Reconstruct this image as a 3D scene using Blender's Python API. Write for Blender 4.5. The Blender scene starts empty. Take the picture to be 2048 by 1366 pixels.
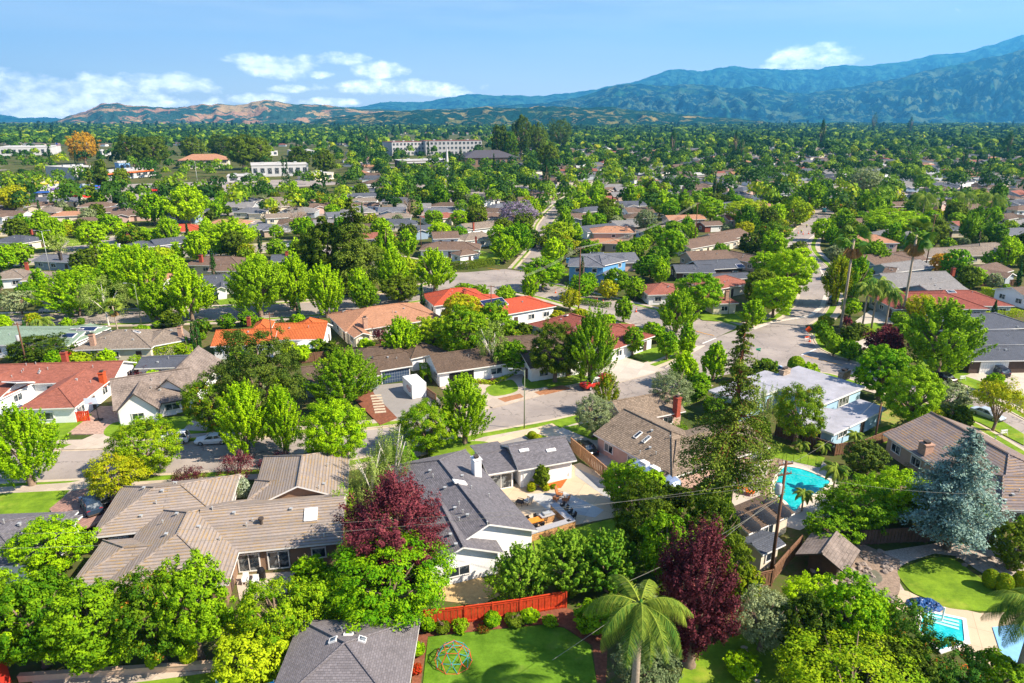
import bpy, math, random
import numpy as np
from mathutils import Vector, Matrix, noise
from bpy import data as D
R = math.radians
random.seed(11)
rng = np.random.default_rng(11)
sc = bpy.context.scene
COL = sc.collection

# ------------------------------------------------------------ camera
CH, F, HZ = 45.0, 1365.0, 238.0
PITCH = math.atan((683 - HZ) / F)
cam = D.objects.new('camera', D.cameras.new('camera'))
COL.objects.link(cam)
cam.location = (0, 0, CH)
cam.rotation_euler = (math.pi / 2 - PITCH, 0, 0)
cam.data.sensor_width = 36
cam.data.lens = 36 * F / 2048
cam.data.clip_start = 0.5
cam.data.clip_end = 60000
sc.camera = cam

# ------------------------------------------------------------ light
SUN_EL, SUN_X, SUN_Y = R(42), 0.972, -0.235
S = Vector((SUN_X * math.cos(SUN_EL), SUN_Y * math.cos(SUN_EL), math.sin(SUN_EL))).normalized()
sun = D.objects.new('sun', D.lights.new('sun', 'SUN'))
COL.objects.link(sun)
sun.data.energy = 4.6
sun.data.angle = R(0.53)
sun.data.color = (1.0, 0.90, 0.77)
sun.rotation_euler = S.to_track_quat('Z', 'Y').to_euler()
sun.location = (60, 0, 120)
sc.view_settings.view_transform = 'Standard'
sc.view_settings.look = 'None'
sc.view_settings.exposure = 1.34
sc.view_settings.gamma = 1
sc.cycles.max_bounces = 6
sc.cycles.diffuse_bounces = 3
sc.cycles.glossy_bounces = 2
sc.cycles.transmission_bounces = 3
sc.cycles.volume_bounces = 0
sc.cycles.transparent_max_bounces = 6
sc.cycles.use_denoising = True


class NT:
    def __init__(s, tree):
        s.t = tree; s.n = tree.nodes; s.l = tree.links; s.n.clear()
    def new(s, typ, **kw):
        n = s.n.new(typ)
        for k, v in kw.items():
            if k == 'inp':
                for a, b in v.items():
                    if hasattr(b, 'is_linked') or hasattr(b, 'links'):
                        s.l.new(b, n.inputs[a])
                    else:
                        n.inputs[a].default_value = b
            else:
                setattr(n, k, v)
        return n
    def math(s, op, a, b=None, c=None, clamp=False):
        n = s.n.new('ShaderNodeMath'); n.operation = op; n.use_clamp = clamp
        for i, x in enumerate((a, b, c)):
            if x is None: continue
            if isinstance(x, (int, float)): n.inputs[i].default_value = x
            else: s.l.new(x, n.inputs[i])
        return n.outputs[0]
    def mix(s, f, a, b, blend='MIX'):
        n = s.n.new('ShaderNodeMix'); n.data_type = 'RGBA'; n.blend_type = blend
        for i, x in ((0, f), (6, a), (7, b)):
            if isinstance(x, (int, float)): n.inputs[i].default_value = x
            elif isinstance(x, tuple): n.inputs[i].default_value = tuple(x[:3]) + (1,)
            else: s.l.new(x, n.inputs[i])
        return n.outputs[2]
    def noise(s, vec, scale, detail=3, rough=.6):
        n = s.new('ShaderNodeTexNoise', inp={'Scale': scale, 'Detail': detail, 'Roughness': rough})
        if vec is not None: s.l.new(vec, n.inputs['Vector'])
        return n.outputs['Fac']
    def ramp(s, f, a, b):
        n = s.new('ShaderNodeMapRange', inp={'From Min': a, 'From Max': b}); s.l.new(f, n.inputs['Value'])
        return n.outputs[0]


def pix_dir(u, v):
    x = (u - 1024); d = v - 683
    return Vector((x, F * math.cos(PITCH) - d * math.sin(PITCH), -F * math.sin(PITCH) - d * math.cos(PITCH))).normalized()


world = D.worlds.new('World'); sc.world = world; world.use_nodes = True
def build_world():
    w = NT(world.node_tree)
    out = w.new('ShaderNodeOutputWorld')
    bg = w.new('ShaderNodeBackground', inp={'Strength': 0.056})
    sky = w.new('ShaderNodeTexSky', sky_type='NISHITA', sun_disc=False, sun_elevation=SUN_EL,
                sun_rotation=math.atan2(SUN_X, SUN_Y), altitude=50, air_density=1.0, dust_density=0.4, ozone_density=2.5)
    tc = w.new('ShaderNodeTexCoord')
    sep = w.new('ShaderNodeSeparateXYZ'); w.l.new(tc.outputs['Generated'], sep.inputs[0])
    az = w.math('ARCTAN2', sep.outputs[0], sep.outputs[1])
    el = w.math('ARCSINE', sep.outputs[2])
    hsv = w.new('ShaderNodeHueSaturation', inp={'Hue': .518, 'Saturation': 1.28, 'Value': 1.15})
    w.l.new(sky.outputs[0], hsv.inputs['Color'])
    col = hsv.outputs[0]
    cmb = w.new('ShaderNodeCombineXYZ'); w.l.new(az, cmb.inputs[0]); w.l.new(w.math('MULTIPLY', el, 1.7), cmb.inputs[1])
    v = cmb.outputs[0]
    n1 = w.noise(v, 16, 8, .62)
    n2 = w.noise(v, 48, 6, .6)
    tot = None
    for (u, vv, ru, rv) in ((30, 188, 95, 36), (110, 200, 60, 24), (225, 172, 62, 20), (330, 170, 85, 17), (500, 118, 45, 12), (560, 135, 75, 20), (640, 150, 30, 8),
                            (690, 118, 42, 13), (750, 140, 50, 14), (800, 175, 140, 13), (60, 215, 150, 26), (230, 205, 160, 16), (880, 185, 60, 8), (575, 178, 35, 7), (520, 198, 50, 10), (660, 205, 55, 8),
                            (1560, 122, 25, 8), (1625, 116, 60, 20), (1665, 122, 45, 13), (1545, 132, 20, 6)):
        c = pix_dir(u, vv); a0 = math.atan2(c.x, c.y); e0 = math.asin(c.z)
        ra = ru / F; re = rv / F * 1.05
        dx = w.math('DIVIDE', w.math('SUBTRACT', az, a0), ra)
        dy = w.math('DIVIDE', w.math('SUBTRACT', el, e0), re)
        q = w.math('SUBTRACT', 1.0, w.math('ADD', w.math('MULTIPLY', dx, dx), w.math('MULTIPLY', dy, dy)))
        tot = q if tot is None else w.math('MAXIMUM', tot, q)
    tot = w.math('MAXIMUM', tot, -1.2)
    f = w.math('ADD', tot, w.math('ADD', w.math('MULTIPLY', w.math('SUBTRACT', n1, .5), 4.2), w.math('MULTIPLY', w.math('SUBTRACT', n2, .5), 2.0)))
    cum = w.math('MULTIPLY', w.ramp(f, -.1, .95), .97)
    # thin high cirrus, long streaks
    cm = w.new('ShaderNodeCombineXYZ'); w.l.new(w.math('ADD', w.math('MULTIPLY', az, 1.6), w.math('MULTIPLY', el, 3.0)), cm.inputs[0]); w.l.new(w.math('MULTIPLY', el, 12), cm.inputs[1])
    ci = w.noise(cm.outputs[0], 3.0, 8, .55)
    cir = w.math('MULTIPLY', w.ramp(ci, .42, .78), .62)
    low = w.math('MULTIPLY', w.ramp(el, .22, 0.0), .72)
    col = w.mix(low, col, (12, 12.3, 13))
    col = w.mix(cir, col, (8.2, 9.0, 10.0))
    shade = w.mix(w.ramp(n2, .3, .7), (13.5, 14.0, 15.0), (26, 25.5, 25))
    col = w.mix(cum, col, shade)
    w.l.new(col, bg.inputs['Color']); w.l.new(bg.outputs[0], out.inputs[0])
build_world()

# ------------------------------------------------------------ helpers
CAM = Vector((0, 0, CH))
def P(u, v, z=0.0):
    d = pix_dir(u, v)
    return CAM + d * ((z - CH) / d.z)
def PY(u, v, Y):
    d = pix_dir(u, v)
    return CAM + d * (Y / d.y)
def PX(p):
    d = Vector(p) - CAM
    zc = d.y * math.cos(PITCH) - d.z * math.sin(PITCH)
    yc = -d.y * math.sin(PITCH) - d.z * math.cos(PITCH)
    return 1024 + F * d.x / zc, 683 + F * yc / zc

def tag(o, label=None, cat=None, group=None, kind=None):
    if label: o['label'] = label
    if cat: o['category'] = cat
    if group: o['group'] = group
    if kind: o['kind'] = kind
    return o
def thing(name, label, cat, loc=(0, 0, 0), rz=0.0, group=None):
    o = D.objects.new(name, None); COL.objects.link(o)
    o.location = loc; o.rotation_euler = (0, 0, rz); o.empty_display_size = .2
    return tag(o, label, cat, group)
def copy_tree(o, parent=None):
    c = o.copy(); COL.objects.link(c)
    if parent: c.parent = parent
    for ch in o.children: copy_tree(ch, c)
    return c

class MB:
    def __init__(s): s.v = []; s.f = []; s.m = []
    def quad(s, pts, m=0):
        i = len(s.v); s.v += [tuple(p) for p in pts]; s.f.append(tuple(range(i, i + len(pts)))); s.m.append(m)
    def slab(s, pts, th, m=0, ms=None):
        """pts: top polygon ccw, thickness down"""
        n = len(pts); i = len(s.v); s.v += [tuple(p) for p in pts] + [(p[0], p[1], p[2] - th) for p in pts]
        s.f.append(tuple(range(i, i + n))); s.m.append(m)
        s.f.append(tuple(range(i + 2 * n - 1, i + n - 1, -1))); s.m.append(m if ms is None else ms)
        for k in range(n):
            j = (k + 1) % n
            s.f.append((i + j, i + k, i + n + k, i + n + j)); s.m.append(m if ms is None else ms)
    def box(s, c, d, rz=0, m=0, T=None):
        a = Matrix.Rotation(rz, 4, 'Z'); c = Vector(c); i = len(s.v)
        for x in (-.5, .5):
            for y in (-.5, .5):
                for z in (-.5, .5):
                    p = c + a @ Vector((x * d[0], y * d[1], z * d[2]))
                    if T is not None: p = T @ p
                    s.v.append(tuple(p))
        for q in ((0, 1, 3, 2), (4, 6, 7, 5), (0, 4, 5, 1), (2, 3, 7, 6), (0, 2, 6, 4), (1, 5, 7, 3)):
            s.f.append(tuple(i + k for k in q)); s.m.append(m)
    def tube(s, pts, rad, n=6, m=0, cap=True):
        pts = [Vector(p) for p in pts]
        if isinstance(rad, (int, float)): rad = [rad] * len(pts)
        i0 = len(s.v)
        for k, p in enumerate(pts):
            d = (pts[min(k + 1, len(pts) - 1)] - pts[max(k - 1, 0)]).normalized()
            a = d.orthogonal().normalized() if abs(d.z) < .95 else Vector((1, 0, 0))
            a = (a - d * a.dot(d)).normalized(); b = d.cross(a)
            for j in range(n):
                t = 2 * math.pi * j / n
                s.v.append(tuple(p + (a * math.cos(t) + b * math.sin(t)) * rad[k]))
        for k in range(len(pts) - 1):
            for j in range(n):
                q = i0 + k * n; j2 = (j + 1) % n
                s.f.append((q + j, q + j2, q + n + j2, q + n + j)); s.m.append(m)
        if cap:
            s.f.append(tuple(i0 + j for j in range(n - 1, -1, -1))); s.m.append(m)
            q = i0 + (len(pts) - 1) * n
            s.f.append(tuple(q + j for j in range(n))); s.m.append(m)
    def lathe(s, prof, n=12, c=(0, 0, 0), m=0, axis='z'):
        i0 = len(s.v)
        for r, z in prof:
            for j in range(n):
                t = 2 * math.pi * j / n
                p = (r * math.cos(t), r * math.sin(t), z) if axis == 'z' else (r * math.cos(t), z, r * math.sin(t))
                s.v.append((c[0] + p[0], c[1] + p[1], c[2] + p[2]))
        for k in range(len(prof) - 1):
            for j in range(n):
                q = i0 + k * n; j2 = (j + 1) % n
                s.f.append((q + j, q + j2, q + n + j2, q + n + j)); s.m.append(m)
        s.f.append(tuple(i0 + j for j in range(n - 1, -1, -1))); s.m.append(m)
        q = i0 + (len(prof) - 1) * n
        s.f.append(tuple(q + j for j in range(n))); s.m.append(m)
    def build(s, name, mats, parent=None, smooth=False, loc=None, uv=True):
        me = D.meshes.new(name)
        off = Vector(loc) if loc is not None else (parent_world(parent) if parent else Vector())
        V = [(a - off.x, b - off.y, c - off.z) for a, b, c in s.v]
        me.from_pydata(V, [], s.f)
        if not isinstance(mats, (list, tuple)): mats = [mats]
        for m_ in mats: me.materials.append(m_)
        if len(mats) > 1: me.polygons.foreach_set('material_index', s.m)
        if smooth: me.polygons.foreach_set('use_smooth', [True] * len(s.f))
        if uv:
            ul = me.uv_layers.new(name='UVMap'); dat = np.zeros((len(me.loops), 2))
            for p in me.polygons:
                n = p.normal
                if abs(n.z) > .985: h = Vector((1, 0, 0)); t = Vector((0, 1, 0))
                else:
                    h = Vector((-n.y, n.x, 0)).normalized(); t = n.cross(h)
                for li in p.loop_indices:
                    co = me.vertices[me.loops[li].vertex_index].co
                    dat[li] = (co.dot(h), co.dot(t))
            ul.data.foreach_set('uv', dat.ravel())
        o = D.objects.new(name, me); COL.objects.link(o)
        if parent: o.parent = parent
        elif loc is not None: o.location = off
        return o
def parent_world(p):
    v = Vector()
    while p is not None:
        v = v + Vector(p.location); p = p.parent
    return v

# ------------------------------------------------------------ materials
def lin(c):
    if isinstance(c, str):
        c = [int(c[i:i + 2], 16) / 255 for i in (0, 2, 4)]
        return tuple(x / 12.92 if x <= .04045 else ((x + .055) / 1.055) ** 2.4 for x in c)
    return tuple(c)
MC = {}
def newmat(name):
    m = D.materials.new(name); m.use_nodes = True
    w = NT(m.node_tree); out = w.new('ShaderNodeOutputMaterial'); b = w.new('ShaderNodeBsdfPrincipled')
    w.l.new(b.outputs[0], out.inputs[0])
    return m, w, b, out
def mat(name, col, rough=.8, var=.18, scale=1.5, spec=.3, metal=0, bump=0, bscale=20, col2=None, fine=0):
    if name in MC: return MC[name]
    col = lin(col)
    m, w, b, out = newmat(name)
    geo = w.new('ShaderNodeNewGeometry')
    f = w.noise(geo.outputs['Position'], scale, 5, .65)
    c2 = lin(col2) if col2 else tuple(min(1, x * (1 + var)) for x in col)
    c1 = col if col2 else tuple(x * (1 - var) for x in col)
    c = w.mix(w.ramp(f, .3, .7), c1, c2)
    if fine:
        g = w.noise(geo.outputs['Position'], scale * 14, 3, .7)
        c = w.mix(fine, c, w.mix(g, (0.0, 0.0, 0.0), (1.0, 1.0, 1.0)), 'OVERLAY')
    w.l.new(c, b.inputs['Base Color'])
    b.inputs['Roughness'].default_value = rough
    b.inputs['Metallic'].default_value = metal
    b.inputs['Specular IOR Level'].default_value = spec
    if bump:
        bn = w.new('ShaderNodeBump', inp={'Strength': bump, 'Distance': .05}); w.l.new(w.noise(geo.outputs['Position'], bscale, 3), bn.inputs['Height'])
        w.l.new(bn.outputs[0], b.inputs['Normal'])
    MC[name] = m
    return m
def roofm(name, col, course=.35, tile=.4, gap=.5, var=.25, stain=None, bump=.6, mort=.05, ribs=False, patch=.2):
    """tiled / shingled roof on the UV laid in metres along the eave and up the slope"""
    if name in MC: return MC[name]
    col = lin(col)
    m, w, b, out = newmat(name)
    uv = w.new('ShaderNodeUVMap')
    geo = w.new('ShaderNodeNewGeometry')
    br = w.new('ShaderNodeTexBrick', inp={'Scale': 1.0, 'Mortar Size': mort, 'Mortar Smooth': .3, 'Brick Width': tile, 'Row Height': course, 'Bias': 0.0})
    br.offset = .5
    br.inputs['Color1'].default_value = tuple(x * (1 - var) for x in col) + (1,)
    br.inputs['Color2'].default_value = tuple(min(1, x * (1 + var)) for x in col) + (1,)
    br.inputs['Mortar'].default_value = tuple(x * (1 - gap) for x in col) + (1,)  # joint colour darkened; on roofs it paints the shadow lines between courses
    w.l.new(uv.outputs[0], br.inputs['Vector'])
    c = br.outputs['Color']
    big = w.noise(geo.outputs['Position'], .35, 5, .7)
    c = w.mix(w.math('MULTIPLY', w.ramp(big, .35, .7), patch), c, tuple(min(1, x * 1.7) for x in col))
    fine = w.noise(geo.outputs['Position'], 3.5, 6, .8)
    c = w.mix(.6, c, w.mix(fine, (.15, .15, .15), (.85, .85, .85)), 'OVERLAY')
    if stain:
        st = w.noise(geo.outputs['Position'], .9, 6, .7)
        sep = w.new('ShaderNodeSeparateXYZ'); w.l.new(uv.outputs[0], sep.inputs[0])
        row = w.math('FRACT', w.math('DIVIDE', sep.outputs[1], course))
        lipf = w.ramp(row, .55, .25)
        c = w.mix(w.math('MULTIPLY', w.ramp(st, .42, .68), w.math('MULTIPLY', lipf, .75)), c, lin(stain))
    w.l.new(c, b.inputs['Base Color'])
    b.inputs['Roughness'].default_value = .85; b.inputs['Specular IOR Level'].default_value = .2
    sep = w.new('ShaderNodeSeparateXYZ'); w.l.new(uv.outputs[0], sep.inputs[0])
    row = w.math('FRACT', w.math('DIVIDE', sep.outputs[1], course))
    hgt = w.math('SUBTRACT', w.math('SUBTRACT', 1, row), w.math('MULTIPLY', br.outputs['Fac'], .4))
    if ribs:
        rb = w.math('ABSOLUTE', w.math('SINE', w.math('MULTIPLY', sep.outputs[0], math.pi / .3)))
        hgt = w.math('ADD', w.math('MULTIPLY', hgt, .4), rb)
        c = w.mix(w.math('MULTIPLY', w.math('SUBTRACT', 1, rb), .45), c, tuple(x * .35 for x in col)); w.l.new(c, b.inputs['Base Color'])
    bn = w.new('ShaderNodeBump', inp={'Strength': bump, 'Distance': .06}); w.l.new(hgt, bn.inputs['Height'])
    w.l.new(bn.outputs[0], b.inputs['Normal'])
    MC[name] = m
    return m
def leafm(name, c1, c2, c3=None, rnd=.7, trans=.28):
    if name in MC: return MC[name]
    m, w, b, out = newmat(name)
    at = w.new('ShaderNodeAttribute'); at.attribute_name = 'v'
    oi = w.new('ShaderNodeObjectInfo')
    f = w.math('ADD', at.outputs['Fac'], w.math('MULTIPLY', w.math('SUBTRACT', oi.outputs['Random'], .5), rnd), clamp=True)
    c = w.mix(f, lin(c1), lin(c2))
    if c3: c = w.mix(w.ramp(at.outputs['Fac'], .82, .95), c, lin(c3))
    w.l.new(c, b.inputs['Base Color'])
    b.inputs['Roughness'].default_value = .75; b.inputs['Specular IOR Level'].default_value = .12
    tr = w.new('ShaderNodeBsdfTranslucent'); w.l.new(w.mix(.35, c, (1.0, .95, .15), 'MULTIPLY'), tr.inputs['Color'])
    mx = w.new('ShaderNodeMixShader', inp={0: trans}); w.l.new(b.outputs[0], mx.inputs[1]); w.l.new(tr.outputs[0], mx.inputs[2])
    w.l.new(mx.outputs[0], out.inputs[0])
    MC[name] = m
    return m
def grassm(name='lawn_grass', a='54701a', b='7e9a26', dry='b5a84a', dryf=.15):
    if name in MC: return MC[name]
    m, w, bs, out = newmat(name)
    g = w.new('ShaderNodeNewGeometry')
    n = w.noise(g.outputs['Position'], .5, 5, .7); f = w.noise(g.outputs['Position'], 7, 4, .75); d = w.noise(g.outputs['Position'], .23, 4, .6)
    c = w.mix(w.ramp(n, .3, .7), lin(a), lin(b))
    c = w.mix(.45, c, w.mix(f, (.1, .1, .1), (.9, .9, .9)), 'OVERLAY')
    c = w.mix(w.math('MULTIPLY', w.ramp(d, .55, .72), dryf * 3), c, lin(dry))
    w.l.new(c, bs.inputs['Base Color']); bs.inputs['Roughness'].default_value = .9; bs.inputs['Specular IOR Level'].default_value = .1
    mp = w.new('ShaderNodeMapping', inp={'Scale': (.25, 1.6, 1), 'Rotation': (0, 0, .4)}); w.l.new(g.outputs['Position'], mp.inputs[0])
    c = w.mix(.35, c, w.mix(w.noise(mp.outputs[0], 1.2, 4, .6), (.15, .15, .15), (.85, .85, .85)), 'OVERLAY'); w.l.new(c, bs.inputs['Base Color'])
    bn = w.new('ShaderNodeBump', inp={'Strength': .5, 'Distance': .05}); w.l.new(w.noise(g.outputs['Position'], 25, 2), bn.inputs['Height']); w.l.new(bn.outputs[0], bs.inputs['Normal'])
    MC[name] = m
    return m
# ------------------------------------------------------------ ground, roads
def ground_mat():
    m, w, b, out = newmat('ground_soil')
    g = w.new('ShaderNodeNewGeometry')
    n = w.noise(g.outputs['Position'], .06, 6, .65); f = w.noise(g.outputs['Position'], 1.3, 6, .75)
    c = w.mix(w.ramp(n, .40, .60), lin('3f4a22'), lin('6b5a40'))
    c = w.mix(w.ramp(f, .42, .62), c, lin('4a5a20'))
    c = w.mix(.4, c, w.mix(w.noise(g.outputs['Position'], 9, 3), (.1, .1, .1), (.9, .9, .9)), 'OVERLAY')
    w.l.new(c, b.inputs['Base Color']); b.inputs['Roughness'].default_value = .95; b.inputs['Specular IOR Level'].default_value = .1
    return m
mb = MB(); mb.quad([(-15000, -300, 0), (15000, -300, 0), (15000, 15500, 0), (-15000, 15500, 0)])
tag(mb.build('ground', ground_mat(), uv=False), kind='structure')

def asphalt():
    m, w, b, out = newmat('asphalt')
    g = w.new('ShaderNodeNewGeometry')
    n = w.noise(g.outputs['Position'], .12, 6, .6); f = w.noise(g.outputs['Position'], 30, 2, .7)
    c = w.mix(w.ramp(n, .35, .65), lin('8a8078'), lin('a2968b'))
    p = w.noise(g.outputs['Position'], .6, 8, .75)
    c = w.mix(w.math('MULTIPLY', w.ramp(p, .56, .66), .35), c, lin('5d5652'))
    c = w.mix(.3, c, w.mix(f, (.1, .1, .1), (.9, .9, .9)), 'OVERLAY')
    st = w.noise(g.outputs['Position'], .35, 8, .8); c = w.mix(w.math('MULTIPLY', w.ramp(st, .60, .64), .45), c, lin('6e635c'))
    vo = w.new('ShaderNodeTexVoronoi', inp={'Scale': .14}); vo.feature = 'DISTANCE_TO_EDGE'
    wn = w.new('ShaderNodeTexNoise', inp={'Scale': .8, 'Detail': 4.0}); w.l.new(g.outputs['Position'], wn.inputs['Vector'])
    vm = w.new('ShaderNodeVectorMath', operation='MULTIPLY_ADD'); w.l.new(wn.outputs['Color'], vm.inputs[0]); vm.inputs[1].default_value = (3, 3, 0); w.l.new(g.outputs['Position'], vm.inputs[2]); w.l.new(vm.outputs[0], vo.inputs['Vector'])
    c = w.mix(w.math('MULTIPLY', w.ramp(vo.outputs['Distance'], .012, .004), .55), c, lin('4a4542'))
    w.l.new(c, b.inputs['Base Color']); b.inputs['Roughness'].default_value = .9; b.inputs['Specular IOR Level'].default_value = .2
    return m
ASPH = asphalt()
def jointed(name, col, sx=1.5, sy=1.5, var=.12, gap=.35, mort=.012):
    if name in MC: return MC[name]
    col = lin(col); m, w, b, out = newmat(name)
    g = w.new('ShaderNodeNewGeometry')
    mp = w.new('ShaderNodeMapping', inp={'Rotation': (0, 0, .42)}); w.l.new(g.outputs['Position'], mp.inputs[0])
    br = w.new('ShaderNodeTexBrick', inp={'Scale': 1.0, 'Mortar Size': mort, 'Brick Width': sx, 'Row Height': sy}); br.offset = 0
    br.inputs['Color1'].default_value = tuple(x * (1 - var) for x in col) + (1,); br.inputs['Color2'].default_value = tuple(min(.9, x * (1 + var)) for x in col) + (1,)
    br.inputs['Mortar'].default_value = tuple(x * (1 - gap) for x in col) + (1,); w.l.new(mp.outputs[0], br.inputs['Vector'])
    c = w.mix(w.math('MULTIPLY', w.ramp(w.noise(g.outputs['Position'], .7, 6, .7), .4, .75), .3), br.outputs['Color'], tuple(x * .6 for x in col))
    c = w.mix(.2, c, w.mix(w.noise(g.outputs['Position'], 20, 3), (.1, .1, .1), (.9, .9, .9)), 'OVERLAY')
    w.l.new(c, b.inputs['Base Color']); b.inputs['Roughness'].default_value = .85; MC[name] = m
    return m
CONC = jointed('concrete', 'b5a592')
CONC2 = jointed('pale_concrete', 'b9ad9d', 3, 3)
PATIO = jointed('patio_concrete', 'c2ab8c', 2.6, 2.6, .05, .4, .02)
PAVER = jointed('paver_brick', 'b0907c', .35, .22, .25, .4, .02)
KERBM = mat('kerb_concrete', 'b8a890', .8, .15, 1)
GRASS = grassm()
GRASS2 = grassm('lawn_dark_grass', '476814', '6c9026', '8a9048', .15)
MULCH = mat('bark_mulch', '7a4a34', .95, .35, 3, fine=.6)
DIRT = mat('bare_soil', '9a6a48', .95, .25, 2, fine=.6)
DRYG = mat('dry_grass', '9a8448', .95, .3, 1.2, col2='6f8a34', fine=.6)
GRAVEL = mat('grey_gravel', 'a89a8c', .95, .35, 6, fine=.9)
WHITEP = mat('road_white_paint', 'd8d4ca', .7, .1)
ORANGEP = mat('road_orange_paint', 'd99a3a', .7, .1)

ROADS = []   # polygons in world xy, for keeping trees and filler houses away
KEEP = []    # lawns, patios, driveways
def inside(poly, x, y):
    c = False; j = len(poly) - 1
    for i in range(len(poly)):
        xi, yi = poly[i]; xj, yj = poly[j]
        if (yi > y) != (yj > y) and x < (xj - xi) * (y - yi) / (yj - yi) + xi: c = not c
        j = i
    return c
def smooth_line(pts, k=5, closed=False):
    pts = [Vector(p) for p in pts]; n = len(pts); out = []
    rngi = range(n if closed else n - 1)
    for i in rngi:
        p0 = pts[(i - 1) % n] if closed or i > 0 else pts[0]; p1 = pts[i]; p2 = pts[(i + 1) % n]; p3 = pts[(i + 2) % n] if closed or i + 2 < n else p2
        for j in range(k):
            t = j / k
            out.append(.5 * ((2 * p1) + (p2 - p0) * t + (2 * p0 - 5 * p1 + 4 * p2 - p3) * t * t + (3 * p1 - p0 - 3 * p2 + p3) * t ** 3))
    if not closed: out.append(pts[-1])
    return out
ZC = [0]
def sheet(name, px, z, m, rnd=False, skirt=True, keep=True, kind='structure', label=None, world=False):
    pts = [Vector((p[0], p[1], z)) if world else P(p[0], p[1], z) for p in px]
    if rnd: pts = smooth_line(pts, 5, True)
    a = sum(pts[i].x * pts[(i + 1) % len(pts)].y - pts[(i + 1) % len(pts)].x * pts[i].y for i in range(len(pts)))
    if a < 0: pts.reverse()
    ZC[0] = (ZC[0] + 1) % 8
    dz = ZC[0] * .0006
    pts = [Vector((p.x, p.y, z + dz)) for p in pts]
    mb = MB()
    if skirt: mb.slab(pts, z + dz - .004 if z < .5 else .3)
    else: mb.quad(pts)
    if keep: KEEP.append([(p.x, p.y) for p in pts])
    o = mb.build(name, m, uv=False); tag(o, label=label, kind=kind)
    return o
def offset(line, d):
    out = []
    for i, p in enumerate(line):
        t = (line[min(i + 1, len(line) - 1)] - line[max(i - 1, 0)]).normalized()
        out.append(p + Vector((-t.y, t.x, 0)) * d)
    return out
RN = [0]
def road(L, Rr, kl=True, kr=True, walk=(1.6, 3.0), name='road'):
    """L/R: pixel polylines of the two kerb lines, same direction; L is the left one"""
    RN[0] += 1
    z = .01 + RN[0] * .004
    l = smooth_line([P(u, v, 0) for u, v in L], 6); r = smooth_line([P(u, v, 0) for u, v in Rr], 6)
    n = max(len(l), len(r))
    def res(a):
        d = [0]
        for i in range(1, len(a)): d.append(d[-1] + (a[i] - a[i - 1]).length)
        o = []
        for k in range(n):
            t = d[-1] * k / (n - 1); j = max(0, min(len(a) - 2, int(np.searchsorted(d, t)) - 1))
            f = (t - d[j]) / max(1e-6, d[j + 1] - d[j]); o.append(a[j].lerp(a[j + 1], f))
        return o
    l = res(l); r = res(r)
    mb = MB(); i = 0
    for k in range(n - 1):
        mb.quad([(l[k].x, l[k].y, z), (r[k].x, r[k].y, z), (r[k + 1].x, r[k + 1].y, z), (l[k + 1].x, l[k + 1].y, z)])
    tag(mb.build(name, ASPH, uv=False), kind='structure')
    ROADS.append([(p.x, p.y) for p in l] + [(p.x, p.y) for p in reversed(r)])
    for side, ln, on in ((1, l, kl), (-1, r, kr)):
        if not on: continue
        a, b = offset(ln, 0), offset(ln, side * .34)
        g0 = offset(ln, -side * .45)
        km = MB(); gm = MB()
        for k in range(n - 1):
            q = [a[k], b[k], b[k + 1], a[k + 1]]; 
            if side > 0: q.reverse()
            km.slab([(p.x, p.y, .15) for p in q], .145)
            q = [g0[k], a[k], a[k + 1], g0[k + 1]]
            if side > 0: q.reverse()
            gm.quad([(p.x, p.y, z + .006) for p in q])
        tag(km.build('kerb', KERBM, uv=False), kind='structure')
        tag(gm.build('gutter', KERBM, uv=False), kind='structure')
        if walk:
            for (d0, d1, mm, zz, nm) in ((.34, walk[0], GRASS, .13, 'verge'), (walk[0], walk[1], CONC, .14, 'pavement')):
                a, b = offset(ln, side * d0), offset(ln, side * d1); sm = MB()
                for k in range(n - 1):
                    q = [a[k], b[k], b[k + 1], a[k + 1]]
                    if side > 0: q.reverse()
                    zq = zz + RN[0] * .0007 + (.0003 if side > 0 else 0)
                    sm.slab([(p.x, p.y, zq) for p in q], zq - .004)
                tag(sm.build(nm, mm, uv=False), kind='structure')
                KEEP.append([(p.x, p.y) for p in a] + [(p.x, p.y) for p in reversed(b)])
# near street across the middle (left to right)
road([(-260, 905), (120, 900), (240, 895), (420, 884), (560, 873), (700, 862), (850, 843), (974, 816), (1113, 779), (1239, 752), (1300, 739), (1360, 716)],
     [(-260, 978), (0, 967), (160, 960), (330, 950), (480, 940), (640, 930), (780, 905), (921, 874), (1106, 840), (1225, 811), (1300, 792), (1400, 762)], name='road')
# junction in front of the corner
sheet('road', [(1350, 718), (1392, 694), (1440, 672), (1475, 660), (1500, 650), (1560, 640), (1610, 650), (1620, 672), (1640, 700), (1700, 722), (1660, 745), (1600, 738), (1520, 735), (1440, 752), (1400, 762), (1350, 780)], .012, ASPH, skirt=False)
ROADS.append([(P(u, v).x, P(u, v).y) for u, v in [(1340, 718), (1392, 690), (1460, 655), (1560, 630), (1620, 640), (1640, 700), (1700, 722), (1660, 745), (1520, 740), (1400, 770)]])
# street going up-left from the junction to the second junction
road([(1395, 693), (1330, 670), (1240, 642), (1160, 616), (1090, 596), (1030, 583)], [(1475, 655), (1420, 640), (1340, 628), (1270, 612), (1180, 590), (1090, 568), (1050, 556)], kl=True, kr=True)
sheet('road', [(1050, 590), (1100, 566), (1060, 545), (1010, 538), (930, 545), (880, 545), (820, 530), (790, 540), (850, 565), (880, 588), (960, 596)], .013, ASPH, skirt=False)
ROADS.append([(P(u, v).x, P(u, v).y) for u, v in [(1050, 590), (1100, 566), (1060, 545), (1010, 535), (820, 525), (790, 540), (850, 570), (880, 590), (960, 600)]])
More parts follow.
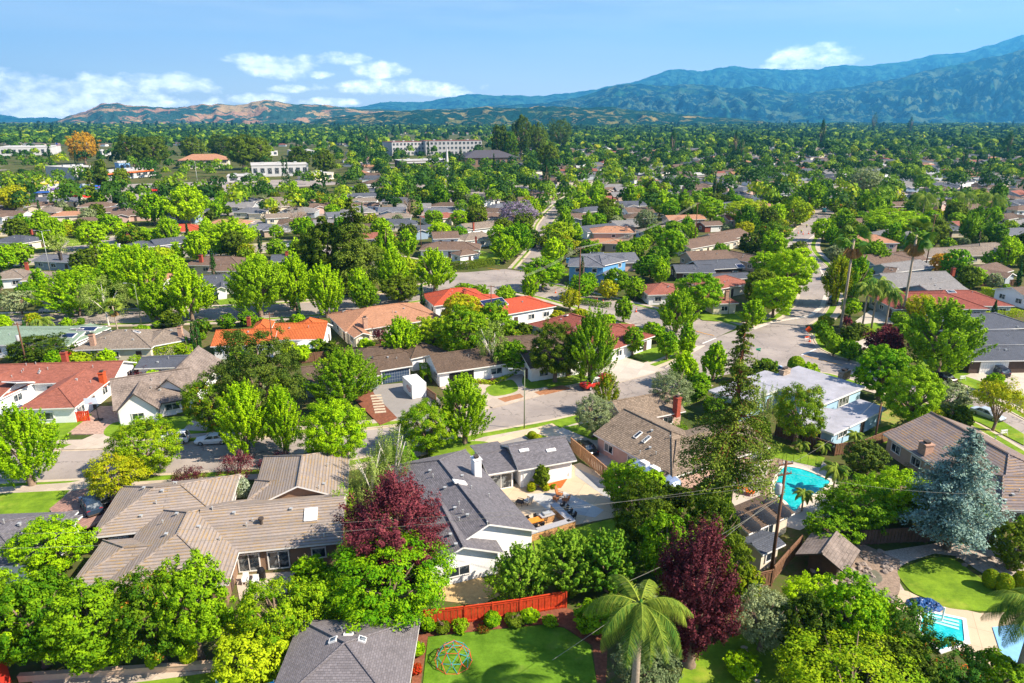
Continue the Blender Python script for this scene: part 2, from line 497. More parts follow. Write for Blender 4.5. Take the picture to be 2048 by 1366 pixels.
# street running left along the row of maples
road([(-300, 637), (0, 632), (150, 627), (300, 622), (450, 616), (600, 606), (700, 596), (800, 582), (875, 566)],
     [(-300, 662), (0, 655), (150, 649), (300, 645), (450, 641), (600, 632), (700, 622), (800, 607), (900, 590)])
# back street left of second junction
road([(560, 482), (620, 490), (700, 502), (780, 512), (840, 522)], [(540, 497), (620, 510), (700, 524), (780, 540), (830, 552)], walk=(1.2, 2.4))
road([(-50, 520), (60, 512), (150, 504), (300, 498), (430, 498), (560, 484)], [(-50, 535), (60, 528), (150, 520), (300, 512), (430, 512), (560, 500)], walk=(1.2, 2.4))
road([(100, 498), (180, 482), (300, 462), (420, 446), (520, 440)], [(140, 505), (210, 490), (320, 472), (430, 456), (530, 448)], walk=(1.2, 2.4))
# street going up from second junction
road([(1030, 538), (1050, 515), (1062, 500), (1068, 480), (1072, 462), (1078, 446), (1100, 420), (1130, 396), (1180, 372), (1200, 355)],
     [(1080, 548), (1092, 520), (1098, 500), (1098, 482), (1098, 464), (1102, 448), (1122, 422), (1150, 398), (1200, 374), (1218, 356)], walk=(1.2, 2.4))
# curved street going away on the right
road([(1500, 655), (1555, 640), (1590, 608), (1600, 570), (1600, 540), (1588, 515), (1568, 498), (1562, 480), (1585, 462), (1610, 440), (1636, 415), (1650, 400), (1650, 388)],
     [(1620, 650), (1650, 625), (1665, 590), (1665, 560), (1655, 535), (1630, 512), (1620, 490), (1635, 465), (1655, 448), (1668, 430), (1680, 415), (1690, 400), (1680, 388)], walk=(1.8, 3.4))
road([(1480, 360), (1560, 372), (1650, 392)], [(1490, 355), (1600, 370), (1690, 390)], walk=None)
# street going down right from the junction
road([(1622, 668), (1640, 698), (1700, 722), (1780, 742), (1880, 768), (1960, 795), (2048, 840), (2200, 920)],
     [(1560, 735), (1600, 742), (1660, 748), (1740, 772), (1830, 800), (1900, 822), (1960, 850), (2080, 920)], kr=True)
# side street past the white garage
# driveways / aprons / patios / lawns near ----------------------------------
def dw(px, m=CONC, z=.165, **k): sheet('driveway', px, z, m, **k)
def lawn(px, z=.17, rnd=False, m=None, **k): sheet('lawn', px, z, m or GRASS, rnd=rnd, **k)
dw([(118, 899), (190, 868), (275, 862), (225, 896)]); 
sheet('driveway', [(118, 868), (200, 812), (250, 812), (300, 838), (270, 866), (205, 868)], .17, PAVER)
lawn([(40, 868), (108, 828), (185, 828), (118, 880), (40, 880)])
lawn([(212, 872), (226, 846), (300, 838), (370, 832), (430, 835), (420, 862), (300, 872)], rnd=True)
lawn([(300, 815), (260, 830), (330, 828), (385, 822), (350, 812)], rnd=True)
lawn([(395, 842), (440, 838), (520, 856), (500, 866), (400, 860)])
sheet('footpath', [(365, 860), (400, 825), (430, 825), (412, 862)], .175, CONC)
dw([(-10, 975), (140, 965), (210, 950), (240, 1010), (100, 1020), (150, 1085), (180, 1000)]) 
sheet('driveway', [(98, 1018), (142, 982), (235, 966), (250, 1000), (190, 1050), (150, 1060)], .18, jointed('red_paver', '9a7668', .4, .25, .2, .4, .02))
lawn([(-60, 990), (140, 980), (100, 1020), (20, 1048), (-60, 1048)], .175)
# container driveway and its garden
dw([(715, 800), (680, 735), (720, 748), (757, 770), (800, 766), (838, 762), (880, 800), (885, 822), (830, 850), (790, 838)], jointed('asphalt_drive', '8f8880', 4, 4))
sheet('flower_bed', [(715, 805), (690, 775), (735, 765), (750, 790), (795, 836), (760, 850)], .172, MULCH)
# white house front: drive, lawn islands
dw([(880, 776), (930, 760), (985, 770), (1030, 742), (1048, 738), (1060, 760), (1100, 778), (1130, 772), (1120, 780), (985, 815), (940, 795)])
lawn([(972, 776), (1005, 763), (1025, 760), (1035, 781), (988, 792)], .178, rnd=True)
lawn([(1048, 752), (1070, 744), (1160, 748), (1170, 762), (1100, 772), (1062, 778), (1045, 768)], .178, rnd=True)
sheet('flower_bed', [(995, 797), (1040, 787), (1048, 794), (1010, 804)], .178, DIRT)
sheet('flower_bed', [(1068, 784), (1125, 770), (1140, 776), (1080, 790)], .178, DIRT)
sheet('flower_bed', [(930, 762), (975, 742), (1030, 735), (1025, 745), (990, 762), (960, 768)], .172, MULCH)
dw([(1165, 752), (1215, 716), (1240, 712), (1330, 738), (1290, 750), (1240, 764), (1200, 762)], CONC2)
lawn([(1245, 706), (1330, 692), (1400, 668), (1385, 690), (1300, 724)], .172)
dw([(1395, 692), (1345, 722), (1330, 735), (1372, 712), (1410, 690)], CONC2)
# main house front drive and lawn
dw([(935, 892), (1022, 868), (1110, 845), (1205, 838), (1240, 868), (1130, 880), (1050, 905), (970, 895)], jointed('tan_apron', 'cdb593', 4, 4))
dw([(972, 893), (1048, 872), (1070, 890), (1040, 905), (1010, 910)], jointed('asphalt_drive', '8f8880', 4, 4), z=.172)
lawn([(860, 905), (900, 886), (930, 882), (975, 884), (978, 898), (940, 912), (880, 920)], .176, rnd=True)
lawn([(893, 888), (960, 868), (965, 874), (910, 890)], .176)
lawn([(1048, 870), (1070, 866), (1110, 878), (1070, 886)], .176)
dw([(1110, 862), (1150, 846), (1225, 880), (1250, 940), (1190, 940), (1160, 900)], CONC2, z=.17)
lawn([(1104, 846), (1180, 828), (1192, 834), (1120, 856)], .176)
lawn([(1125, 855), (1230, 835), (1290, 825), (1300, 850), (1230, 880), (1185, 880)], .176)
lawn([(1225, 832), (1300, 800), (1380, 785), (1400, 800), (1300, 830)], .176)
sheet('footpath', [(1195, 850), (1210, 845), (1245, 862), (1225, 866)], .182, CONC2)
# back patio
sheet('patio', [(975, 960), (1040, 985), (1140, 955), (1200, 985), (1245, 1010), (1250, 1030), (1140, 1052), (1070, 1072), (1000, 1020)], .05, PATIO)
sheet('patio', [(950, 948), (1000, 972), (1040, 966), (1160, 925), (1240, 968), (1240, 1015), (1150, 1000), (1040, 1000), (990, 1000)], .04, PATIO)
KEEP.append([(P(u, v).x, P(u, v).y) for u, v in ((1040, 1020), (1170, 1010), (1180, 1075), (1060, 1110))])
sheet('patio', [(1150, 935), (1240, 975), (1240, 1015), (1150, 950)], .055, jointed('grey_concrete', 'a8a49c', 3, 3))
sheet('patio', [(1052, 988), (1130, 984), (1208, 1020), (1190, 1035), (1110, 1020), (1095, 1020)], .058, jointed('blue_grey_slab', 'b3b1aa', 3, 3))
sheet('flower_bed', [(1075, 973), (1135, 957), (1122, 976), (1085, 977)], .065, mat('orange_mulch', 'b55a22', .95, .25, 3, fine=.5))
lawn([(1066, 1078), (1180, 1048), (1260, 1030), (1300, 1080), (1230, 1130), (1080, 1150)], .06)
sheet('yard', [(880, 1160), (960, 1150), (1000, 1190), (960, 1210), (870, 1200)], .05, mat('sandy_soil', 'b59a6c', .95, .2, 2, fine=.5))
# bottom lawn with climbing dome
lawn([(856, 1274), (960, 1262), (1085, 1250), (1128, 1256), (1180, 1290), (1200, 1400), (838, 1420), (846, 1366)], .06, m=GRASS2)
sheet('flower_bed', [(838, 1258), (960, 1240), (1130, 1215), (1200, 1240), (1215, 1300), (1210, 1400), (1198, 1400), (1185, 1290), (1128, 1254), (1085, 1248), (856, 1272), (836, 1400), (818, 1400)], .05, MULCH)
lawn([(220, 1372), (460, 1340), (560, 1342), (560, 1500), (220, 1500)], .06)
sheet('footpath', [(60, 1360), (220, 1350), (440, 1340), (220, 1380), (100, 1400)], .05, CONC)
lawn([(1380, 1300), (1480, 1268), (1560, 1280), (1600, 1330), (1600, 1440), (1330, 1440)], .06, m=GRASS)
# pool terrace
sheet('terrace', [(1455, 990), (1540, 905), (1640, 915), (1680, 960), (1665, 1030), (1600, 1060), (1480, 1030)], .05, CONC2)
sheet('terrace', [(1518, 985), (1548, 915), (1568, 920), (1540, 1000)], .056, mat('boardwalk', '9d8370', .8, .2, 3, fine=.4))
lawn([(1528, 882), (1545, 878), (1600, 902), (1650, 915), (1640, 935), (1560, 918), (1510, 920)], .06)
# right garden
lawn([(1795, 1143), (1825, 1128), (1870, 1114), (1910, 1120), (1950, 1148), (1990, 1170), (2080, 1180), (2080, 1218), (1990, 1222), (1900, 1216), (1850, 1195), (1820, 1180)], .07, rnd=True)
sheet('path', [(1785, 1140), (1820, 1122), (1870, 1106), (1915, 1112), (1955, 1140), (1995, 1162), (2100, 1172), (2100, 1100), (1880, 1085), (1720, 1110), (1700, 1160), (1750, 1200), (1812, 1186)], .045, GRAVEL)
sheet('terrace', [(1790, 1178), (1815, 1182), (1860, 1204), (1960, 1226), (2080, 1222), (2080, 1330), (1960, 1330), (1820, 1230), (1790, 1215)], .05, PATIO)
# mid lawns on the right and others
lawn([(1385, 625), (1470, 622), (1510, 632), (1475, 645), (1405, 640)], .17)
lawn([(1680, 655), (1750, 645), (1800, 655), (1780, 672), (1700, 675)], .17)
lawn([(1640, 690), (1700, 690), (1800, 705), (1740, 725), (1690, 712)], .17)
lawn([(1820, 718), (1880, 705), (1960, 740), (2060, 780), (2060, 800), (1950, 778)], .17)
dw([(1930, 752), (1990, 722), (2048, 742), (2120, 800), (2060, 795)], CONC2, z=.175)
lawn([(1910, 800), (1960, 815), (2048, 868), (2048, 890), (1960, 845), (1880, 820)], .17)
lawn([(1740, 868), (1790, 848), (1830, 868), (1780, 890)], .06, rnd=True)
sheet('yard', [(1700, 850), (1740, 800), (1850, 805), (1870, 850), (1790, 870)], .05, DRYG)
sheet('footpath', [(1690, 690), (1800, 655), (1815, 660), (1720, 702)], .178, CONC2)
dw([(1740, 620), (1700, 650), (1725, 655), (1800, 645), (1800, 635)], CONC2)
lawn([(905, 505), (955, 500), (1000, 512), (1000, 530), (930, 520)], .17)
lawn([(960, 480), (1000, 478), (1010, 488), (965, 492)], .17)
lawn([(40, 494), (95, 488), (120, 494), (60, 502)], .17)
lawn([(130, 480), (175, 478), (180, 488), (140, 492)], .17)
lawn([(250, 460), (310, 455), (330, 460), (260, 466)], .17)
lawn([(530, 500), (580, 496), (585, 503), (535, 508)], .17)
lawn([(430, 600), (500, 592), (520, 600), (440, 610)], .17)
lawn([(300, 600), (350, 596), (360, 604), (310, 610)], .17)
lawn([(1520, 520), (1560, 512), (1565, 530), (1525, 540)], .17)
sheet('car_park', [(-40, 400), (60, 408), (330, 410), (430, 392), (560, 376), (690, 368), (640, 358), (450, 362), (330, 366), (120, 372), (-40, 376)], .02, ASPH, skirt=False)
sheet('car_park', [(780, 352), (860, 410), (960, 408), (1000, 380), (1060, 352), (1040, 342), (800, 346)], .02, ASPH, skirt=False)
# road patches and paint
def stripe(pts, wd, m, z=.05, name='road_marking'):
    l = [P(u, v, z) for u, v in pts]; a = offset(l, wd / 2); b = offset(l, -wd / 2); mb = MB()
    for k in range(len(l) - 1): mb.quad([b[k], b[k + 1], a[k + 1], a[k]])
    tag(mb.build(name, m, uv=False), kind='structure')
stripe([(1608, 711), (1650, 722), (1685, 731)], .22, ORANGEP, .07)
stripe([(1385, 660), (1410, 667), (1428, 671)], .22, ORANGEP, .07)
stripe([(1603, 710), (1632, 698)], .35, WHITEP, .07)
stripe([(1405, 687), (1432, 676)], .35, WHITEP, .07)
stripe([(975, 478 + 58), (1000, 540)], .2, ORANGEP, .07)
PATCH = mat('dark_asphalt_patch', '665e5a', .9, .15)
LPATCH = mat('pale_trench_patch', 'c4b8aa', .9, .3, 1.5)
stripe([(910, 884), (1024, 862), (1106, 846), (1225, 818), (1300, 800)], .45, PATCH, .055)
stripe([(1505, 658), (1540, 645), (1580, 638), (1620, 632), (1645, 612), (1652, 590)], 1.1, LPATCH, .075)
stripe([(1590, 518), (1615, 520), (1640, 535), (1650, 560)], .6, LPATCH, .078)
stripe([(1575, 490), (1610, 484), (1640, 462)], .6, LPATCH, .079)
# ------------------------------------------------------------ houses
GLASS = None
def glassm():
    m, w, b, out = newmat('window_glass')
    g_ = w.new('ShaderNodeNewGeometry'); c_ = w.mix(w.ramp(w.noise(g_.outputs['Position'], 1.1, 3, .6), .5, .6), (.02, .03, .04), (.2, .22, .22)); w.l.new(c_, b.inputs['Base Color']); b.inputs['Roughness'].default_value = .08; b.inputs['Specular IOR Level'].default_value = .8
    return m
GLASS = glassm()
TRIM = mat('white_trim', 'e6e2da', .6, .05)
DTRIM = mat('dark_trim', '4a4038', .7, .1)
METAL = mat('galvanised_metal', 'b9b9b4', .4, .1, metal=.3)
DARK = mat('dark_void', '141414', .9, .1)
SOLAR = jointed('solar_cells', '1a2548', 1.0, 1.7, .15, .5, .03)
SOLAR.node_tree.nodes['Principled BSDF'].inputs['Roughness'].default_value = .25
RM = dict(
    brown=roofm('ribbed_brown_tile', '8e8278', .38, 60, .3, .12, stain='a5813a', bump=.9, mort=.07),
    char=roofm('charcoal_shingle', '6a6668', .2, .35, .35, .25, mort=.02),
    purp=roofm('plum_grey_shingle', '706a6a', .2, .33, .35, .18, mort=.02),
    shake=roofm('weathered_wood_shake', '857462', .3, .22, .6, .4, mort=.035, patch=.3),
    tudor=roofm('old_wood_shake', '7d7066', .35, .2, .5, .4, patch=.75),
    dshake=roofm('dark_wood_shake', '695748', .25, .22, .5, .35),
    red=roofm('red_brown_shingle', '8d5646', .22, .5, .25, .2, mort=.02),
    dred=roofm('dark_red_shingle', '85493c', .22, .5, .3, .2, mort=.02),
    tan=roofm('tan_shingle', 'a4775a', .2, .4, .25, .2, mort=.02),
    beige=roofm('beige_shake', '87796a', .3, .3, .4, .3),
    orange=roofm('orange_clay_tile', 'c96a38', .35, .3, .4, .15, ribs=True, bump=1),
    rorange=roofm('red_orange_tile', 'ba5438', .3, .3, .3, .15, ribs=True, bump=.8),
    green=roofm('pale_green_shingle', '7f917c', .25, .5, .25, .2),
    grey=roofm('grey_shingle', '6a6b70', .2, .4, .3, .22),
    dgrey=roofm('slate_grey_shingle', '55585f', .2, .4, .3, .22),
    mbrown=roofm('mid_brown_shingle', '745f50', .25, .35, .4, .25),
    pale=roofm('pale_grey_shingle', '827e7a', .22, .4, .3, .2),
    white=mat('white_membrane_roof', '9c9a9e', .7, .2, .35, fine=.25),
    rib6=roofm('dark_brown_ribbed_tile', '7a6e6a', .42, 60, .5, .12, stain='b98a3c', bump=.9, mort=.07),
)
WM = dict(
    white=mat('white_stucco', 'eceae6', .8, .05), cream=mat('cream_stucco', 'd9ccb4', .8, .08), beige=mat('beige_stucco', 'b7a08c', .8, .08),
    brown=mat('brown_stucco', '8a6f5a', .85, .1), blue=mat('sky_blue_paint', 'a3c2d4', .7, .06), cobalt=mat('bright_blue_paint', '6299c4', .7, .06),
    grey=mat('grey_paint', '9aa0a4', .8, .08), dark=mat('dark_brown_wood', '55443a', .8, .15), pink=mat('blush_stucco', 'c9a796', .8, .08),
    bluegrey=mat('blue_grey_siding', '8fa3b5', .8, .08), red=mat('red_brown_wood', '8a4a38', .8, .1),
)
class Wing:
    def __init__(s, A, B, W, typ='h', pitch=.38, z=2.8, L=None):
        a = P(*A, z) if len(A) == 2 else Vector((A[0], A[1], z)); b = P(*B, z) if len(B) == 2 else Vector((B[0], B[1], z))
        d = (b - a); d.z = 0
        if L is None: L = d.length
        d.normalize(); b = a + d * L
        n = Vector((-d.y, d.x, 0))
        if isinstance(W, tuple): W = (P(*W, z) - a).dot(n)
        if W < 0:
            a, b, d, n, W = b, a, -d, -n, -W
            if len(typ) == 2: typ = typ[::-1]
        if typ.startswith('x'):
            t = typ[1:] or 'gg'
            a, d, n, L, W, typ = b, n, -d, W, L, t
        if len(typ) == 1 and typ != 'f': typ = typ * 2
        s.o, s.d, s.n, s.L, s.W, s.t, s.p, s.z = a, d, n, L, W, typ, pitch, z
        s.h = W / 2 * pitch if typ != 'f' else 0
    def w(s, x, y, z): 
        p = s.o + s.d * x + s.n * y; return Vector((p.x, p.y, z))
    def loc(s, x, y):
        q = Vector((x, y, s.z)) - s.o; return q.dot(s.d), q.dot(s.n)
    def rz(s, x, y):
        a, b = s.loc(x, y)
        if a < 0 or b < 0 or a > s.L or b > s.W: return None
        if s.t == 'f': return s.z
        m = min(b, s.W - b)
        if s.t[0] == 'h': m = min(m, a)
        if s.t[1] == 'h': m = min(m, s.L - a)
        return s.z + m * s.p
    def inner(s, x, y, o=.5):
        a, b = s.loc(x, y); return o < a < s.L - o and o < b < s.W - o
def roof_mesh(mb, w, cap=True):
    L, W, z, p = w.L, w.W, w.z, w.p
    if w.t == 'f':
        mb.slab([w.w(0, 0, z), w.w(L, 0, z), w.w(L, W, z), w.w(0, W, z)], .32, 0, 1); return
    h = W / 2; s0 = min(h, L / 2) if w.t[0] == 'h' else 0; s1 = L - (min(h, L / 2) if w.t[1] == 'h' else 0)
    zr = z + min(h, L / 2 if w.t == 'hh' else h) * p
    th = .2
    r0, r1 = w.w(s0, h, zr), w.w(s1, h, zr)
    c = [w.w(0, 0, z), w.w(L, 0, z), w.w(L, W, z), w.w(0, W, z)]
    if (r1 - r0).length < .05:
        for k in range(4): mb.slab([c[k], c[(k + 1) % 4], r0], th, 0, 1)
    else:
        mb.slab([c[0], c[1], r1, r0], th, 0, 1); mb.slab([c[2], c[3], r0, r1], th, 0, 1)
        if w.t[0] == 'h': mb.slab([c[3], c[0], r0], th, 0, 1)
        if w.t[1] == 'h': mb.slab([c[1], c[2], r1], th, 0, 1)
    if cap:
        e = Vector((0, 0, .03)); mb.tube([r0 + e, r1 + e], .13, 5, 2)
        if w.t[0] == 'h':
            for k in (0, 3): mb.tube([c[k] + e, r0 + e], .1, 5, 2)
        if w.t[1] == 'h':
            for k in (1, 2): mb.tube([c[k] + e, r1 + e], .1, 5, 2)
def wall_mesh(mb, w, ov=.5):
    L, W, z, p = w.L, w.W, w.z, w.p
    if w.t == 'f':
        a = [w.w(ov, ov, z - .32), w.w(L - ov, ov, z - .32), w.w(L - ov, W - ov, z - .32), w.w(ov, W - ov, z - .32)]
        mb.slab(a, z - .32); return
    zt = z + ov * p - .24
    a = [w.w(ov, ov, zt), w.w(L - ov, ov, zt), w.w(L - ov, W - ov, zt), w.w(ov, W - ov, zt)]
    mb.slab(a, zt)
    for k, x in ((0, ov), (1, L - ov)):
        if w.t[k] == 'g':
            y0, y1, ap = ov, W - ov, z + W / 2 * p - .24
            q = [w.w(x, y0, zt), w.w(x, y1, zt), w.w(x, W / 2, ap)]
            i = w.d * (.15 if k == 0 else -.15)
            q2 = [v + i for v in q]
            if k == 0: q, q2 = q2, q
            mb.quad(q[:]); mb.quad(list(reversed(q2)))
            for m_ in range(3): mb.quad([q[m_], q2[m_], q2[(m_ + 1) % 3], q[(m_ + 1) % 3]])
def side_frame(w, side, ov=.5):
    """origin, direction, outward normal, length of a wall"""
    if side == 'f': return w.w(ov, ov, 0), w.d, -w.n, w.L - 2 * ov
    if side == 'b': return w.w(w.L - ov, w.W - ov, 0), -w.d, w.n, w.L - 2 * ov
    if side == 'r': return w.w(w.L - ov, ov, 0), w.n, w.d, w.W - 2 * ov
    return w.w(ov, w.W - ov, 0), -w.n, -w.d, w.W - 2 * ov
def opening(root, w, side, t, wd, z0, z1, kind='w', ov=.5, fm=None, dm=None):
    o, d, n, L = side_frame(w, side, ov)
    c = o + d * (t * L if t <= 1 else t); rz = math.atan2(d.y, d.x)
    def P3(off, dep, z): 
        q = c + d * off + n * dep; return Vector((q.x, q.y, z))
    zc = (z0 + z1) / 2; hh = z1 - z0
    fm = fm or TRIM
    if kind in 'ws':
        g = MB(); g.box(P3(0, .02, zc), (wd, .08, hh), rz); go = g.build('window' if kind == 'w' else 'sliding_door', GLASS, root)
        f = MB(); b = .09
        for zz in (z0, z1): f.box(P3(0, .05, zz), (wd + 2 * b, .12, b * 1.4), rz)
        for x in (-wd / 2, wd / 2): f.box(P3(x, .05, zc), (b * 1.3, .12, hh), rz)
        nm = max(1, round(wd / 1.1)) if kind == 'w' else 2
        for k in range(1, nm): f.box(P3(-wd / 2 + wd * k / nm, .05, zc), (b * .8, .1, hh), rz)
        f.build('frame', fm, go)
    elif kind == 'g':
        g = MB(); g.box(P3(0, .0, zc), (wd, .1, hh), rz)
        for k in range(1, 4): g.box(P3(0, .052, z0 + hh * k / 4), (wd, .012, .03), rz, 1)
        nn = int(wd / .45)
        for k in range(1, nn): g.box(P3(-wd / 2 + wd * k / nn, .051, zc), (.03, .01, hh), rz, 1)
        go = g.build('garage_door', [dm or TRIM, MC['grey_paint']], root)
        f = MB(); f.box(P3(0, .04, z1 + .08), (wd + .3, .14, .16), rz)
        for x in (-wd / 2 - .08, wd / 2 + .08): f.box(P3(x, .04, zc), (.14, .14, hh), rz)
        f.build('frame', fm, go)
    elif kind == 'o':
        g = MB(); g.box(P3(0, -.0, zc), (wd, .12, hh), rz); g.build('garage_shade_panel', DARK, root)  # opaque dark panel painting the unlit inside of the garage
    else:
        g = MB(); g.box(P3(0, .03, zc), (wd, .1, hh), rz); go = g.build('door', dm or MC['dark_brown_wood'], root)
        f = MB(); f.box(P3(wd * .35, .1, 1.0), (.06, .06, .12), rz); f.build('handle', METAL, go)
class House:
    def __init__(s, label, roof, wall, wings, name='house', cat='house', group=None, auto=True, ridge=True, trim=None, openings=(), ov=.5, maxwin=40, vents=True):
        s.wings = [Wing(*w) if isinstance(w, tuple) else w for w in wings]
        w0 = s.wings[0]; c = w0.w(w0.L / 2, w0.W / 2, 0)
        s.root = thing(name, label, cat, c, 0, group); s.ov = ov
        rm = MB(); wm = MB()
        for i, w in enumerate(s.wings):
            roof_mesh(rm, w, ridge); wall_mesh(wm, w, ov)
        rf = RM[roof] if isinstance(roof, str) else roof
        s.roof = rm.build('roof', [rf, trim or TRIM, rf], s.root); wm.build('wall', WM[wall] if isinstance(wall, str) else wall, s.root)
        for (i, side, t, wd, z0, z1, kind, *m) in openings:
            opening(s.root, s.wings[i], side, t, wd, z0, z1, kind, ov, None, m[0] if m else None)
        used = {(o[0], o[1]) for o in openings}; n = 0
        if auto:
            for i, w in enumerate(s.wings):
                for side in 'fblr':
                    if (i, side) in used: continue
                    o, d, nn, L = side_frame(w, side, ov)
                    mid = o + d * L / 2
                    if nn.dot((CAM - mid)) < 0 or L < 2.5: continue
                    k = max(1, int(L / 3.8))
                    for j in range(k):
                        if n >= maxwin: break
                        tt = (j + .5) / k; q = o + d * (tt * L) + nn * .2
                        if any(w2 is not w and w2.inner(q.x, q.y, ov) for w2 in s.wings): continue
                        wd = min(1.7, L / k * .5)
                        if w.z > 4: opening(s.root, w, side, tt, wd * .8, w.z - 1.7, w.z - .6, 'w', ov)
                        if (i + j) % 5 == 2 and L > 6: opening(s.root, w, side, tt, 1.0, .1, 2.1, 'd', ov)
                        else: opening(s.root, w, side, tt, wd, .95, min(2.15, w.z - .45), 'w', ov)
                        n += 1
        if vents:
            for w in s.wings[:2]:
                for _ in range(2):
                    q = w.w(w.L * random.uniform(.3, .7), w.W * random.uniform(.2, .42), 0); s.vent_at(q.x, q.y, random.choice((0, 1)))
    def rz(s, x, y):
        z = [w.rz(x, y) for w in s.wings]; z = [a for a in z if a is not None]
        return max(z) if z else None
    def hit(s, u, v):
        z = 10.0
        while z > .5:
            p = P(u, v, z); r = s.rz(p.x, p.y)
            if r is not None and r >= z: return Vector((p.x, p.y, r))
            z -= .05
        p = P(u, v, 3.0); return Vector((p.x, p.y, s.rz(p.x, p.y) or 3.0))
    def frame(s, x, y):
        e = .03; z = s.rz(x, y) or 3
        w = max((q for q in s.wings if q.rz(x, y) is not None), key=lambda q: q.rz(x, y), default=s.wings[0])
        z0 = w.rz(x, y) or z; zx = w.rz(x + e, y); zy = w.rz(x, y + e)
        zx = z0 if zx is None else zx; zy = z0 if zy is None else zy
        n = Vector((-(zx - z0) / e, -(zy - z0) / e, 1)).normalized()
        d = (w.d - n * w.d.dot(n)).normalized(); t = n.cross(d)
        M = Matrix((d, t, n)).transposed().to_4x4(); M.translation = Vector((x, y, z)); return M
    def vent_at(s, x, y, k=0):
        z = s.rz(x, y)
        if z is None: return
        mb = MB()
        if k == 0: mb.lathe([(.05, z - .1), (.05, z + .34), (.09, z + .35), (.09, z + .42)], 8, (x, y, 0))
        else: mb.box((x, y, z + .08), (.26, .26, .26)); mb.box((x, y, z + .23), (.34, .34, .05))
        mb.build('vent', METAL, s.root)
    def vent(s, u, v, k=0):
        p = s.hit(u, v); s.vent_at(p.x, p.y, k)
    def chimney(s, u, v, wd=.9, dp=.7, h=1.2, m=None, base=False):
        p = s.hit(u, v); w = s.wings[0]; a = math.atan2(w.d.y, w.d.x)
        z0 = 0 if base else p.z - .6
        mb = MB(); z1 = p.z + h
        mb.box((p.x, p.y, (z0 + z1) / 2), (wd, dp, z1 - z0), a); mb.box((p.x, p.y, z1 + .06), (wd + .18, dp + .18, .14), a)
        o = mb.build('chimney', m or BRICK, s.root)
        c = MB(); c.box((p.x, p.y, z1 + .25), (wd * .5, dp * .5, .26), a); c.box((p.x, p.y, z1 + .41), (wd * .65, dp * .65, .05), a); c.build('flue_cap', DTRIM, o)
    def panel(s, u, v, lx, ly, name='skylight', m=None, th=.12, fr=TRIM, u2=None):
        p = s.hit(u, v); T = s.frame(p.x, p.y); mb = MB()
        mb.box((0, 0, th), (lx, ly, .06), 0, 0, T); o = mb.build(name, m or GLASS, s.root)
        f = MB(); b = .07
        for x in (-1, 1): f.box((x * lx / 2, 0, th / 2 + .02), (b, ly + b, th + .04), 0, 0, T)
        for y in (-1, 1): f.box((0, y * ly / 2, th / 2 + .02), (lx - b, b, th + .04), 0, 0, T)
        f.build('frame', fr, o)
BRICK = roofm('red_brick', '9c4a38', .08, .22, .3, .2, mort=.01, bump=.2)
TBRICK = roofm('tan_brick', 'b58f78', .08, .22, .3, .2, mort=.01, bump=.2)
HOUSES = []
def H(*a, **k):
    h = House(*a, **k); HOUSES.append(h); return h

# --- foreground houses
h = H('big rambling house with ribbed brown tile roofs and a white roof skylight', 'brown', 'brown',
      [((243, 973), (481, 949), (172, 1076), 'hh', .42, 2.8), ((380, 1114), (686, 1084), 10.6, 'gg', .42, 2.8), ((457, 1168), (478, 1104), 11.5, 'hh', .42, 2.82, 15.5),
       ((138, 1172), (310, 1158), 7.5, 'hg', .35, 2.7), ((696, 997), (698, 936), 11, 'gh', .42, 2.83, 13), ((492, 1003), (600, 995), 5, 'hh', .4, 2.75)],
      openings=[(1, 'f', .35, 2.1, .1, 2.15, 's'), (1, 'f', .56, 2.1, .1, 2.15, 's'), (1, 'f', .85, 1.4, .9, 2.1, 'w')])
h.panel(622, 1030, 1.3, 1.6, 'skylight', mat('white_acrylic', 'e8e8e8', .4, .03))
for u, v, k in ((325, 985, 1), (313, 1008, 0), (282, 1034, 1), (288, 978, 1), (354, 1030, 1), (333, 1071, 1), (326, 1047, 0), (398, 1056, 1), (440, 1082, 0), (425, 1021, 0), (468, 1028, 1), (582, 1020, 1), (648, 1075, 0), (655, 934, 0), (648, 970, 1), (638, 978, 0)): h.vent(u, v, k)
mb = MB(); p = h.hit(523, 1048); mb.lathe([(.16, p.z - .1), (.16, p.z + .5), (.3, p.z + .5), (.3, p.z + .7)], 10, (p.x, p.y, 0)); mb.build('roof_turbine', DTRIM, h.root)
H('charcoal hip-roofed house at the left edge beside the red paver drive', 'char', 'white', [((52, 1130), (157, 1022), 12, 'hh', .38, 2.8), ((-60, 1128), (52, 1130), 9, 'hh', .38, 2.75)])
main = H('white house with charcoal shingle roof and tall white chimney', 'char', 'white',
      [((1076, 1061), (976, 949), 11.4, 'gh', .42, 2.9, 21), ((1008, 1105), (984, 1066), 8.6, 'gg', .4, 2.75, 10), ((976, 949), (1036, 939), 8.5, 'gg', .18, 2.7),
       ((1037, 941), (1154, 920), 7.6, 'gg', .42, 2.85)],
      openings=[(0, 'l', .30, 2.2, 1.1, 1.9, 'w'), (1, 'l', .45, 2.2, .9, 2.0, 'w'), (2, 'f', .45, 2.9, .1, 2.2, 's'), (3, 'f', .12, 1.0, .1, 2.1, 'd', TRIM), (3, 'f', .95, .2, .5, .8, 'd', TRIM)])
main.chimney(953, 950, 1.15, .9, 2.2, mat('white_brick', 'e8e6e2', .8, .05))
for u, v, k in ((860, 944, 1), (866, 955, 0), (890, 978, 1), (910, 1018, 1), (935, 1033, 1), (901, 1072, 1), (912, 1091, 1), (918, 1010, 0), (975, 1075, 0), (943, 978, 0)): main.vent(u, v, k)
main.panel(919, 966, .8, 1.6, 'skylight', mat('white_acrylic', 'e8e8e8', .4, .03))
for u in (1048, 1102): main.panel(u, 902, 1.2, .4, 'roof_vent', TRIM)
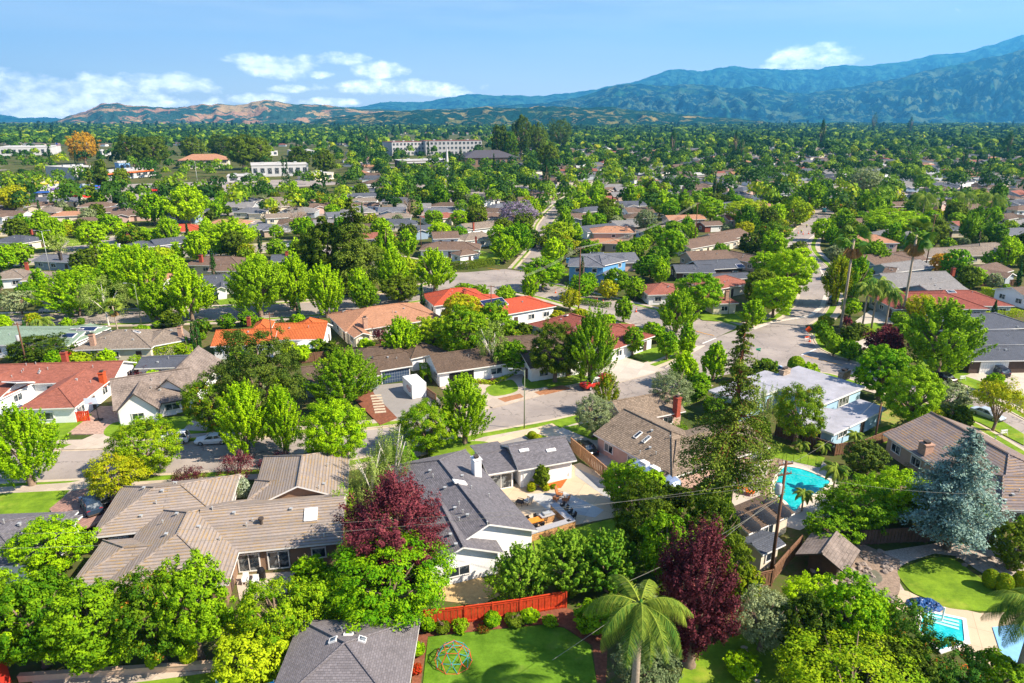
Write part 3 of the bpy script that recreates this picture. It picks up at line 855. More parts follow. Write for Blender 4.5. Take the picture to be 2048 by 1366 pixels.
h = H('hip-roofed house with plum-grey shingles beside the climbing dome lawn', 'purp', 'cream', [((600, 1240), (841, 1238), -10.6, 'hh', .42, 3.0)])
h.panel(667, 1282, .6, .5); h.panel(724, 1281, .6, .5); h.panel(697, 1270, .7, .35)
h = H('tan house with weathered wood-shake roof and red brick chimney', 'shake', 'pink',
      [((1345, 955), (1240, 897), -11.5, 'hg', .42, 2.8, 15), ((1345, 955), (1541, 894), 9.5, 'hg', .4, 2.82), ((1252, 846), (1372, 822), 8, 'gg', .45, 2.8)],
      openings=[(1, 'f', .9, 2.0, .2, 2.2, 's')])
h.chimney(1351, 846, .9, .8, 2.4)
for u, v in ((1276, 871), (1293, 880)): h.panel(u, v, .5, 1.3)
for u, v, k in ((1300, 898, 1), (1280, 908, 0), (1312, 910, 0), (1340, 877, 0)): h.vent(u, v, k)
h = H('flat white-roofed pale blue modernist house on the corner', 'white', 'blue',
      [((1648, 808), (1732, 773), (1610, 727), 'f', 0, 3.5), ((1486, 806), (1600, 762), 6.5, 'f', 0, 3.45), ((1668, 868), (1776, 816), (1717, 798), 'f', 0, 2.75), ((1590, 850), (1672, 866), 9, 'f', 0, 2.7)],
      openings=[(0, 'f', .55, 3.0, 1.4, 2.9, 'w'), (2, 'f', .2, 2.4, 1.2, 2.2, 'w'), (2, 'f', .6, 1.0, .1, 2.1, 'd')], ridge=False, vents=False)
h.chimney(1569, 748, 2.0, .9, .8, roofm('stone_chimney', 'b09a84', .2, .5, .4, .4)); h.chimney(1688, 752, 2.4, .9, .9, roofm('stone_chimney', 'b09a84', .2, .5, .4, .4))
h.vent(1657, 800, 1); h.vent(1660, 838, 0)
h = H('long house with dark ribbed tile roof behind the blue cedar', 'rib6', 'beige',
      [((2003, 1019), (1780, 876), -14, 'hg', .4, 2.8, 20), ((2003, 1019), (2100, 1020), 9, 'hg', .4, 2.75)])
h.chimney(1850, 905, 1.3, 1.2, 1.2, TBRICK); h.vent(2010, 1003, 1); h.vent(1990, 880, 0)
# garden pavilions and sheds
h = H('storybook house with curled grey shake roof and an ivy-framed gable', 'tudor', 'white',
      [((226, 822), (390, 795), 9.5, 'gg', .75, 2.5), ((228, 828), (318, 818), 9, 'xgg', .95, 2.4), ((388, 792), (446, 720), 7.5, 'gg', .8, 2.7, 17)],
      openings=[(1, 'r', .5, 2.4, .8, 1.8, 'w'), (0, 'f', .72, 2.2, .9, 2.0, 'w'), (0, 'f', .9, 1.0, .1, 2.1, 'd')], trim=DTRIM)
h = H('white house with red-brown shingle roof and orange brick chimney on its side wall', 'red', 'white',
      [((-80, 772), (226, 762), 9.5, 'gg', .4, 2.8), ((150, 815), (226, 756), 8.4, 'hg', .42, 2.85), ((-5, 800), (74, 763), 9, 'hg', .38, 2.8), ((-80, 795), (-5, 800), 8, 'gg', .35, 2.8)],
      openings=[(1, 'l', .4, 2.6, .8, 2.0, 'w')])
h.chimney(207, 765, .8, 1.0, 1.7, roofm('orange_brick', 'c0542c', .08, .22, .3, .2, mort=.01)); h.chimney(131, 722, .9, .8, 1.6)
for u, v in ((53, 732), (72, 729), (80, 742), (44, 746), (24, 755), (186, 735), (47, 742), (96, 740)): h.vent(u, v, 0)
h.panel(37, 770, 2.6, 3.4, 'solar_panel', SOLAR)
h = H('low house with slate-grey shallow roof behind the purple shrub', 'dgrey', 'white', [((268, 737), (396, 733), 7, 'gg', .25, 2.8)])
h = H('brown-roofed garage house with a navy garage door', 'dshake', 'grey',
      [((758, 742), (826, 731), 7.5, 'gg', .42, 2.8), ((606, 768), (762, 750), 8, 'gg', .4, 2.75), ((700, 722), (830, 712), 7, 'hh', .35, 2.7)],
      openings=[(0, 'f', .5, 5.0, .05, 2.3, 'g', mat('navy_paint', '34465e', .6, .1)), (1, 'f', .7, 1.6, .9, 2, 'w')])
h = H('pale blue house with brown shake roof and an open two-car garage', 'dshake', 'white',
      [((875, 747), (1078, 718), 9.5, 'gg', .4, 2.8), ((1060, 738), (1168, 722), 9, 'gg', .4, 2.85), ((955, 702), (1140, 690), 8, 'hh', .3, 2.75), ((822, 718), (893, 703), 9, 'hh', .35, 2.7)],
      openings=[(0, 'f', .22, 4.6, .05, 2.25, 'o'), (0, 'f', .58, 2.2, .9, 2.1, 'w')])
h.chimney(960, 690, 1.3, .9, 1.6, MC['white_brick'])
# --- second row
h = H('wide house with tan shingle hip roof and tan brick chimney', 'tan', 'cream', [((690, 664), (886, 636), 15, 'hh', .34, 2.8), ((668, 640), (730, 634), 6, 'hh', .35, 2.7), ((708, 676), (745, 670), 6, 'xgg', .4, 2.7)])
h.chimney(731, 655, .9, .9, 2.0, TBRICK); h.vent(808, 618, 1); h.vent(715, 650, 0)
h = H('white house with bright red-orange roof and a dark solar array', 'rorange', 'white', [((950, 640), (1113, 612), 11, 'hh', .34, 3.2), ((868, 612), (985, 600), 12, 'hh', .38, 3.2), ((920, 625), (1030, 612), 12, 'hh', .34, 3.15)])
h.panel(988, 607, 6.0, 3.2, 'solar_panel', SOLAR); h.chimney(929, 590, .7, .7, 1.0); h.vent(1045, 605, 1)
h = H('wide house with dark red-brown hip roof beside the street junction', 'dred', 'white', [((1056, 648), (1225, 700), 13.5, 'hh', .34, 2.9), ((1180, 672), (1282, 672), 8, 'hh', .34, 2.8)])
h.panel(1130, 632, 1.6, .5, 'skylight'); h.vent(1122, 640, 1); h.vent(1160, 645, 0)
h = H('house with two blocks of orange clay tile roof', 'orange', 'white', [((420, 693), (548, 688), 9.5, 'gg', .38, 2.9), ((538, 680), (648, 678), 9.5, 'gg', .42, 3.1), ((500, 664), (540, 662), 7, 'xhh', .6, 3.6), ((585, 664), (645, 662), 7, 'xhh', .6, 3.6)])
h.chimney(498, 646, .7, .7, 1.2)
h = H('house with beige shake hip roofs and two pale brick chimneys', 'beige', 'cream', [((145, 700), (303, 696), 12, 'hh', .34, 2.8), ((295, 694), (392, 676), 10, 'hh', .34, 2.8)])
h.chimney(187, 690, .9, .7, 2.0, TBRICK); h.chimney(362, 672, .8, .7, 1.8, TBRICK); h.panel(274, 665, 1.2, .7); h.vent(222, 663, 1); h.vent(252, 662, 1)
h = H('long house with pale green roof carrying three solar arrays', 'green', 'white', [((-80, 690), (140, 690), 13, 'gg', .2, 2.8), ((135, 692), (222, 655), 9, 'gg', .16, 2.85)], vents=True)
for u, v, a, b in ((158, 658, 2.4, 1.6), (176, 664, 3.6, 1.7), (138, 672, 2.4, 1.8)): h.panel(u, v, a, b, 'solar_panel', SOLAR)
H('house with brown roof and two red chimneys at the left edge', 'beige', 'white', [((-30, 560), (50, 556), 12, 'hh', .32, 2.8), ((40, 562), (112, 556), 9, 'hh', .32, 2.8)]).chimney(55, 540, .8, .7, 2)
h = H('slate-roofed house with a long lit lawn and red chimney', 'dgrey', 'cream', [((-20, 484), (45, 486), 11, 'hh', .32, 2.8), ((44, 487), (100, 478), 10, 'hh', .32, 2.8)]); h.chimney(63, 466, .8, .7, 1.2)
H('grey house with black chimney behind the pale birch', 'grey', 'grey', [((62, 522), (170, 526), 10, 'gg', .25, 2.8), ((160, 522), (200, 518), 8, 'gg', .3, 2.8)]).chimney(122, 520, .8, .7, 2.2, DTRIM)
h = H('house with beige brown hip roof and white chimney in front of the maples', 'mbrown', 'grey', [((196, 512), (300, 515), 12, 'hh', .32, 2.8), ((290, 508), (340, 506), 10, 'hh', .32, 2.8)]); h.chimney(238, 494, .8, .7, 1, TRIM)
h = H('grey-roofed house with blue solar panels and brick chimney', 'dgrey', 'bluegrey', [((250, 498), (318, 492), 9, 'hh', .35, 2.8), ((312, 492), (382, 484), 9, 'gg', .35, 2.8)]); h.chimney(257, 480, .8, .7, 2); h.panel(300, 470, 5, 2, 'solar_panel', SOLAR)
H('low house with long brick-red tile roof', 'rorange', 'cream', [((306, 466), (408, 462), 13, 'hh', .32, 2.8)])
h = H('brown-roofed house fronted by a purple-leaved tree', 'mbrown', 'cream', [((365, 530), (480, 532), 11, 'hh', .32, 2.8), ((415, 542), (480, 542), 7, 'gg', .35, 2.8)]); h.chimney(403, 524, 1, .9, 2, BRICK)
h = H('white gabled house with grey roof and black chimney behind the maple row', 'dgrey', 'white', [((395, 572), (468, 568), 9, 'gg', .4, 2.8), ((430, 580), (455, 578), 6, 'xgg', .5, 2.8)])
H('dark-roofed house behind the far kerb beside the tall conifers', 'dgrey', 'grey', [((540, 524), (640, 520), 9, 'gg', .3, 2.8)]).chimney(574, 511, .9, .8, 1, BRICK)
h = H('house with grey shake roof behind the clipped hedge corner', 'mbrown', 'white', [((838, 500), (960, 500), 11, 'hh', .34, 2.8), ((866, 478), (920, 476), 9, 'gg', .4, 4.6), ((920, 512), (962, 506), 6, 'hh', .4, 2.8)]); h.chimney(952, 486, .6, .6, 2, BRICK)
h = H('beige-roofed house behind the hedge corner with a red chimney', 'beige', 'white', [((930, 482), (1000, 474), 10, 'hh', .34, 3.0), ((935, 460), (1010, 452), 10, 'gg', .35, 3.2)]); h.chimney(947, 460, .6, .6, 2.4)
h = H('two-storey bright blue house with grey roof and solar panels', 'grey', 'cobalt', [((1135, 532), (1210, 534), 11, 'hh', .34, 5.6), ((1205, 532), (1256, 520), 10, 'hh', .34, 5.6), ((1190, 552), (1222, 556), 6, 'xgg', .5, 3.0)])
h.panel(1194, 507, 4.4, 2.6, 'solar_panel', SOLAR); h.panel(1237, 508, 2.6, 2.6, 'solar_panel', SOLAR); h.chimney(1136, 522, 1.1, .8, .8, MC['bright_blue_paint'])
h = H('two-storey tan house with broad eaves behind the yellow-green tree', 'tan', 'beige', [((1185, 466), (1270, 466), 11, 'hh', .3, 5.6), ((1170, 486), (1245, 488), 8, 'hh', .3, 3.0)]); h.chimney(1252, 462, .9, .8, 1.6, TBRICK)
H('red-brown hip-roofed house half hidden behind the dark street tree', 'red', 'white', [((1296, 590), (1375, 588), 11, 'hh', .34, 2.8)])
h = H('red-brown hip-roofed corner house with a front lawn and brick chimney', 'red', 'cream', [((1425, 608), (1478, 606), 12, 'hh', .36, 2.9), ((1430, 580), (1505, 566), 10, 'hh', .36, 2.85)]); h.chimney(1453, 598, .8, .7, 2, TBRICK)
h = H('slate-roofed house with a small bright solar panel by the curved street', 'dgrey', 'dark', [((1352, 545), (1432, 545), 9, 'gg', .3, 2.8), ((1400, 540), (1490, 535), 9, 'gg', .4, 3.2), ((1430, 560), (1508, 556), 7, 'gg', .25, 2.8)]); h.panel(1480, 533, 2.4, 1.8, 'solar_panel', SOLAR)
H('brown-roofed house with a white patio cover beside the curved street', 'mbrown', 'beige', [((1385, 522), (1470, 518), 10, 'gg', .4, 2.9), ((1440, 512), (1512, 528), 9, 'gg', .3, 2.8)])
H('pinkish brown long-roofed house above the curved street', 'mbrown', 'cream', [((1382, 498), (1480, 480), 11, 'gg', .35, 2.9), ((1440, 482), (1505, 470), 11, 'gg', .35, 3.0)])
h = H('two-storey house with terracotta hip roof beside the left tall palm', 'tan', 'pink', [((1702, 486), (1800, 486), 11, 'hh', .34, 5.6), ((1700, 496), (1740, 500), 8, 'gg', .3, 3)]); 
h = H('long house with brown roof behind the two tall palms', 'mbrown', 'bluegrey', [((1750, 530), (1860, 520), 11, 'gg', .36, 2.9), ((1765, 545), (1790, 548), 6, 'gg', .4, 2.8)])
h = H('big grey-roofed pale blue gabled house behind the right tall palm', 'pale', 'bluegrey', [((1788, 575), (1925, 570), 13, 'gg', .36, 3.0), ((1870, 590), (1940, 580), 9, 'gg', .36, 3.0), ((1790, 545), (1870, 535), 10, 'gg', .3, 3.0)]); h.chimney(1905, 548, .9, .8, 1.6)
h = H('wide house with dull red hip roof behind the great green tree', 'dred', 'grey', [((1790, 618), (1980, 618), 13, 'hh', .32, 2.9), ((1860, 612), (2030, 612), 14, 'hh', .3, 2.85)]); h.panel(1902, 584, 2, 1.2)
h = H('large charcoal-roofed house with a white garage door', 'dgrey', 'dark', [((1940, 722), (2100, 720), 9, 'gg', .3, 2.8), ((1935, 690), (2100, 688), 10, 'gg', .25, 3.0), ((1930, 660), (2080, 655), 12, 'hh', .28, 3.2)],
      openings=[(0, 'f', .33, 5.0, .05, 2.2, 'g')])
h.vent(2018, 702, 0); h.vent(2035, 655, 1)
H('long beige house with grey roof and a white chimney at the right edge', 'beige', 'cream', [((1850, 515), (1990, 510), 12, 'gg', .3, 2.9), ((1960, 505), (2050, 500), 12, 'hh', .3, 2.9)])
h = H('white-garaged house with dark grey roof behind the utility pole', 'dgrey', 'cream', [((1848, 462), (1940, 460), 11, 'hh', .3, 2.9), ((1860, 462), (1890, 462), 8, 'gg', .3, 2.9)])
H('brown house with long flat red lower roof by the queen palms', 'mbrown', 'red', [((1745, 415), (1830, 412), 11, 'gg', .3, 3.0), ((1740, 428), (1840, 428), 8, 'gg', .2, 2.8)])
H('brown-roofed house beside the parked cars with a front porch', 'mbrown', 'cream', [((1690, 450), (1760, 446), 10, 'hh', .32, 2.9)])
H('bright white two-storey house with grey roof above the curved street', 'grey', 'white', [((1545, 388), (1600, 386), 11, 'gg', .34, 5.8), ((1520, 396), (1556, 394), 9, 'gg', .3, 3.0)])
H('brown house with white garage door left of the round golden tree', 'mbrown', 'red', [((1410, 452), (1450, 450), 8, 'gg', .3, 2.8)], openings=[(0, 'f', .6, 4.6, .05, 2.2, 'g')])
# ------------------------------------------------------------ trees
def quads_mesh(name, C, N, size, asp, v, mat_, extra=None, smooth=False):
    """C centres (n,3), N normals (n,3), size (n,), builds rhombic leaves"""
    n = len(C)
    r = rng.normal(size=(n, 3)); T = np.cross(N, r); T /= np.linalg.norm(T, axis=1, keepdims=True) + 1e-9
    B = np.cross(N, T)
    s = size[:, None]
    V = np.stack([C - T * s, C - B * s * asp + N * s * .15, C + T * s, C + B * s * asp + N * s * .15], 1).reshape(-1, 3)
    me = D.meshes.new(name)
    me.vertices.add(4 * n); me.vertices.foreach_set('co', V.astype(np.float32).ravel())
    me.loops.add(4 * n); me.loops.foreach_set('vertex_index', np.arange(4 * n, dtype=np.int32))
    me.polygons.add(n); me.polygons.foreach_set('loop_start', np.arange(0, 4 * n, 4, dtype=np.int32)); me.polygons.foreach_set('loop_total', np.full(n, 4, dtype=np.int32))
    me.update(calc_edges=True)
    at = me.attributes.new('v', 'FLOAT', 'FACE'); at.data.foreach_set('value', v.astype(np.float32))
    me.materials.append(mat_)
    return me
def crown_data(shape, nl, ls, seed):
    """unit-ish crown: width 2 (radius 1), height 2, centre 0; returns C,N,v in crown units; ls leaf half size in units"""
    g = np.random.default_rng(seed)
    kind = shape
    ncl = {'map': 300, 'rnd': 420, 'pur': 380, 'olv': 90, 'brc': 60, 'col': 60, 'ball': 60, 'wil': 90, 'umb': 110, 'box': 80}.get(kind, 110)
    U = g.normal(size=(ncl, 3)); U /= np.linalg.norm(U, axis=1, keepdims=True)
    rad = g.uniform(.35, 1, ncl) ** .45
    c = U * rad[:, None]
    if kind == 'map':   # upright, widest low, ragged pointed top
        t = (c[:, 2] + 1) / 2
        k = np.interp(t, [0, .15, .4, .75, 1], [.75, 1.0, 1.05, .72, .35]); c[:, :2] *= k[:, None] / np.maximum(.35, np.sqrt(1 - np.clip(c[:, 2], -1, 1) ** 2 * .65))[:, None] * .9
    elif kind == 'umb':
        c[:, 2] = np.abs(c[:, 2]) * 1.1 - .55 + .25 * g.normal(size=ncl); 
    elif kind in ('col',):
        t = (c[:, 2] + 1) / 2; c[:, :2] *= np.interp(t, [0, .2, .6, 1], [.7, 1, .85, .15])[:, None]
    elif kind == 'box':
        c = g.uniform(-1, 1, (ncl, 3)); c[:, 0] *= 1
    elif kind == 'pur':
        t = (c[:, 2] + 1) / 2; c[:, :2] *= np.interp(t, [0, .3, .7, 1], [.7, 1.1, 1.0, .55])[:, None]
    # lumps: push some sectors in and out
    lump = np.array([noise.noise(Vector((a * 1.7 + seed, b * 1.7, d * 1.7))) for a, b, d in c])
    c *= (1 + lump * (.34 if kind not in ('ball', 'box', 'col') else .06))[:, None]
    sc_ = {'map': .13, 'rnd': .115, 'pur': .12, 'olv': .24, 'brc': .2, 'col': .25, 'ball': .3, 'wil': .16, 'umb': .2, 'box': .35}.get(kind, .22)
    cr = sc_ * g.uniform(.6, 1.35, ncl)
    w = cr ** 2; idx = g.choice(ncl, nl, p=w / w.sum())
    Q = g.normal(size=(nl, 3)); Q /= np.linalg.norm(Q, axis=1, keepdims=True)
    rr = g.uniform(0, 1, nl) ** .4
    off = Q * rr[:, None] * cr[idx][:, None]
    if kind in ('map',):   # clumps stretched up and outward
        dirs = c.copy(); dirs[:, 2] = np.abs(dirs[:, 2]) * .5 + .85; dirs /= np.linalg.norm(dirs, axis=1, keepdims=True)
        a = g.uniform(-1, 1, nl) * 1.9; k = 1 - np.abs(a) / 2.3
        off = off * k[:, None] * .75 + dirs[idx] * (a * cr[idx])[:, None]
    if kind == 'pur':
        dirs = c / (np.linalg.norm(c, axis=1, keepdims=True) + 1e-6); dirs[:, 2] += .5; a = g.uniform(-1, 1, nl) * 1.5
        off = off * .8 + dirs[idx] * (a * cr[idx])[:, None]
    if kind == 'wil':
        a = g.uniform(0, 1, nl); off = off * .7; off[:, 2] -= a * .55
    if kind == 'rnd': off[:, 2] *= .75
    C = c[idx] + off
    outw = C / (np.linalg.norm(C, axis=1, keepdims=True) + 1e-6)
    N = Q * .8 + outw * .7 + g.normal(size=(nl, 3)) * .45; N[:, 2] += .25
    N /= np.linalg.norm(N, axis=1, keepdims=True)
    cv = g.uniform(0, 1, ncl); v = np.clip(.5 * cv[idx] + .5 * g.uniform(0, 1, nl), 0, 1)
    if kind == 'ball': C = U[idx % ncl] * 0 + Q * (.93 + .1 * g.uniform(-1, 1, nl))[:, None]; N = Q + g.normal(size=(nl, 3)) * .35; N /= np.linalg.norm(N, axis=1, keepdims=True)
    if kind == 'box':
        C = g.uniform(-1, 1, (nl, 3)); ax = g.integers(0, 3, nl); sg = np.where(g.uniform(size=nl) < .5, -1, 1); sg = np.where(ax == 2, 1, sg)
        C[np.arange(nl), ax] = sg * (.95 + .08 * g.normal(size=nl)); N = np.zeros((nl, 3)); N[np.arange(nl), ax] = sg; N += g.normal(size=(nl, 3)) * .45; N /= np.linalg.norm(N, axis=1, keepdims=True)
    return C, N, v
LM = dict(
    lime=leafm('lime_leaves', '528c04', 'b4d40e', None), green=leafm('green_leaves', '437406', '9cc014'), deep=leafm('deep_green_leaves', '2c4808', '788c1a'),
    yel=leafm('yellow_green_leaves', '6c8a0a', 'bebc12', 'ccaa24'), pur=leafm('purple_leaves', '421c22', '843c44', '9c5c50', trans=.18), red=leafm('crimson_leaves', '6e0f20', 'b02c3c'),
    olv=leafm('olive_leaves', '62744a', 'a3ad78'), brc=leafm('birch_leaves', '5d7a26', 'a8b85a'), tip=leafm('bronze_tipped_leaves', '3c6a0c', '8aa416', 'b86a24'),
    con=leafm('conifer_needles', '34540e', '788a28', trans=.15), blue=leafm('blue_green_needles', '40625a', '8ea898', trans=.1), cyp=leafm('cypress_needles', '1d3f16', '3f6a22', trans=.1),
    box=leafm('boxwood_leaves', '5c8c08', 'b8c818'), gold=leafm('golden_leaves', 'a07a10', 'dda82a'), jac=leafm('mauve_blossom', '6c6c5c', '94849e'), bare=leafm('brown_twigs', '8a7058', 'b59a80'),
    lgt=leafm('glossy_light_leaves', '487c14', '98b830'), frond=leafm('palm_frond', '3c6a22', '9aa83a', trans=.2), dead=leafm('dead_frond', '7a5a34', 'a8854e', trans=.1), flame=leafm('orange_flowering_leaves', '33661a', '6f9424', 'd2561e'),
    white=leafm('white_flowers', '5f8a3a', 'c8d0b0', 'f0f0e8'), dk=leafm('magnolia_leaves', '2c4f16', '7c8a2a'), redfl=leafm('red_flowers', '4a6a1a', 'c03018', 'd83a20'),
)
BARK = mat('grey_bark', '7d6a58', .95, .3, 4, fine=.6); BARKR = mat('redwood_bark', '8a5236', .95, .3, 4, fine=.6); BARKW = mat('white_birch_bark', 'cfc6b8', .9, .25, 6); BARKP = mat('palm_bark', 'a3917c', .95, .25, 5, fine=.6)
# kind -> (crown shape, leaf material, bark, crown share of the height, leaf size m, leaves near)
TK = {
    'map': ('map', 'lime', BARK, .84, .24, 8000), 'mag': ('map', 'green', BARK, .84, .24, 8000), 'rnd': ('rnd', 'green', BARK, .85, .23, 9000), 'bri': ('rnd', 'lime', BARK, .85, .22, 9000),
    'drk': ('rnd', 'deep', BARK, .88, .22, 9000), 'mgn': ('rnd', 'dk', BARK, .9, .24, 9000), 'yel': ('rnd', 'yel', BARK, .82, .2, 8000), 'ylm': ('map', 'yel', BARK, .84, .2, 7000), 'pur': ('pur', 'pur', BARK, .88, .2, 11000),
    'red': ('umb', 'red', BARK, .8, .14, 4500), 'rdm': ('umb', 'pur', BARK, .85, .14, 4500), 'olv': ('rnd', 'olv', BARK, .82, .17, 9000), 'brc': ('brc', 'brc', BARKW, .8, .14, 3200), 'tip': ('rnd', 'tip', BARK, .85, .2, 8000),
    'wil': ('wil', 'brc', BARKW, .9, .15, 4500), 'jac': ('rnd', 'jac', BARK, .8, .2, 4500), 'bar': ('brc', 'bare', BARK, .85, .1, 1500), 'umb': ('umb', 'yel', BARK, .6, .17, 5000), 'lgt': ('map', 'lgt', BARK, .9, .26, 8000),
    'cyp': ('col', 'cyp', BARK, .97, .16, 3500), 'pop': ('col', 'lime', BARK, .93, .22, 6000), 'bal': ('ball', 'box', BARK, .97, .15, 14000), 'shr': ('rnd', 'green', BARK, .96, .14, 2500), 'ysh': ('rnd', 'yel', BARK, .96, .12, 2200),
    'gld': ('rnd', 'gold', BARK, .9, .25, 5000), 'fla': ('rnd', 'flame', BARK, .95, .17, 8000), 'wht': ('rnd', 'white', BARK, .96, .14, 2500), 'rfl': ('rnd', 'redfl', BARK, .96, .12, 1500), 'gbl': ('ball', 'yel', BARK, .97, .14, 14000),
    'ylr': ('rnd', 'box', BARK, .9, .2, 9000),
}
CR = {}
def crown_mesh(kind, w, h, lod, var):
    """shared crown meshes, built for quantised sizes"""
    shape, lm, bark, sh, ls, nl = TK[kind]
    qw = max(.5, round(w / 1.5) * 1.5 if w > 3 else round(w * 2) / 2); qh = max(.5, round(h / 1.5) * 1.5 if h > 3 else round(h * 2) / 2)
    key = (kind, qw, qh, lod, var)
    if key not in CR:
        area = qw * qh
        n = int(nl * min({0: 1.8, 1: 2.2, 2: 4, 3: 8}[lod], max(.3, area / 60)))
        f = {0: 2.3, 1: 1.1, 2: .42, 3: .19}[lod]; n = max(120, int(n * f)); s = ls * {0: .62, 1: 1.05, 2: 1.75, 3: 2.6}[lod]
        C, N, v = crown_data(shape, n, s, hash(key) % 1000 + var * 17 if False else (len(CR) * 7 + 3))
        C = C * np.array([qw / 2, qw / 2, qh / 2])
        N = N / np.array([qw / 2, qw / 2, qh / 2]); N /= np.linalg.norm(N, axis=1, keepdims=True)
        size = s * rng.uniform(.65, 1.25, n)
        CR[key] = quads_mesh('crown', C, N, size, .55, v, LM[lm])
    return CR[key], qw, qh
TR = {}
def trunk_mesh(bark, H_, cw, z0, var, multi=1):
    key = (bark.name, round(H_), round(cw / 2), round(z0 * 2), var, multi)
    if key not in TR:
        g = random.Random(len(TR)); mb = MB()
        r = (.035 * H_ + .04) * (.45 if bark.name.startswith('white') else 1)
        for s in range(multi):
            lean = Vector((g.uniform(-.3, .3), g.uniform(-.3, .3), 0)) * (2 if multi > 1 else .6)
            fork = Vector((0, 0, z0 * (1.05 if multi == 1 else .4))) + lean * .5
            rr = r / math.sqrt(multi)
            mb.tube([(0, 0, -.1), (0, 0, .2), fork * .5, fork], [rr * 1.5, rr * 1.05, rr * .9, rr * .75], 8)
            for k in range(6 if multi == 1 else 3):
                a = g.uniform(0, 6.28); ln = cw * g.uniform(.22, .4); top = H_ * g.uniform(.62, .9)
                e = Vector((math.cos(a) * ln, math.sin(a) * ln, top)); m1 = fork.lerp(e, .45) + Vector((0, 0, .08 * H_ * g.uniform(-.5, .6)))
                mb.tube([fork, m1, e], [rr * .62, rr * .38, .03], 5)
                for j in range(2):
                    b = a + g.uniform(-1, 1); e2 = m1 + Vector((math.cos(b) * ln * .6, math.sin(b) * ln * .6, H_ * g.uniform(.1, .25))); mb.tube([m1, e2], [rr * .3, .02], 4, cap=False)
        me_o = mb.build('trunk', bark, None, smooth=True, uv=False); TR[key] = me_o.data; D.objects.remove(me_o)
    return TR[key]
TREES = []
NAMES = dict(map='maple_tree', mag='maple_tree', rnd='broadleaf_tree', bri='bright_green_tree', drk='dark_green_tree', mgn='magnolia_tree', yel='broadleaf_tree', ylm='maple_tree', pur='plum_tree', red='japanese_maple', rdm='japanese_maple',  # drk, ylr, bri: broadleaf trees of unidentified species, split into separate names
    olv='olive_tree', brc='birch_tree', tip='broadleaf_tree', wil='weeping_tree', jac='jacaranda_tree', bar='bare_tree', umb='broadleaf_tree', lgt='broadleaf_tree', cyp='cypress_tree', pop='poplar_tree', bal='clipped_shrub', gbl='clipped_shrub',
    shr='shrub', ysh='shrub', gld='broadleaf_tree', fla='flowering_shrub', wht='flowering_shrub', rfl='flowering_shrub', ylr='yellow_green_tree')
def link(name, me, parent, loc=(0, 0, 0), rz=0, s=(1, 1, 1)):
    o = D.objects.new(name, me); COL.objects.link(o); o.parent = parent; o.location = loc; o.rotation_euler = (0, 0, rz); o.scale = s; return o
def plant(kind, x, y, H_, W_, label, group=None, dist=None):
    dist = dist or math.hypot(x, y)
    lod = 0 if dist < 115 else 1 if dist < 190 else 2 if dist < 330 else 3
    shape, lm, bark, sh, ls, nl = TK[kind]
    nm = NAMES[kind]; cat = 'shrub' if nm in ('shrub', 'clipped_shrub', 'flowering_shrub') else 'tree'
    t = thing(nm, label, cat, (x, y, 0), 0, group)
    ch = H_ * sh; z0 = H_ - ch
    me, qw, qh = crown_mesh(kind, W_, ch, lod, random.randrange(2))
    link('crown', me, t, (0, 0, z0 + ch / 2), random.uniform(0, 6.28), (W_ / qw, W_ / qw, ch / qh))
    if cat == 'tree': link('trunk', trunk_mesh(bark, H_, W_, max(.8, z0 + ch * .12), 0, 3 if kind in ('umb', 'red', 'rdm') else 1), t, (0, 0, 0), random.uniform(0, 6.28))
    TREES.append((x, y, W_ / 2)); return t
def T(line):
    """kind, u of the foot, v of the foot, v of the top, width in px | label"""
    a, _, label = line.partition('|'); a = a.split(); kind = a[0]; u, v, vt, wp = map(float, a[1:5])
    b = P(u, v, 0); zc = b.y * math.cos(PITCH) - (0 - CH) * math.sin(PITCH)
    dtop = pix_dir(u, vt); Ht = CH + dtop.z * (b.y / dtop.y)
    # the silhouette's top is the crown's back rim: a crown with radius r reads higher by about r*tan
    W_ = wp / F * (zc - 3) * (1.03 if kind in ('map', 'mag') else 1.0)
    ang = -dtop.z / dtop.y; Zs = max(.6, Ht); Ht = Zs; sh = TK[kind][3]
    for _ in range(12):
        a_ = Ht * sh / 2; Ht = Ht + .7 * (Zs - (Ht - a_ + math.sqrt(a_ * a_ + (W_ / 2 * ang) ** 2)))
    Ht = max(Zs * .5, Ht, .6)
    lab = label.strip()
    return plant(kind, b.x, b.y, Ht, W_ * 1.0, lab, GRP.get(lab))
GRP = {}
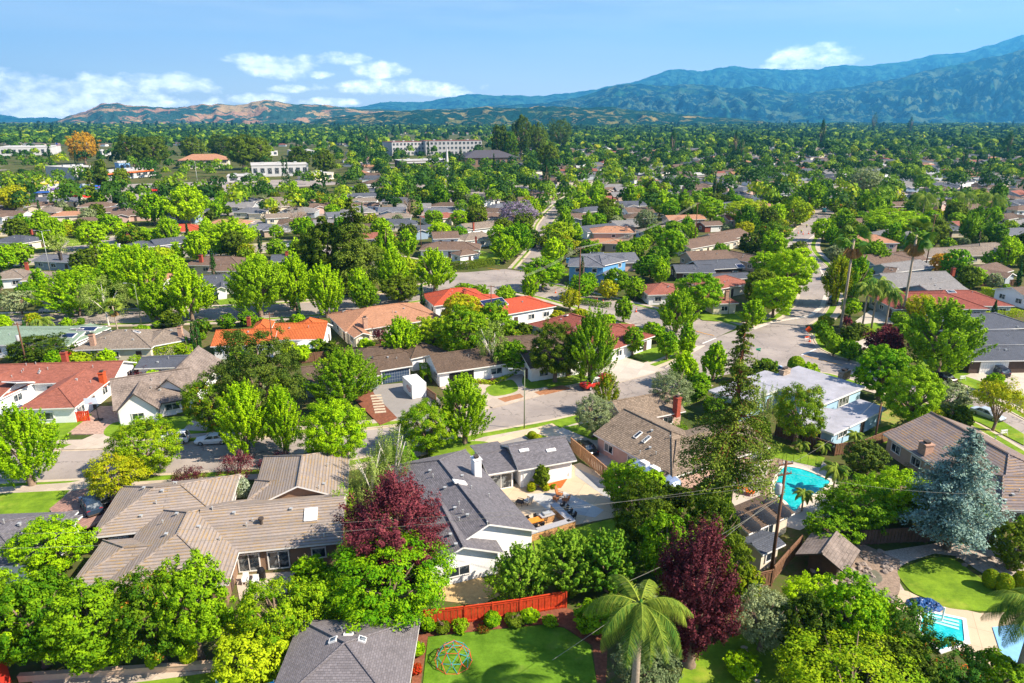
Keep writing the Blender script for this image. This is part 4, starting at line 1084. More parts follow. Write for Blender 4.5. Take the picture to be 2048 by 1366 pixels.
TL = '''
rnd 10 1335 1150 180|lush green tree at the left edge behind the low garden wall
rnd 95 1330 1138 180|lush green tree behind the low wall, below the dark shingle roof corner
rnd 205 1338 1155 190|broad green tree over the low garden wall, third from the left edge
tip 325 1325 1130 170|lush green tree with a few bronze tips in front of the ribbed tile roof
rnd 400 1318 1108 150|green tree in the wall row just left of the yellow-green tree
ylr 560 1300 1150 160|round glossy yellow-green tree in front of the sliding doors
ylr 505 1352 1235 165|bright yellow-green tree at the corner of the plum-grey roof
rnd 640 1260 1150 110|small green tree between the sliding-door wall and the broad maple
bri 115 1150 1030 150|rounded leafy green tree beside the dark shingle roof at the left
bri 780 1238 1062 270|broad bright green tree in front of the purple plum and white gable
rnd 700 1235 1150 120|low leafy tree left of the broad bright green tree
pur 795 1165 960 192|big purple-leaved plum tree beside the white house's charcoal roof
shr 690 1060 965 50|green shrub between the ribbed roof and the purple plum
wil 745 1010 880 90|light green weeping birch behind the big purple plum
wil 790 990 830 80|pale drooping birch with bare white limbs over the near street
shr 1000 1200 1125 75|leafy shrub at the foot of the white gable
lgt 1045 1195 1085 115|glossy green tree right of the white gable window
lgt 1135 1178 1058 145|glossy light green tree behind the red fence, beside the stone patio wall
lgt 1215 1180 1055 135|glossy light green tree behind the right end of the red fence
rnd 1190 1262 1200 80|dark green shrubby tree at the red fence's right end
drk 1285 1110 960 130|dark green tree beside the silver trailer
rnd 1245 1020 920 90|green tree at the patio's right edge by the wooden fence
rnd 1330 1180 1020 120|green tree right of the patio lawn, in front of the silver trailer
pur 1378 1330 1058 150|big purple-leaved plum tree right of the feathery palm
yel 1480 1215 1125 80|yellow-green shrub between the purple plum and the plank fence
drk 1410 1150 990 110|dark green tree at the foot of the tall redwood
drk 1455 1205 1070 85|dark green hedge-like tree left of the utility pole foot
rnd 1420 1080 960 80|leafy tree wrapped around the redwood trunk
con2 0 0 0 0|x
ylr 1695 1440 1250 300|great yellow-green tree at the bottom edge, right of the stepping stones
bri 1682 1312 1142 145|bright green tree below the shake-roofed pavilion
bri 1620 1230 1140 120|bright green bushy tree left of the shake-roofed pavilion
olv 1520 1300 1172 125|pale grey-green tree in front of the plank fence
drk 1600 1330 1190 120|dark green tree between the pale grey-green tree and the bright one
fla 1803 1330 1198 105|dark hedge tree with orange flower sprays beside the lower pool
fla 1880 1405 1268 150|dark flowering shrub mass at the bottom right with orange sprays
drk 1790 1400 1270 150|dark green tree behind the great yellow-green one
rnd 1985 1400 1300 110|leafy green tree at the bottom right under the feather palm
bri 1480 1345 1300 70|small bright shrub on the lower lawn edge
olv 1290 1390 1270 130|pale green shrub mass behind the feathery palm trunk
drk 1010 1366 1330 10|x
gbl 1978 1175 1138 32|left yellow clipped ball shrub of the three on the gravel
gbl 2004 1185 1146 36|middle yellow clipped ball shrub on the gravel
gbl 2044 1188 1142 46|right and largest yellow clipped ball shrub on the gravel
drk 2020 1140 1040 90|dark leafy tree right of the blue cedar
rnd 2055 1110 1030 70|green tree at the right edge beside the cedar
drk 1083 976 932 34|small clipped round tree in front of the white garage wall
ysh 1063 981 962 18|x
ysh 1090 979 964 16|x
rnd 1660 1090 1015 110|leafy green tree between the shake pavilion and the pool
rnd 1710 1060 955 150|glossy green tree right of the turquoise pool
bri 1790 1040 935 130|light green tree left of the blue cedar
drk 1850 1060 960 100|green tree at the left foot of the blue cedar
mgn 1725 950 880 80|olive-brown tree beside the bird-of-paradise clump
rfl 1830 950 925 60|red flowering shrub by the dark ribbed roof
map 65 972 812 122|bright green round-topped street tree at the far left kerb
ylr 300 948 832 130|yellow-green tree covering the white car by the near kerb
yel 240 1000 905 118|golden yellow-green tree at the corner of the ribbed tile roof
tip 425 872 752 100|bronze-tipped green tree before the storybook house
map 495 908 766 108|tall lime street tree right of the white sedan
map 572 905 780 75|slim lime street tree before the dark magnolia
bri 675 938 798 135|round bright green street tree above the weeping birch
mgn 530 850 652 165|huge dark olive magnolia behind the storybook house
mag 690 815 700 150|leafy green tree beside the white container
ylr 855 905 798 122|round two-tone tree at the near kerb in front of the container
mag 930 888 750 105|green street tree left of the bare lamp post
ylm 1210 826 745 58|slim yellow-green maple beside the red pickup
olv 1185 876 788 80|grey-green olive tree on the lawn strip
olv 1338 835 742 92|wide grey-green olive tree by the redwood
map 1366 772 705 62|small lime street tree at the kerb below the junction
map 1425 760 688 50|small lime tree just left of the redwood top
bal 1590 750 712 34|clipped round shrub at the flat roof's far corner
drk 1525 770 722 60|dark shrub tree by the flat roof's left end
rnd 1395 800 765 40|small green tree below the wide olive
mag 1180 772 626 104|tall green tree behind the red pickup
drk 1110 765 645 105|dark oak in front of the pale blue house
bri 1333 720 660 42|small lime street tree left of the corner ramp
map 1372 716 650 34|slim street tree at the corner ramp
rnd 1265 712 655 42|small green tree by the concrete drive
rnd 1022 748 680 72|round green tree in front of the pale blue house
brc 985 750 640 60|pale thin birch in front of the brown shake roof
map 803 722 635 76|bright green tree behind the garage house
ylr 865 705 630 84|yellow-green tree between the tan and brown roofs
ylr 935 720 610 110|mixed yellow-green tree behind the pale blue house
yel 925 660 585 80|lime tree before the red-orange roof
rnd 990 690 605 70|green tree below the solar array
rdm 762 690 650 40|dark red small tree beside the tan roof
mag 1352 665 583 78|dark green street tree left of the junction
rnd 1247 645 596 34|small street tree on the sloping pavement
bri 1395 630 545 95|light green tree over the red-brown corner roof
map 1504 655 600 52|small lime street tree on the corner verge
bri 1545 635 553 88|leafy light green street tree by the curved street
bri 1575 602 498 95|leafy green street tree on the curved street's left kerb
ylm 1668 612 515 60|slim yellow-green tree left of the tall palm
map 1700 610 508 62|lime poplar-like tree right of the tall palm
pur 1765 722 652 70|round dark purple tree beside the front path
mag 1872 752 606 152|great spreading green tree with a thick forked trunk
bri 1755 800 693 105|bright green tree over the flat roof's right corner
rnd 1815 860 732 108|leafy green tree beside the blue house wall
yel 1855 800 752 50|golden tree in front of the parked dark car
olv 1895 830 762 80|grey-green shrubby tree by the lower street
umb 1985 862 750 92|yellow feathery street tree beside the silver sedan
tip 1590 890 765 104|rusty-topped green tree over the flat white roof
wil 1528 850 762 52|pale green drooping tree beside the flat roof
shr 1850 845 812 60|x
gbl 1870 850 818 40|clipped golden hedge mound by the parked silver sedan
ylr 1895 838 808 46|x
wht 490 1000 952 30|white flowering shrub in the front courtyard
rdm 378 970 928 66|low crimson maple left of the front courtyard
rdm 478 955 895 76|wide dark red maple in the front courtyard
rdm 560 940 900 78|dark red maple at the courtyard's right side
rdm 520 990 965 40|low dark red shrub inside the courtyard
map 160 632 543 135|wide lime tree left of the fan palm
map 240 612 515 85|tall lime tree behind the pale birch at the left street
map 297 622 494 100|tallest lime maple of the left street row
brc 218 652 556 95|pale birch beside the left street
map 385 640 545 100|lime maple standing alone over the left street
mag 522 632 514 128|widest green maple of the street row above the orange roof
map 590 620 510 74|lime maple between the widest maple and the slim one
map 655 635 534 74|lime maple above the tan roof's left end
map 721 614 537 48|slim lime maple above the tan roof
olv 45 630 580 70|grey-green shrubby tree at the left street's end
yel 70 660 625 30|x
pop 774 560 432 40|tall slim poplar beside the big conifer
map 790 598 500 60|lime tree at the foot of the poplar
drk 800 606 548 80|dark green tree below the poplar
drk 655 580 440 95|dark green tree left of the big conifer
drk 620 560 475 60|x
map 870 585 500 80|round lime tree at the second junction's left corner
rnd 930 598 566 50|x
rnd 960 600 570 36|x
rnd 1010 606 572 40|x
ylr 1115 492 442 70|round yellow-green tree above the blue house
map 1035 512 445 66|lime tree at the head of the side street
map 1010 525 470 60|x
bri 1085 580 515 85|spreading lime tree left of the blue house
cyp 1096 520 465 9|thin dark cypress at the side street kerb
drk 85 722 668 125|bushy green tree below the pale green roof
rdm 300 760 722 92|flat-topped purple-red tree behind the storybook roof
cyp 381 706 650 10|first slim cypress left of the orange roof
cyp 390 708 645 11|second slim cypress left of the orange roof
cyp 400 706 640 11|third slim cypress left of the orange roof
cyp 408 704 646 10|fourth slim cypress beside the orange roof
map 465 500 440 108|dense lime tree above the widest street maple
map 310 450 388 62|round lime tree before the brick-red roof
map 380 448 372 78|tall green tree behind the brick-red roof
bri 222 468 428 45|small round green tree by the driveway at left
brc 125 510 470 60|pale birch by the grey-roofed house
bri 190 500 440 60|bushy lime tree above the beige hip roof
bar 595 470 405 72|leafless greyish tree at the back street's end
jac 1035 462 400 85|wide jacaranda in full mauve bloom above the side street
bar 820 440 388 34|slim leafless pale tree in the middle distance
yel 35 430 368 55|tall yellow-lime tree by the shopping strip
tip 1545 498 443 72|round tree with golden orange crown at the curved street
bri 1780 470 418 110|broad lime tree behind the terracotta hip roof
bri 1420 445 395 60|x
ylr 1490 450 398 90|wide yellow-green tree above the round golden one
mag 1620 425 365 70|tall green tree over the far end of the curved street
olv 1725 400 335 60|tall pale feathery tree at the end of the curved street
yel 1600 450 410 46|x
bri 1340 520 455 60|x
olv 1290 470 418 44|x
rnd 1300 560 510 70|x
rnd 1270 600 555 40|x
bri 1175 590 545 40|x
bri 1160 600 550 50|x
yel 1215 600 560 40|x
rnd 1640 676 642 26|small round corner tree nearest the red barricade
rnd 1650 694 655 30|second small round corner tree on the verge
rnd 1666 712 670 32|third small round tree on the corner verge
rnd 1697 722 680 38|fourth round tree on the verge before the purple tree
yel 1838 645 588 62|rounded yellow-flecked tree below the right tall palm
rdm 1693 655 630 24|small dark red shrub by the left tall palm foot
gbl 1720 668 650 40|bright yellow mound shrubs right of the left palm foot
rnd 1690 520 470 60|dark rounded tree left of the left tall palm head
mag 1740 535 480 66|green garden tree right of the left tall palm head
tip 1672 460 425 36|small orange-tipped tree at the far end of the curved street
gld 1880 548 505 46|rusty orange shrub tree before the grey-roofed long house
bri 1905 560 500 56|bright tree right of the rusty orange one
olv 1660 418 400 50|flat-topped silvery tree by the far street end
ylr 1590 455 395 50|golden green tree row left of the far street
drk 1100 500 470 50|x
'''
SHARED = {'map': 'lime street tree with upright tufts in the middle distance', 'rnd': 'small rounded green tree filling a garden in the middle distance', 'bri': 'small bright green tree filling a garden in the middle distance', 'drk': 'dark green garden tree in the middle distance', 'ylr': 'yellowish green garden tree in the middle distance',
    'yel': 'yellow-green garden tree in the middle distance', 'olv': 'grey-green garden tree in the middle distance', 'shr': 'low green garden shrub among the houses', 'ysh': 'low yellow-green garden shrub among the houses', 'tip': 'bronze-tipped garden tree in the middle distance', 'mag': 'green street tree with upright tufts in the middle distance',
    'cyp': 'thin dark cypress in the middle distance', 'brc': 'thin pale garden tree in the middle distance', 'gld': 'golden tree in the middle distance', 'mgn': 'olive-green garden tree in the middle distance', 'pur': 'purple-leaved garden tree in the middle distance', 'rdm': 'low dark red garden shrub tree', 'fla': 'orange-flowering garden shrub', 'wht': 'white-flowering garden shrub', 'bal': 'clipped round garden shrub', 'gbl': 'clipped golden garden shrub', 'rfl': 'red-flowering garden shrub', 'jac': 'mauve flowering garden tree', 'bar': 'leafless garden tree'}
def GL(kind): return SHARED[kind], SHARED[kind].split(' in the ')[0] + 's'
for ln in TL.strip().split('\n'):
    if ln.startswith('con2') or ln.split()[4].startswith('10|'): continue
    k = ln.split()[0]
    if ln.endswith('|x'):
        t = T(ln[:-1] + SHARED[k]); t['group'] = SHARED[k].split(' in the ')[0] + 's'
    else: T(ln)

# conifers ------------------------------------------------------------------
def conifer(u, v, vt, wp, label, lm, bark, seed, dens=1.0, base=.2, droop=.25, name='conifer_tree', leaf=.16, shape=(.35, 1.0, .8, .12), bare_top=0):
    b = P(u, v); zc = b.y * math.cos(PITCH) + CH * math.sin(PITCH); dt = pix_dir(u, vt); H_ = CH + dt.z * (b.y / dt.y); W_ = wp / F * (zc - H_ * .3)
    t = thing(name, label, 'tree', (b.x, b.y, 0)); g = np.random.default_rng(seed); mb = MB()
    r = H_ * .016 + .08
    mb.tube([(0, 0, -.1), (0, 0, H_ * .3), (0, 0, H_ * .7), (0, 0, H_)], [r * 1.3, r, r * .5, .03], 10)
    C = []; N = []; V = []
    nb = int(150 * dens)
    for i in range(nb):
        f = base + (1 - base) * (i + g.uniform()) / nb; z = f * H_
        wf = np.interp((f - base) / (1 - base), [0, .18, .5, 1], shape)
        ln = W_ / 2 * wf * g.uniform(.65, 1.12); a = g.uniform(0, 6.283)
        d = np.array([math.cos(a), math.sin(a), 0]); k = g.uniform(-.05, .12)
        e = np.array([0, 0, z]) + d * ln + np.array([0, 0, ln * k - droop * ln])
        mb.tube([(0, 0, z), tuple(np.array([0, 0, z + ln * .06]) + d * ln * .5), tuple(e)], [max(.02, r * .22 * (1 - f) + .02), .03, .012], 4, cap=False)
        n = int(110 * (ln / 2.5) ** 1.2 * g.uniform(.6, 1.3)) + 12
        s = g.uniform(.12, 1.05, n); side = g.normal(size=n) * .20 * ln * np.clip(1.1 - s * .7, .2, 1)
        px = np.outer(s, d * ln) + np.outer(side, np.array([-d[1], d[0], 0]))
        px[:, 2] += z + s * ln * k - droop * ln * s ** 2 + g.normal(size=n) * .05 * ln - np.abs(side) * .3
        C.append(px); q = g.normal(size=(n, 3)) * .55; q[:, 2] += .9; q += d * .4; N.append(q); V.append(np.clip(g.uniform(0, 1) * .6 + g.uniform(0, .4, n), 0, 1))
    C = np.concatenate(C); N = np.concatenate(N); N /= np.linalg.norm(N, axis=1, keepdims=True); V = np.concatenate(V)
    mb.build('trunk', bark, t, smooth=True, uv=False, loc=(0, 0, 0))
    o = link('crown', quads_mesh('crown', C, N, leaf * g.uniform(.6, 1.3, len(C)), .5, V, LM[lm]), t)
    TREES.append((b.x, b.y, W_ / 2)); return t
conifer(1445, 1068, 640, 232, 'very tall shaggy redwood with a bare reddish lower trunk', 'con', BARKR, 5, 1.35, .28, .15, 'redwood_tree', .15, (.85, .9, .45, .12))
conifer(1893, 1098, 858, 195, 'broad layered blue-green cedar with a bare grey trunk', 'blue', BARK, 9, 1.5, .2, .12, 'cedar_tree', .15, (.9, 1.0, .72, .1))
conifer(716, 585, 392, 135, 'broad tall brownish-green conifer above the second junction', 'con', BARK, 12, .8, .1, .2, 'conifer_tree', .3, (.8, 1.0, .7, .12))
conifer(190, 415, 335, 26, 'dark narrow conifer by the white store', 'con', BARK, 13, .3, .1, .2, 'conifer_tree', .6)
# palms -----------------------------------------------------------------------
def fan_palm(u, v, vt, wp, label, seed, thick=.32):
    b = P(u, v); dt = pix_dir(u, vt); Ht = CH + dt.z * (b.y / dt.y); zc = b.y * math.cos(PITCH) + CH * math.sin(PITCH); Rr = wp / F * zc / 2
    t = thing('fan_palm', label, 'palm tree', (b.x, b.y, 0)); g = np.random.default_rng(seed)
    Hc = Ht - Rr * .6; bend = g.uniform(-.3, .3)
    mb = MB(); mb.tube([(0, 0, -.1), (0, 0, .5), (bend * .5, 0, Hc * .5), (bend, .1, Hc)], [thick * 1.5, thick * 1.05, thick * .8, thick * .75], 10)
    mb.build('trunk', BARKP, t, smooth=True, uv=False, loc=(0, 0, 0))
    for nm, lm, n, elo, ehi, ln in (('frond_head', 'frond', 36, -.75, 1.35, 1.0), ('dead_skirt', 'dead', 34, -1.5, -1.05, 1.0)):
        C = []; N = []; V = []; Sz = []
        for i in range(n):
            a = g.uniform(0, 6.283); e = g.uniform(elo, ehi); d = np.array([math.cos(a) * math.cos(e), math.sin(a) * math.cos(e), math.sin(e)])
            tip = np.array([bend, .1, Hc]) + d * Rr * ln * .55
            sd = np.cross(d, [0, 0, 1]); sd /= np.linalg.norm(sd) + 1e-6; up = np.cross(sd, d); ro = g.uniform(-1.4, 1.4); sd, up = sd * math.cos(ro) + up * math.sin(ro), up * math.cos(ro) - sd * math.sin(ro); br = g.uniform()
            for k in range(15):
                th = (k / 14 - .5) * (1.7 if nm == 'frond_head' else .7); q = d * math.cos(th) + sd * math.sin(th)
                C.append(tip + q * Rr * .27 * ln - np.array([0, 0, .04 * Rr])); N.append(np.concatenate([q, up])); V.append(br); Sz.append(Rr * .3 * ln)
        vs = []; 
        for c, nn, s in zip(C, N, Sz):
            q = nn[:3]; up = nn[3:]; x = np.cross(q, up); x /= np.linalg.norm(x)
            vs += [c - q * s, c + x * s * .08, c + q * s - np.array([0, 0, s * .25]), c - x * s * .08]
        me = D.meshes.new(nm); me.from_pydata([tuple(q) for q in vs], [], [(4 * i, 4 * i + 1, 4 * i + 2, 4 * i + 3) for i in range(len(C))])
        at = me.attributes.new('v', 'FLOAT', 'FACE'); at.data.foreach_set('value', np.array(V, dtype=np.float32)); me.materials.append(LM[lm]); link(nm, me, t)
    TREES.append((b.x, b.y, 1)); return t
FROND = {}
def feather_palm(u, v, vc, wp, label, seed, th=.3, nf=17, group=None, foot=None):
    b = P(u, v) if foot is None else Vector(foot); dt = pix_dir(u, vc); Hc = CH + dt.z * (b.y / dt.y); zc = b.y * math.cos(PITCH) + (CH - Hc) * math.sin(PITCH); Rr = wp / F * zc / 2
    t = thing('feather_palm', label, 'palm tree', (b.x, b.y, 0), 0, group); g = np.random.default_rng(seed)
    mb = MB(); mb.tube([(0, 0, -.1), (0, 0, Hc * .5), (0, 0, Hc)], [th * 1.3, th, th * .85], 10)
    mb.build('trunk', BARKP, t, smooth=True, uv=False, loc=(0, 0, 0))
    if Hc > 4: cb = MB(); cb.tube([(0, 0, Hc - .2), (0, 0, Hc + .6), (0, 0, Hc + 1.3)], [th, th * .8, th * .3], 8); cb.build('crownshaft', LM['frond'], t, smooth=True, uv=False, loc=(0, 0, 0))
    near = b.y < 90; nl = 80 if near else 26
    key = (round(Rr * 2), near)
    if key not in FROND:
        L = Rr * 1.18; vs = []; fs = []; vv = []
        def pos(s): return np.array([L * (s - .12 * s ** 3), 0, L * (.52 * s - .85 * s ** 2.2)])
        for k in range(12):
            a, c = pos(k / 12), pos((k + 1) / 12); i = len(vs); w0 = .05 * (1 - k / 13)
            vs += [a + [0, w0, 0], a - [0, w0, 0], c - [0, w0, 0], c + [0, w0, 0]]; fs.append((i, i + 1, i + 2, i + 3)); vv.append(1)
        for k in range(nl):
            s = .12 + .88 * k / nl; p = pos(s); tg = pos(min(1, s + .02)) - pos(s - .02); tg /= np.linalg.norm(tg)
            ll = Rr * .36 * math.sin(math.pi * min(1, .18 + s * .8)) ** .7
            for sd in (-1, 1):
                for u2 in range(2 if near else 1):
                    dr = np.array([0, sd, 0]) * (.8 + .2 * g.uniform()) + tg * .55 + np.array([0, 0, -.5 - .9 * g.uniform()]); dr /= np.linalg.norm(dr)
                    i = len(vs); wd = .017 if near else .06; m_ = p + dr * ll * .5 + np.array([0, 0, .05 * ll]); e = p + dr * ll * (1 - .1 * u2) - np.array([0, 0, ll * .25])
                    vs += [p + tg * wd, p - tg * wd, m_ - tg * wd, m_ + tg * wd, e]; fs += [(i, i + 1, i + 2, i + 3), (i + 3, i + 2, i + 4)]; x = g.uniform(); vv += [x, x]
        me = D.meshes.new('frond'); me.from_pydata([tuple(q) for q in vs], [], fs)
        at = me.attributes.new('v', 'FLOAT', 'FACE'); at.data.foreach_set('value', np.array(vv, dtype=np.float32)); me.materials.append(LM['frond']); FROND[key] = me
    for i in range(nf):
        a = i * 2.399 + g.uniform(-.2, .2); pt = -.85 + 1.6 * (i / nf) + g.uniform(-.1, .1)
        o = link('frond', FROND[key], t, (0, 0, Hc + (.9 if Hc > 4 else 0))); o.rotation_euler = (0, -pt * .8 + .1, a); o.scale = (1, 1, 1) if pt < .2 else (.85, .85, .85)
    TREES.append((b.x, b.y, 1)); return t
fan_palm(1681, 656, 458, 64, 'taller left one of two tall fan palms by the curved street', 1)
fan_palm(1804, 640, 448, 70, 'right one of two tall fan palms, in front of the grey-roofed house', 2)
fan_palm(237, 668, 602, 36, 'short fan palm between two green trees by the left street', 3, .16)
feather_palm(1265, 1440, 1228, 225, 'big feather palm with arching yellow-green fronds at the bottom', 4, .3, 16)
feather_palm(2025, 1400, 1235, 190, 'feather palm leaning over the lower pool at the right edge', 6, .35, 18)
for i, (u, v, vc, w_) in enumerate(((1722, 668, 580, 46), (1741, 665, 572, 52), (1768, 668, 592, 46), (1840, 455, 398, 46), (1922, 440, 395, 40), (1975, 450, 398, 48), (85, 660, 640, 40))):
    feather_palm(u, v, vc, w_ * 1.35, ['slim queen palm on the front lawn, leftmost of three', 'tallest of three queen palms on the front lawn', 'queen palm with orange fruit, rightmost of three', 'queen palm left of the dark red trees', 'queen palm among the dark red trees', 'queen palm at the right among distant roofs', 'small yellow-green palm by the green roof'][i], 20 + i, .18, 18)
for i, (u, v, vc, w_, l) in enumerate(((1665, 985, 935, 60, 'bird-of-paradise clump at the pool right edge'), (1603, 1022, 985, 44, 'young bird-of-paradise at the near pool edge'), (1600, 905, 885, 36, 'spiky yellow-green plant on the back lawn bed'), (1645, 908, 890, 40, 'low green cycad on the back lawn bed'), (1705, 905, 868, 44, 'short fan plant beside the plank fence corner'))):
    feather_palm(u, v, vc, w_, l, 40 + i, .1, 15)
# ------------------------------------------------------------ outbuildings
H('shake-roofed garden pavilion with a sagging ridge above the rock garden', 'tudor', 'dark', [((1692, 1148), (1721, 1101), 5.0, 'gg', .5, 1.9)], name='garden_pavilion', cat='pavilion', vents=False, trim=DTRIM, auto=False, ov=1.1)
h = H('small cream shed with slate-grey roof beside the utility pole', 'dgrey', 'cream', [((1526, 1110), (1572, 1088), (1488, 1076), 'gg', .3, 2.6)], name='shed', cat='shed', vents=False)
h = H('pool house whose brown shake roof carries black fan-shaped heater coils', 'dshake', 'cream', [((1498, 1068), (1590, 1026), (1478, 1008), 'gg', .25, 2.7)], name='pool_house', cat='shed', vents=False)
BLACK = mat('black_rubber', '1b1c1f', .5, .2, 6)
w_ = h.wings[0]
for i in range(3):
    for j in range(3):
        q = w_.w(w_.L * (i + .5) / 3, w_.W * (.08 + .15 * j) + .3, 0); T_ = h.frame(q.x, q.y); mb = MB()
        for k in range(14):
            a0, a1 = 2 * math.pi * k / 14, 2 * math.pi * (k + .86) / 14; rr = min(w_.L / 6.6, .95)
            mb.quad([T_ @ Vector((.06 * math.cos(a0), .06 * math.sin(a0), .06)), T_ @ Vector((rr * math.cos(a0), rr * math.sin(a0), .06)), T_ @ Vector((rr * math.cos(a1), rr * math.sin(a1), .1))])
        mb.build('heater_coil', BLACK, h.root)
# ------------------------------------------------------------ vehicles
RUB = mat('tyre_rubber', '17171a', .8, .1); RIM = mat('alloy_rim', 'b8bcc0', .3, .05, metal=.6); LAMPW = mat('headlight_glass', 'dfe6ea', .2, .05); LAMPR = mat('tail_light_red', 'a01818', .3, .05)
def paint(name, c):
    m = mat('paint_' + name, c, .28, .03, spec=.6); return m
PC = {}
def car_proto(kind, pm, roofp=None):
    """car along +x, centre at origin, wheels on z=0"""
    L, Wd = {'sedan': (4.8, 1.82), 'suv': (4.7, 1.9), 'pickup': (5.9, 2.0), 'van': (5.6, 2.05)}[kind]
    hw = Wd / 2; body = MB(); gl = MB(); rf = MB()
    zb = {'sedan': .92, 'suv': 1.05, 'pickup': 1.15, 'van': 1.15}[kind]; zt = {'sedan': 1.45, 'suv': 1.75, 'pickup': 1.9, 'van': 2.3}[kind]
    F_ = L / 2
    prof = {'sedan': [(-F_, .45, .80, .82), (-F_ + .12, .25, .93, .92), (-F_ + 1.0, .22, .98, 1), (0, .22, zb, 1), (F_ - 1.35, .22, .93, 1), (F_ - .35, .25, .76, .95), (F_, .4, .62, .8)],
            'suv': [(-F_, .5, 1.0, .88), (-F_ + .12, .3, 1.08, .96), (-F_ + 1, .28, 1.08, 1), (0, .28, zb, 1), (F_ - 1.2, .28, 1.03, 1), (F_ - .25, .3, .92, .95), (F_, .45, .75, .82)],
            'pickup': [(-F_, .6, 1.15, .95), (-F_ + .1, .5, 1.2, 1), (-F_ + 1.9, .42, 1.2, 1), (0, .42, 1.18, 1), (F_ - 1.3, .42, 1.18, 1), (F_ - .2, .45, 1.08, .97), (F_, .55, .95, .85)],
            'van': [(-F_, .5, 1.2, .93), (-F_ + .1, .35, 1.22, 1), (-F_ + 1.9, .32, 1.2, 1), (0, .32, 1.18, 1), (F_ - 1.0, .32, 1.12, 1), (F_ - .2, .35, .95, .95), (F_, .5, .8, .85)]}[kind]
    def sec(x, z0, z1, k):
        zm = z0 + (z1 - z0) * .55
        return [(x, -hw * k * .9, z0), (x, -hw * k, zm), (x, -hw * k * .96, z1 - .06), (x, -hw * k * .86, z1), (x, hw * k * .86, z1), (x, hw * k * .96, z1 - .06), (x, hw * k, zm), (x, hw * k * .9, z0)]
    ss = [sec(*p) for p in prof]
    for a, b in zip(ss, ss[1:]):
        for i in range(8): j = (i + 1) % 8; body.quad([a[i], b[i], b[j], a[j]])
    body.quad(ss[0]); body.quad(list(reversed(ss[-1])))
    gx = {'sedan': (-F_ + .75, -F_ + 1.45, .35, F_ - 1.35), 'suv': (-F_ + .08, -F_ + .4, .45, F_ - 1.25), 'pickup': (-.55, -.35, .95, F_ - 1.35), 'van': (-F_ + .1, -F_ + .2, 1.3, F_ - .9)}[kind]
    zz = zb - .02; k0, k1 = hw * .88, hw * .72
    low = [(gx[0], -k0, zz), (gx[3], -k0, zz - .04), (gx[3], k0, zz - .04), (gx[0], k0, zz)]; top = [(gx[1], -k1, zt - .06), (gx[2], -k1, zt - .06), (gx[2], k1, zt - .06), (gx[1], k1, zt - .06)]
    for i in range(4): j = (i + 1) % 4; gl.quad([low[i], low[j], top[j], top[i]])
    rf.slab([(gx[1] - .03, -k1 - .02, zt - .03), (gx[2] + .03, -k1 - .02, zt - .03), (gx[2] + .03, k1 + .02, zt - .03), (gx[1] - .03, k1 + .02, zt - .03)], .05)
    rf.slab([(gx[1] + .1, -k1 * .85, zt), (gx[2] - .1, -k1 * .85, zt), (gx[2] - .1, k1 * .85, zt), (gx[1] + .1, k1 * .85, zt)], .04)
    for s in (-1, 1):
        for xa, xb in ((gx[0], gx[1]), (gx[3], gx[2])): rf.tube([(xa, s * k0, zz), (xb, s * k1, zt - .05)], .05, 5)
        xm = (gx[1] + gx[2]) / 2 - .05; rf.tube([(xm, s * (k0 + .01), zz), (xm, s * (k1 + .01), zt - .05)], .045, 5)
    if kind == 'pickup':
        body.box((-F_ + 1.35, 0, 1.5), (2.55, 1.8, .62)); body.box((-F_ + 1.35, 0, 1.84), (2.5, 1.7, .08))
    root = D.objects.new('car_proto', None)
    me = []
    me.append(('body', body, pm)); me.append(('glass', gl, GLASS)); me.append(('roof', rf, roofp or pm))
    for s in (-1, 1):
        a = MB(); a.box((F_ - .14, s * hw * .66, {'sedan': .66}.get(kind, .88)), (.2, .36, .15)); me.append(('headlight', a, LAMPW))
        a = MB(); a.box((-F_ + .08, s * hw * .68, {'sedan': .8}.get(kind, .98)), (.14, .34, .16)); me.append(('tail_light', a, LAMPR))
    a = MB(); a.box((F_ - .03, 0, .42), (.14, Wd * .74, .14)); a.box((-F_ + .02, 0, .42), (.12, Wd * .8, .14)); me.append(('bumper', a, DTRIM))
    out = [(n, b.build(n, m, None, n == 'body', uv=False)) for n, b, m in me]
    for n, o in out: COL.objects.unlink(o)
    wr = .33 if kind == 'sedan' else .38
    wh = MB(); wh.lathe([(wr * .7, -.11), (wr * .96, -.11), (wr, -.06), (wr, .06), (wr * .96, .11), (wr * .7, .11)], 18, axis='y'); who = wh.build('wheel', RUB, None, True, uv=False); COL.objects.unlink(who)
    ri = MB(); ri.lathe([(wr * .66, -.12), (wr * .66, .12)], 10, axis='y'); rio = ri.build('rim', RIM, None, uv=False); COL.objects.unlink(rio)
    return dict(parts=[(n, o.data) for n, o in out], wheel=who.data, rim=rio.data, L=L, hw=hw, wr=wr)
def car(kind, col, rear, front, label, roofp=None, name=None, parts=True):
    key = (kind, col, roofp)
    if key not in PC: PC[key] = car_proto(kind, paint('c' + col, col), paint('c' + roofp, roofp) if roofp else None)
    p = PC[key]; a, b = P(*rear), P(*front); c = (a + b) / 2; rz = math.atan2(b.y - a.y, b.x - a.x)
    t = thing(name or {'sedan': 'parked_car', 'suv': 'parked_car', 'pickup': 'pickup_truck', 'van': 'van'}[kind], label, {'pickup': 'pickup truck', 'van': 'van'}.get(kind, 'car'), (c.x, c.y, .05), rz)
    for n, me in p['parts']: link(n, me, t)
    for x in (-.31, .31):
        for s in (-1, 1):
            w = link('wheel', p['wheel'], t, (x * p['L'], s * (p['hw'] - .1), p['wr'])); link('rim', p['rim'], w)
    return t
car('sedan', 'e8e8e8', (460, 884), (392, 888), 'white sedan parked along the near kerb')
car('suv', 'dedede', (373, 884), (318, 889), 'white car half hidden by the yellow-green tree')
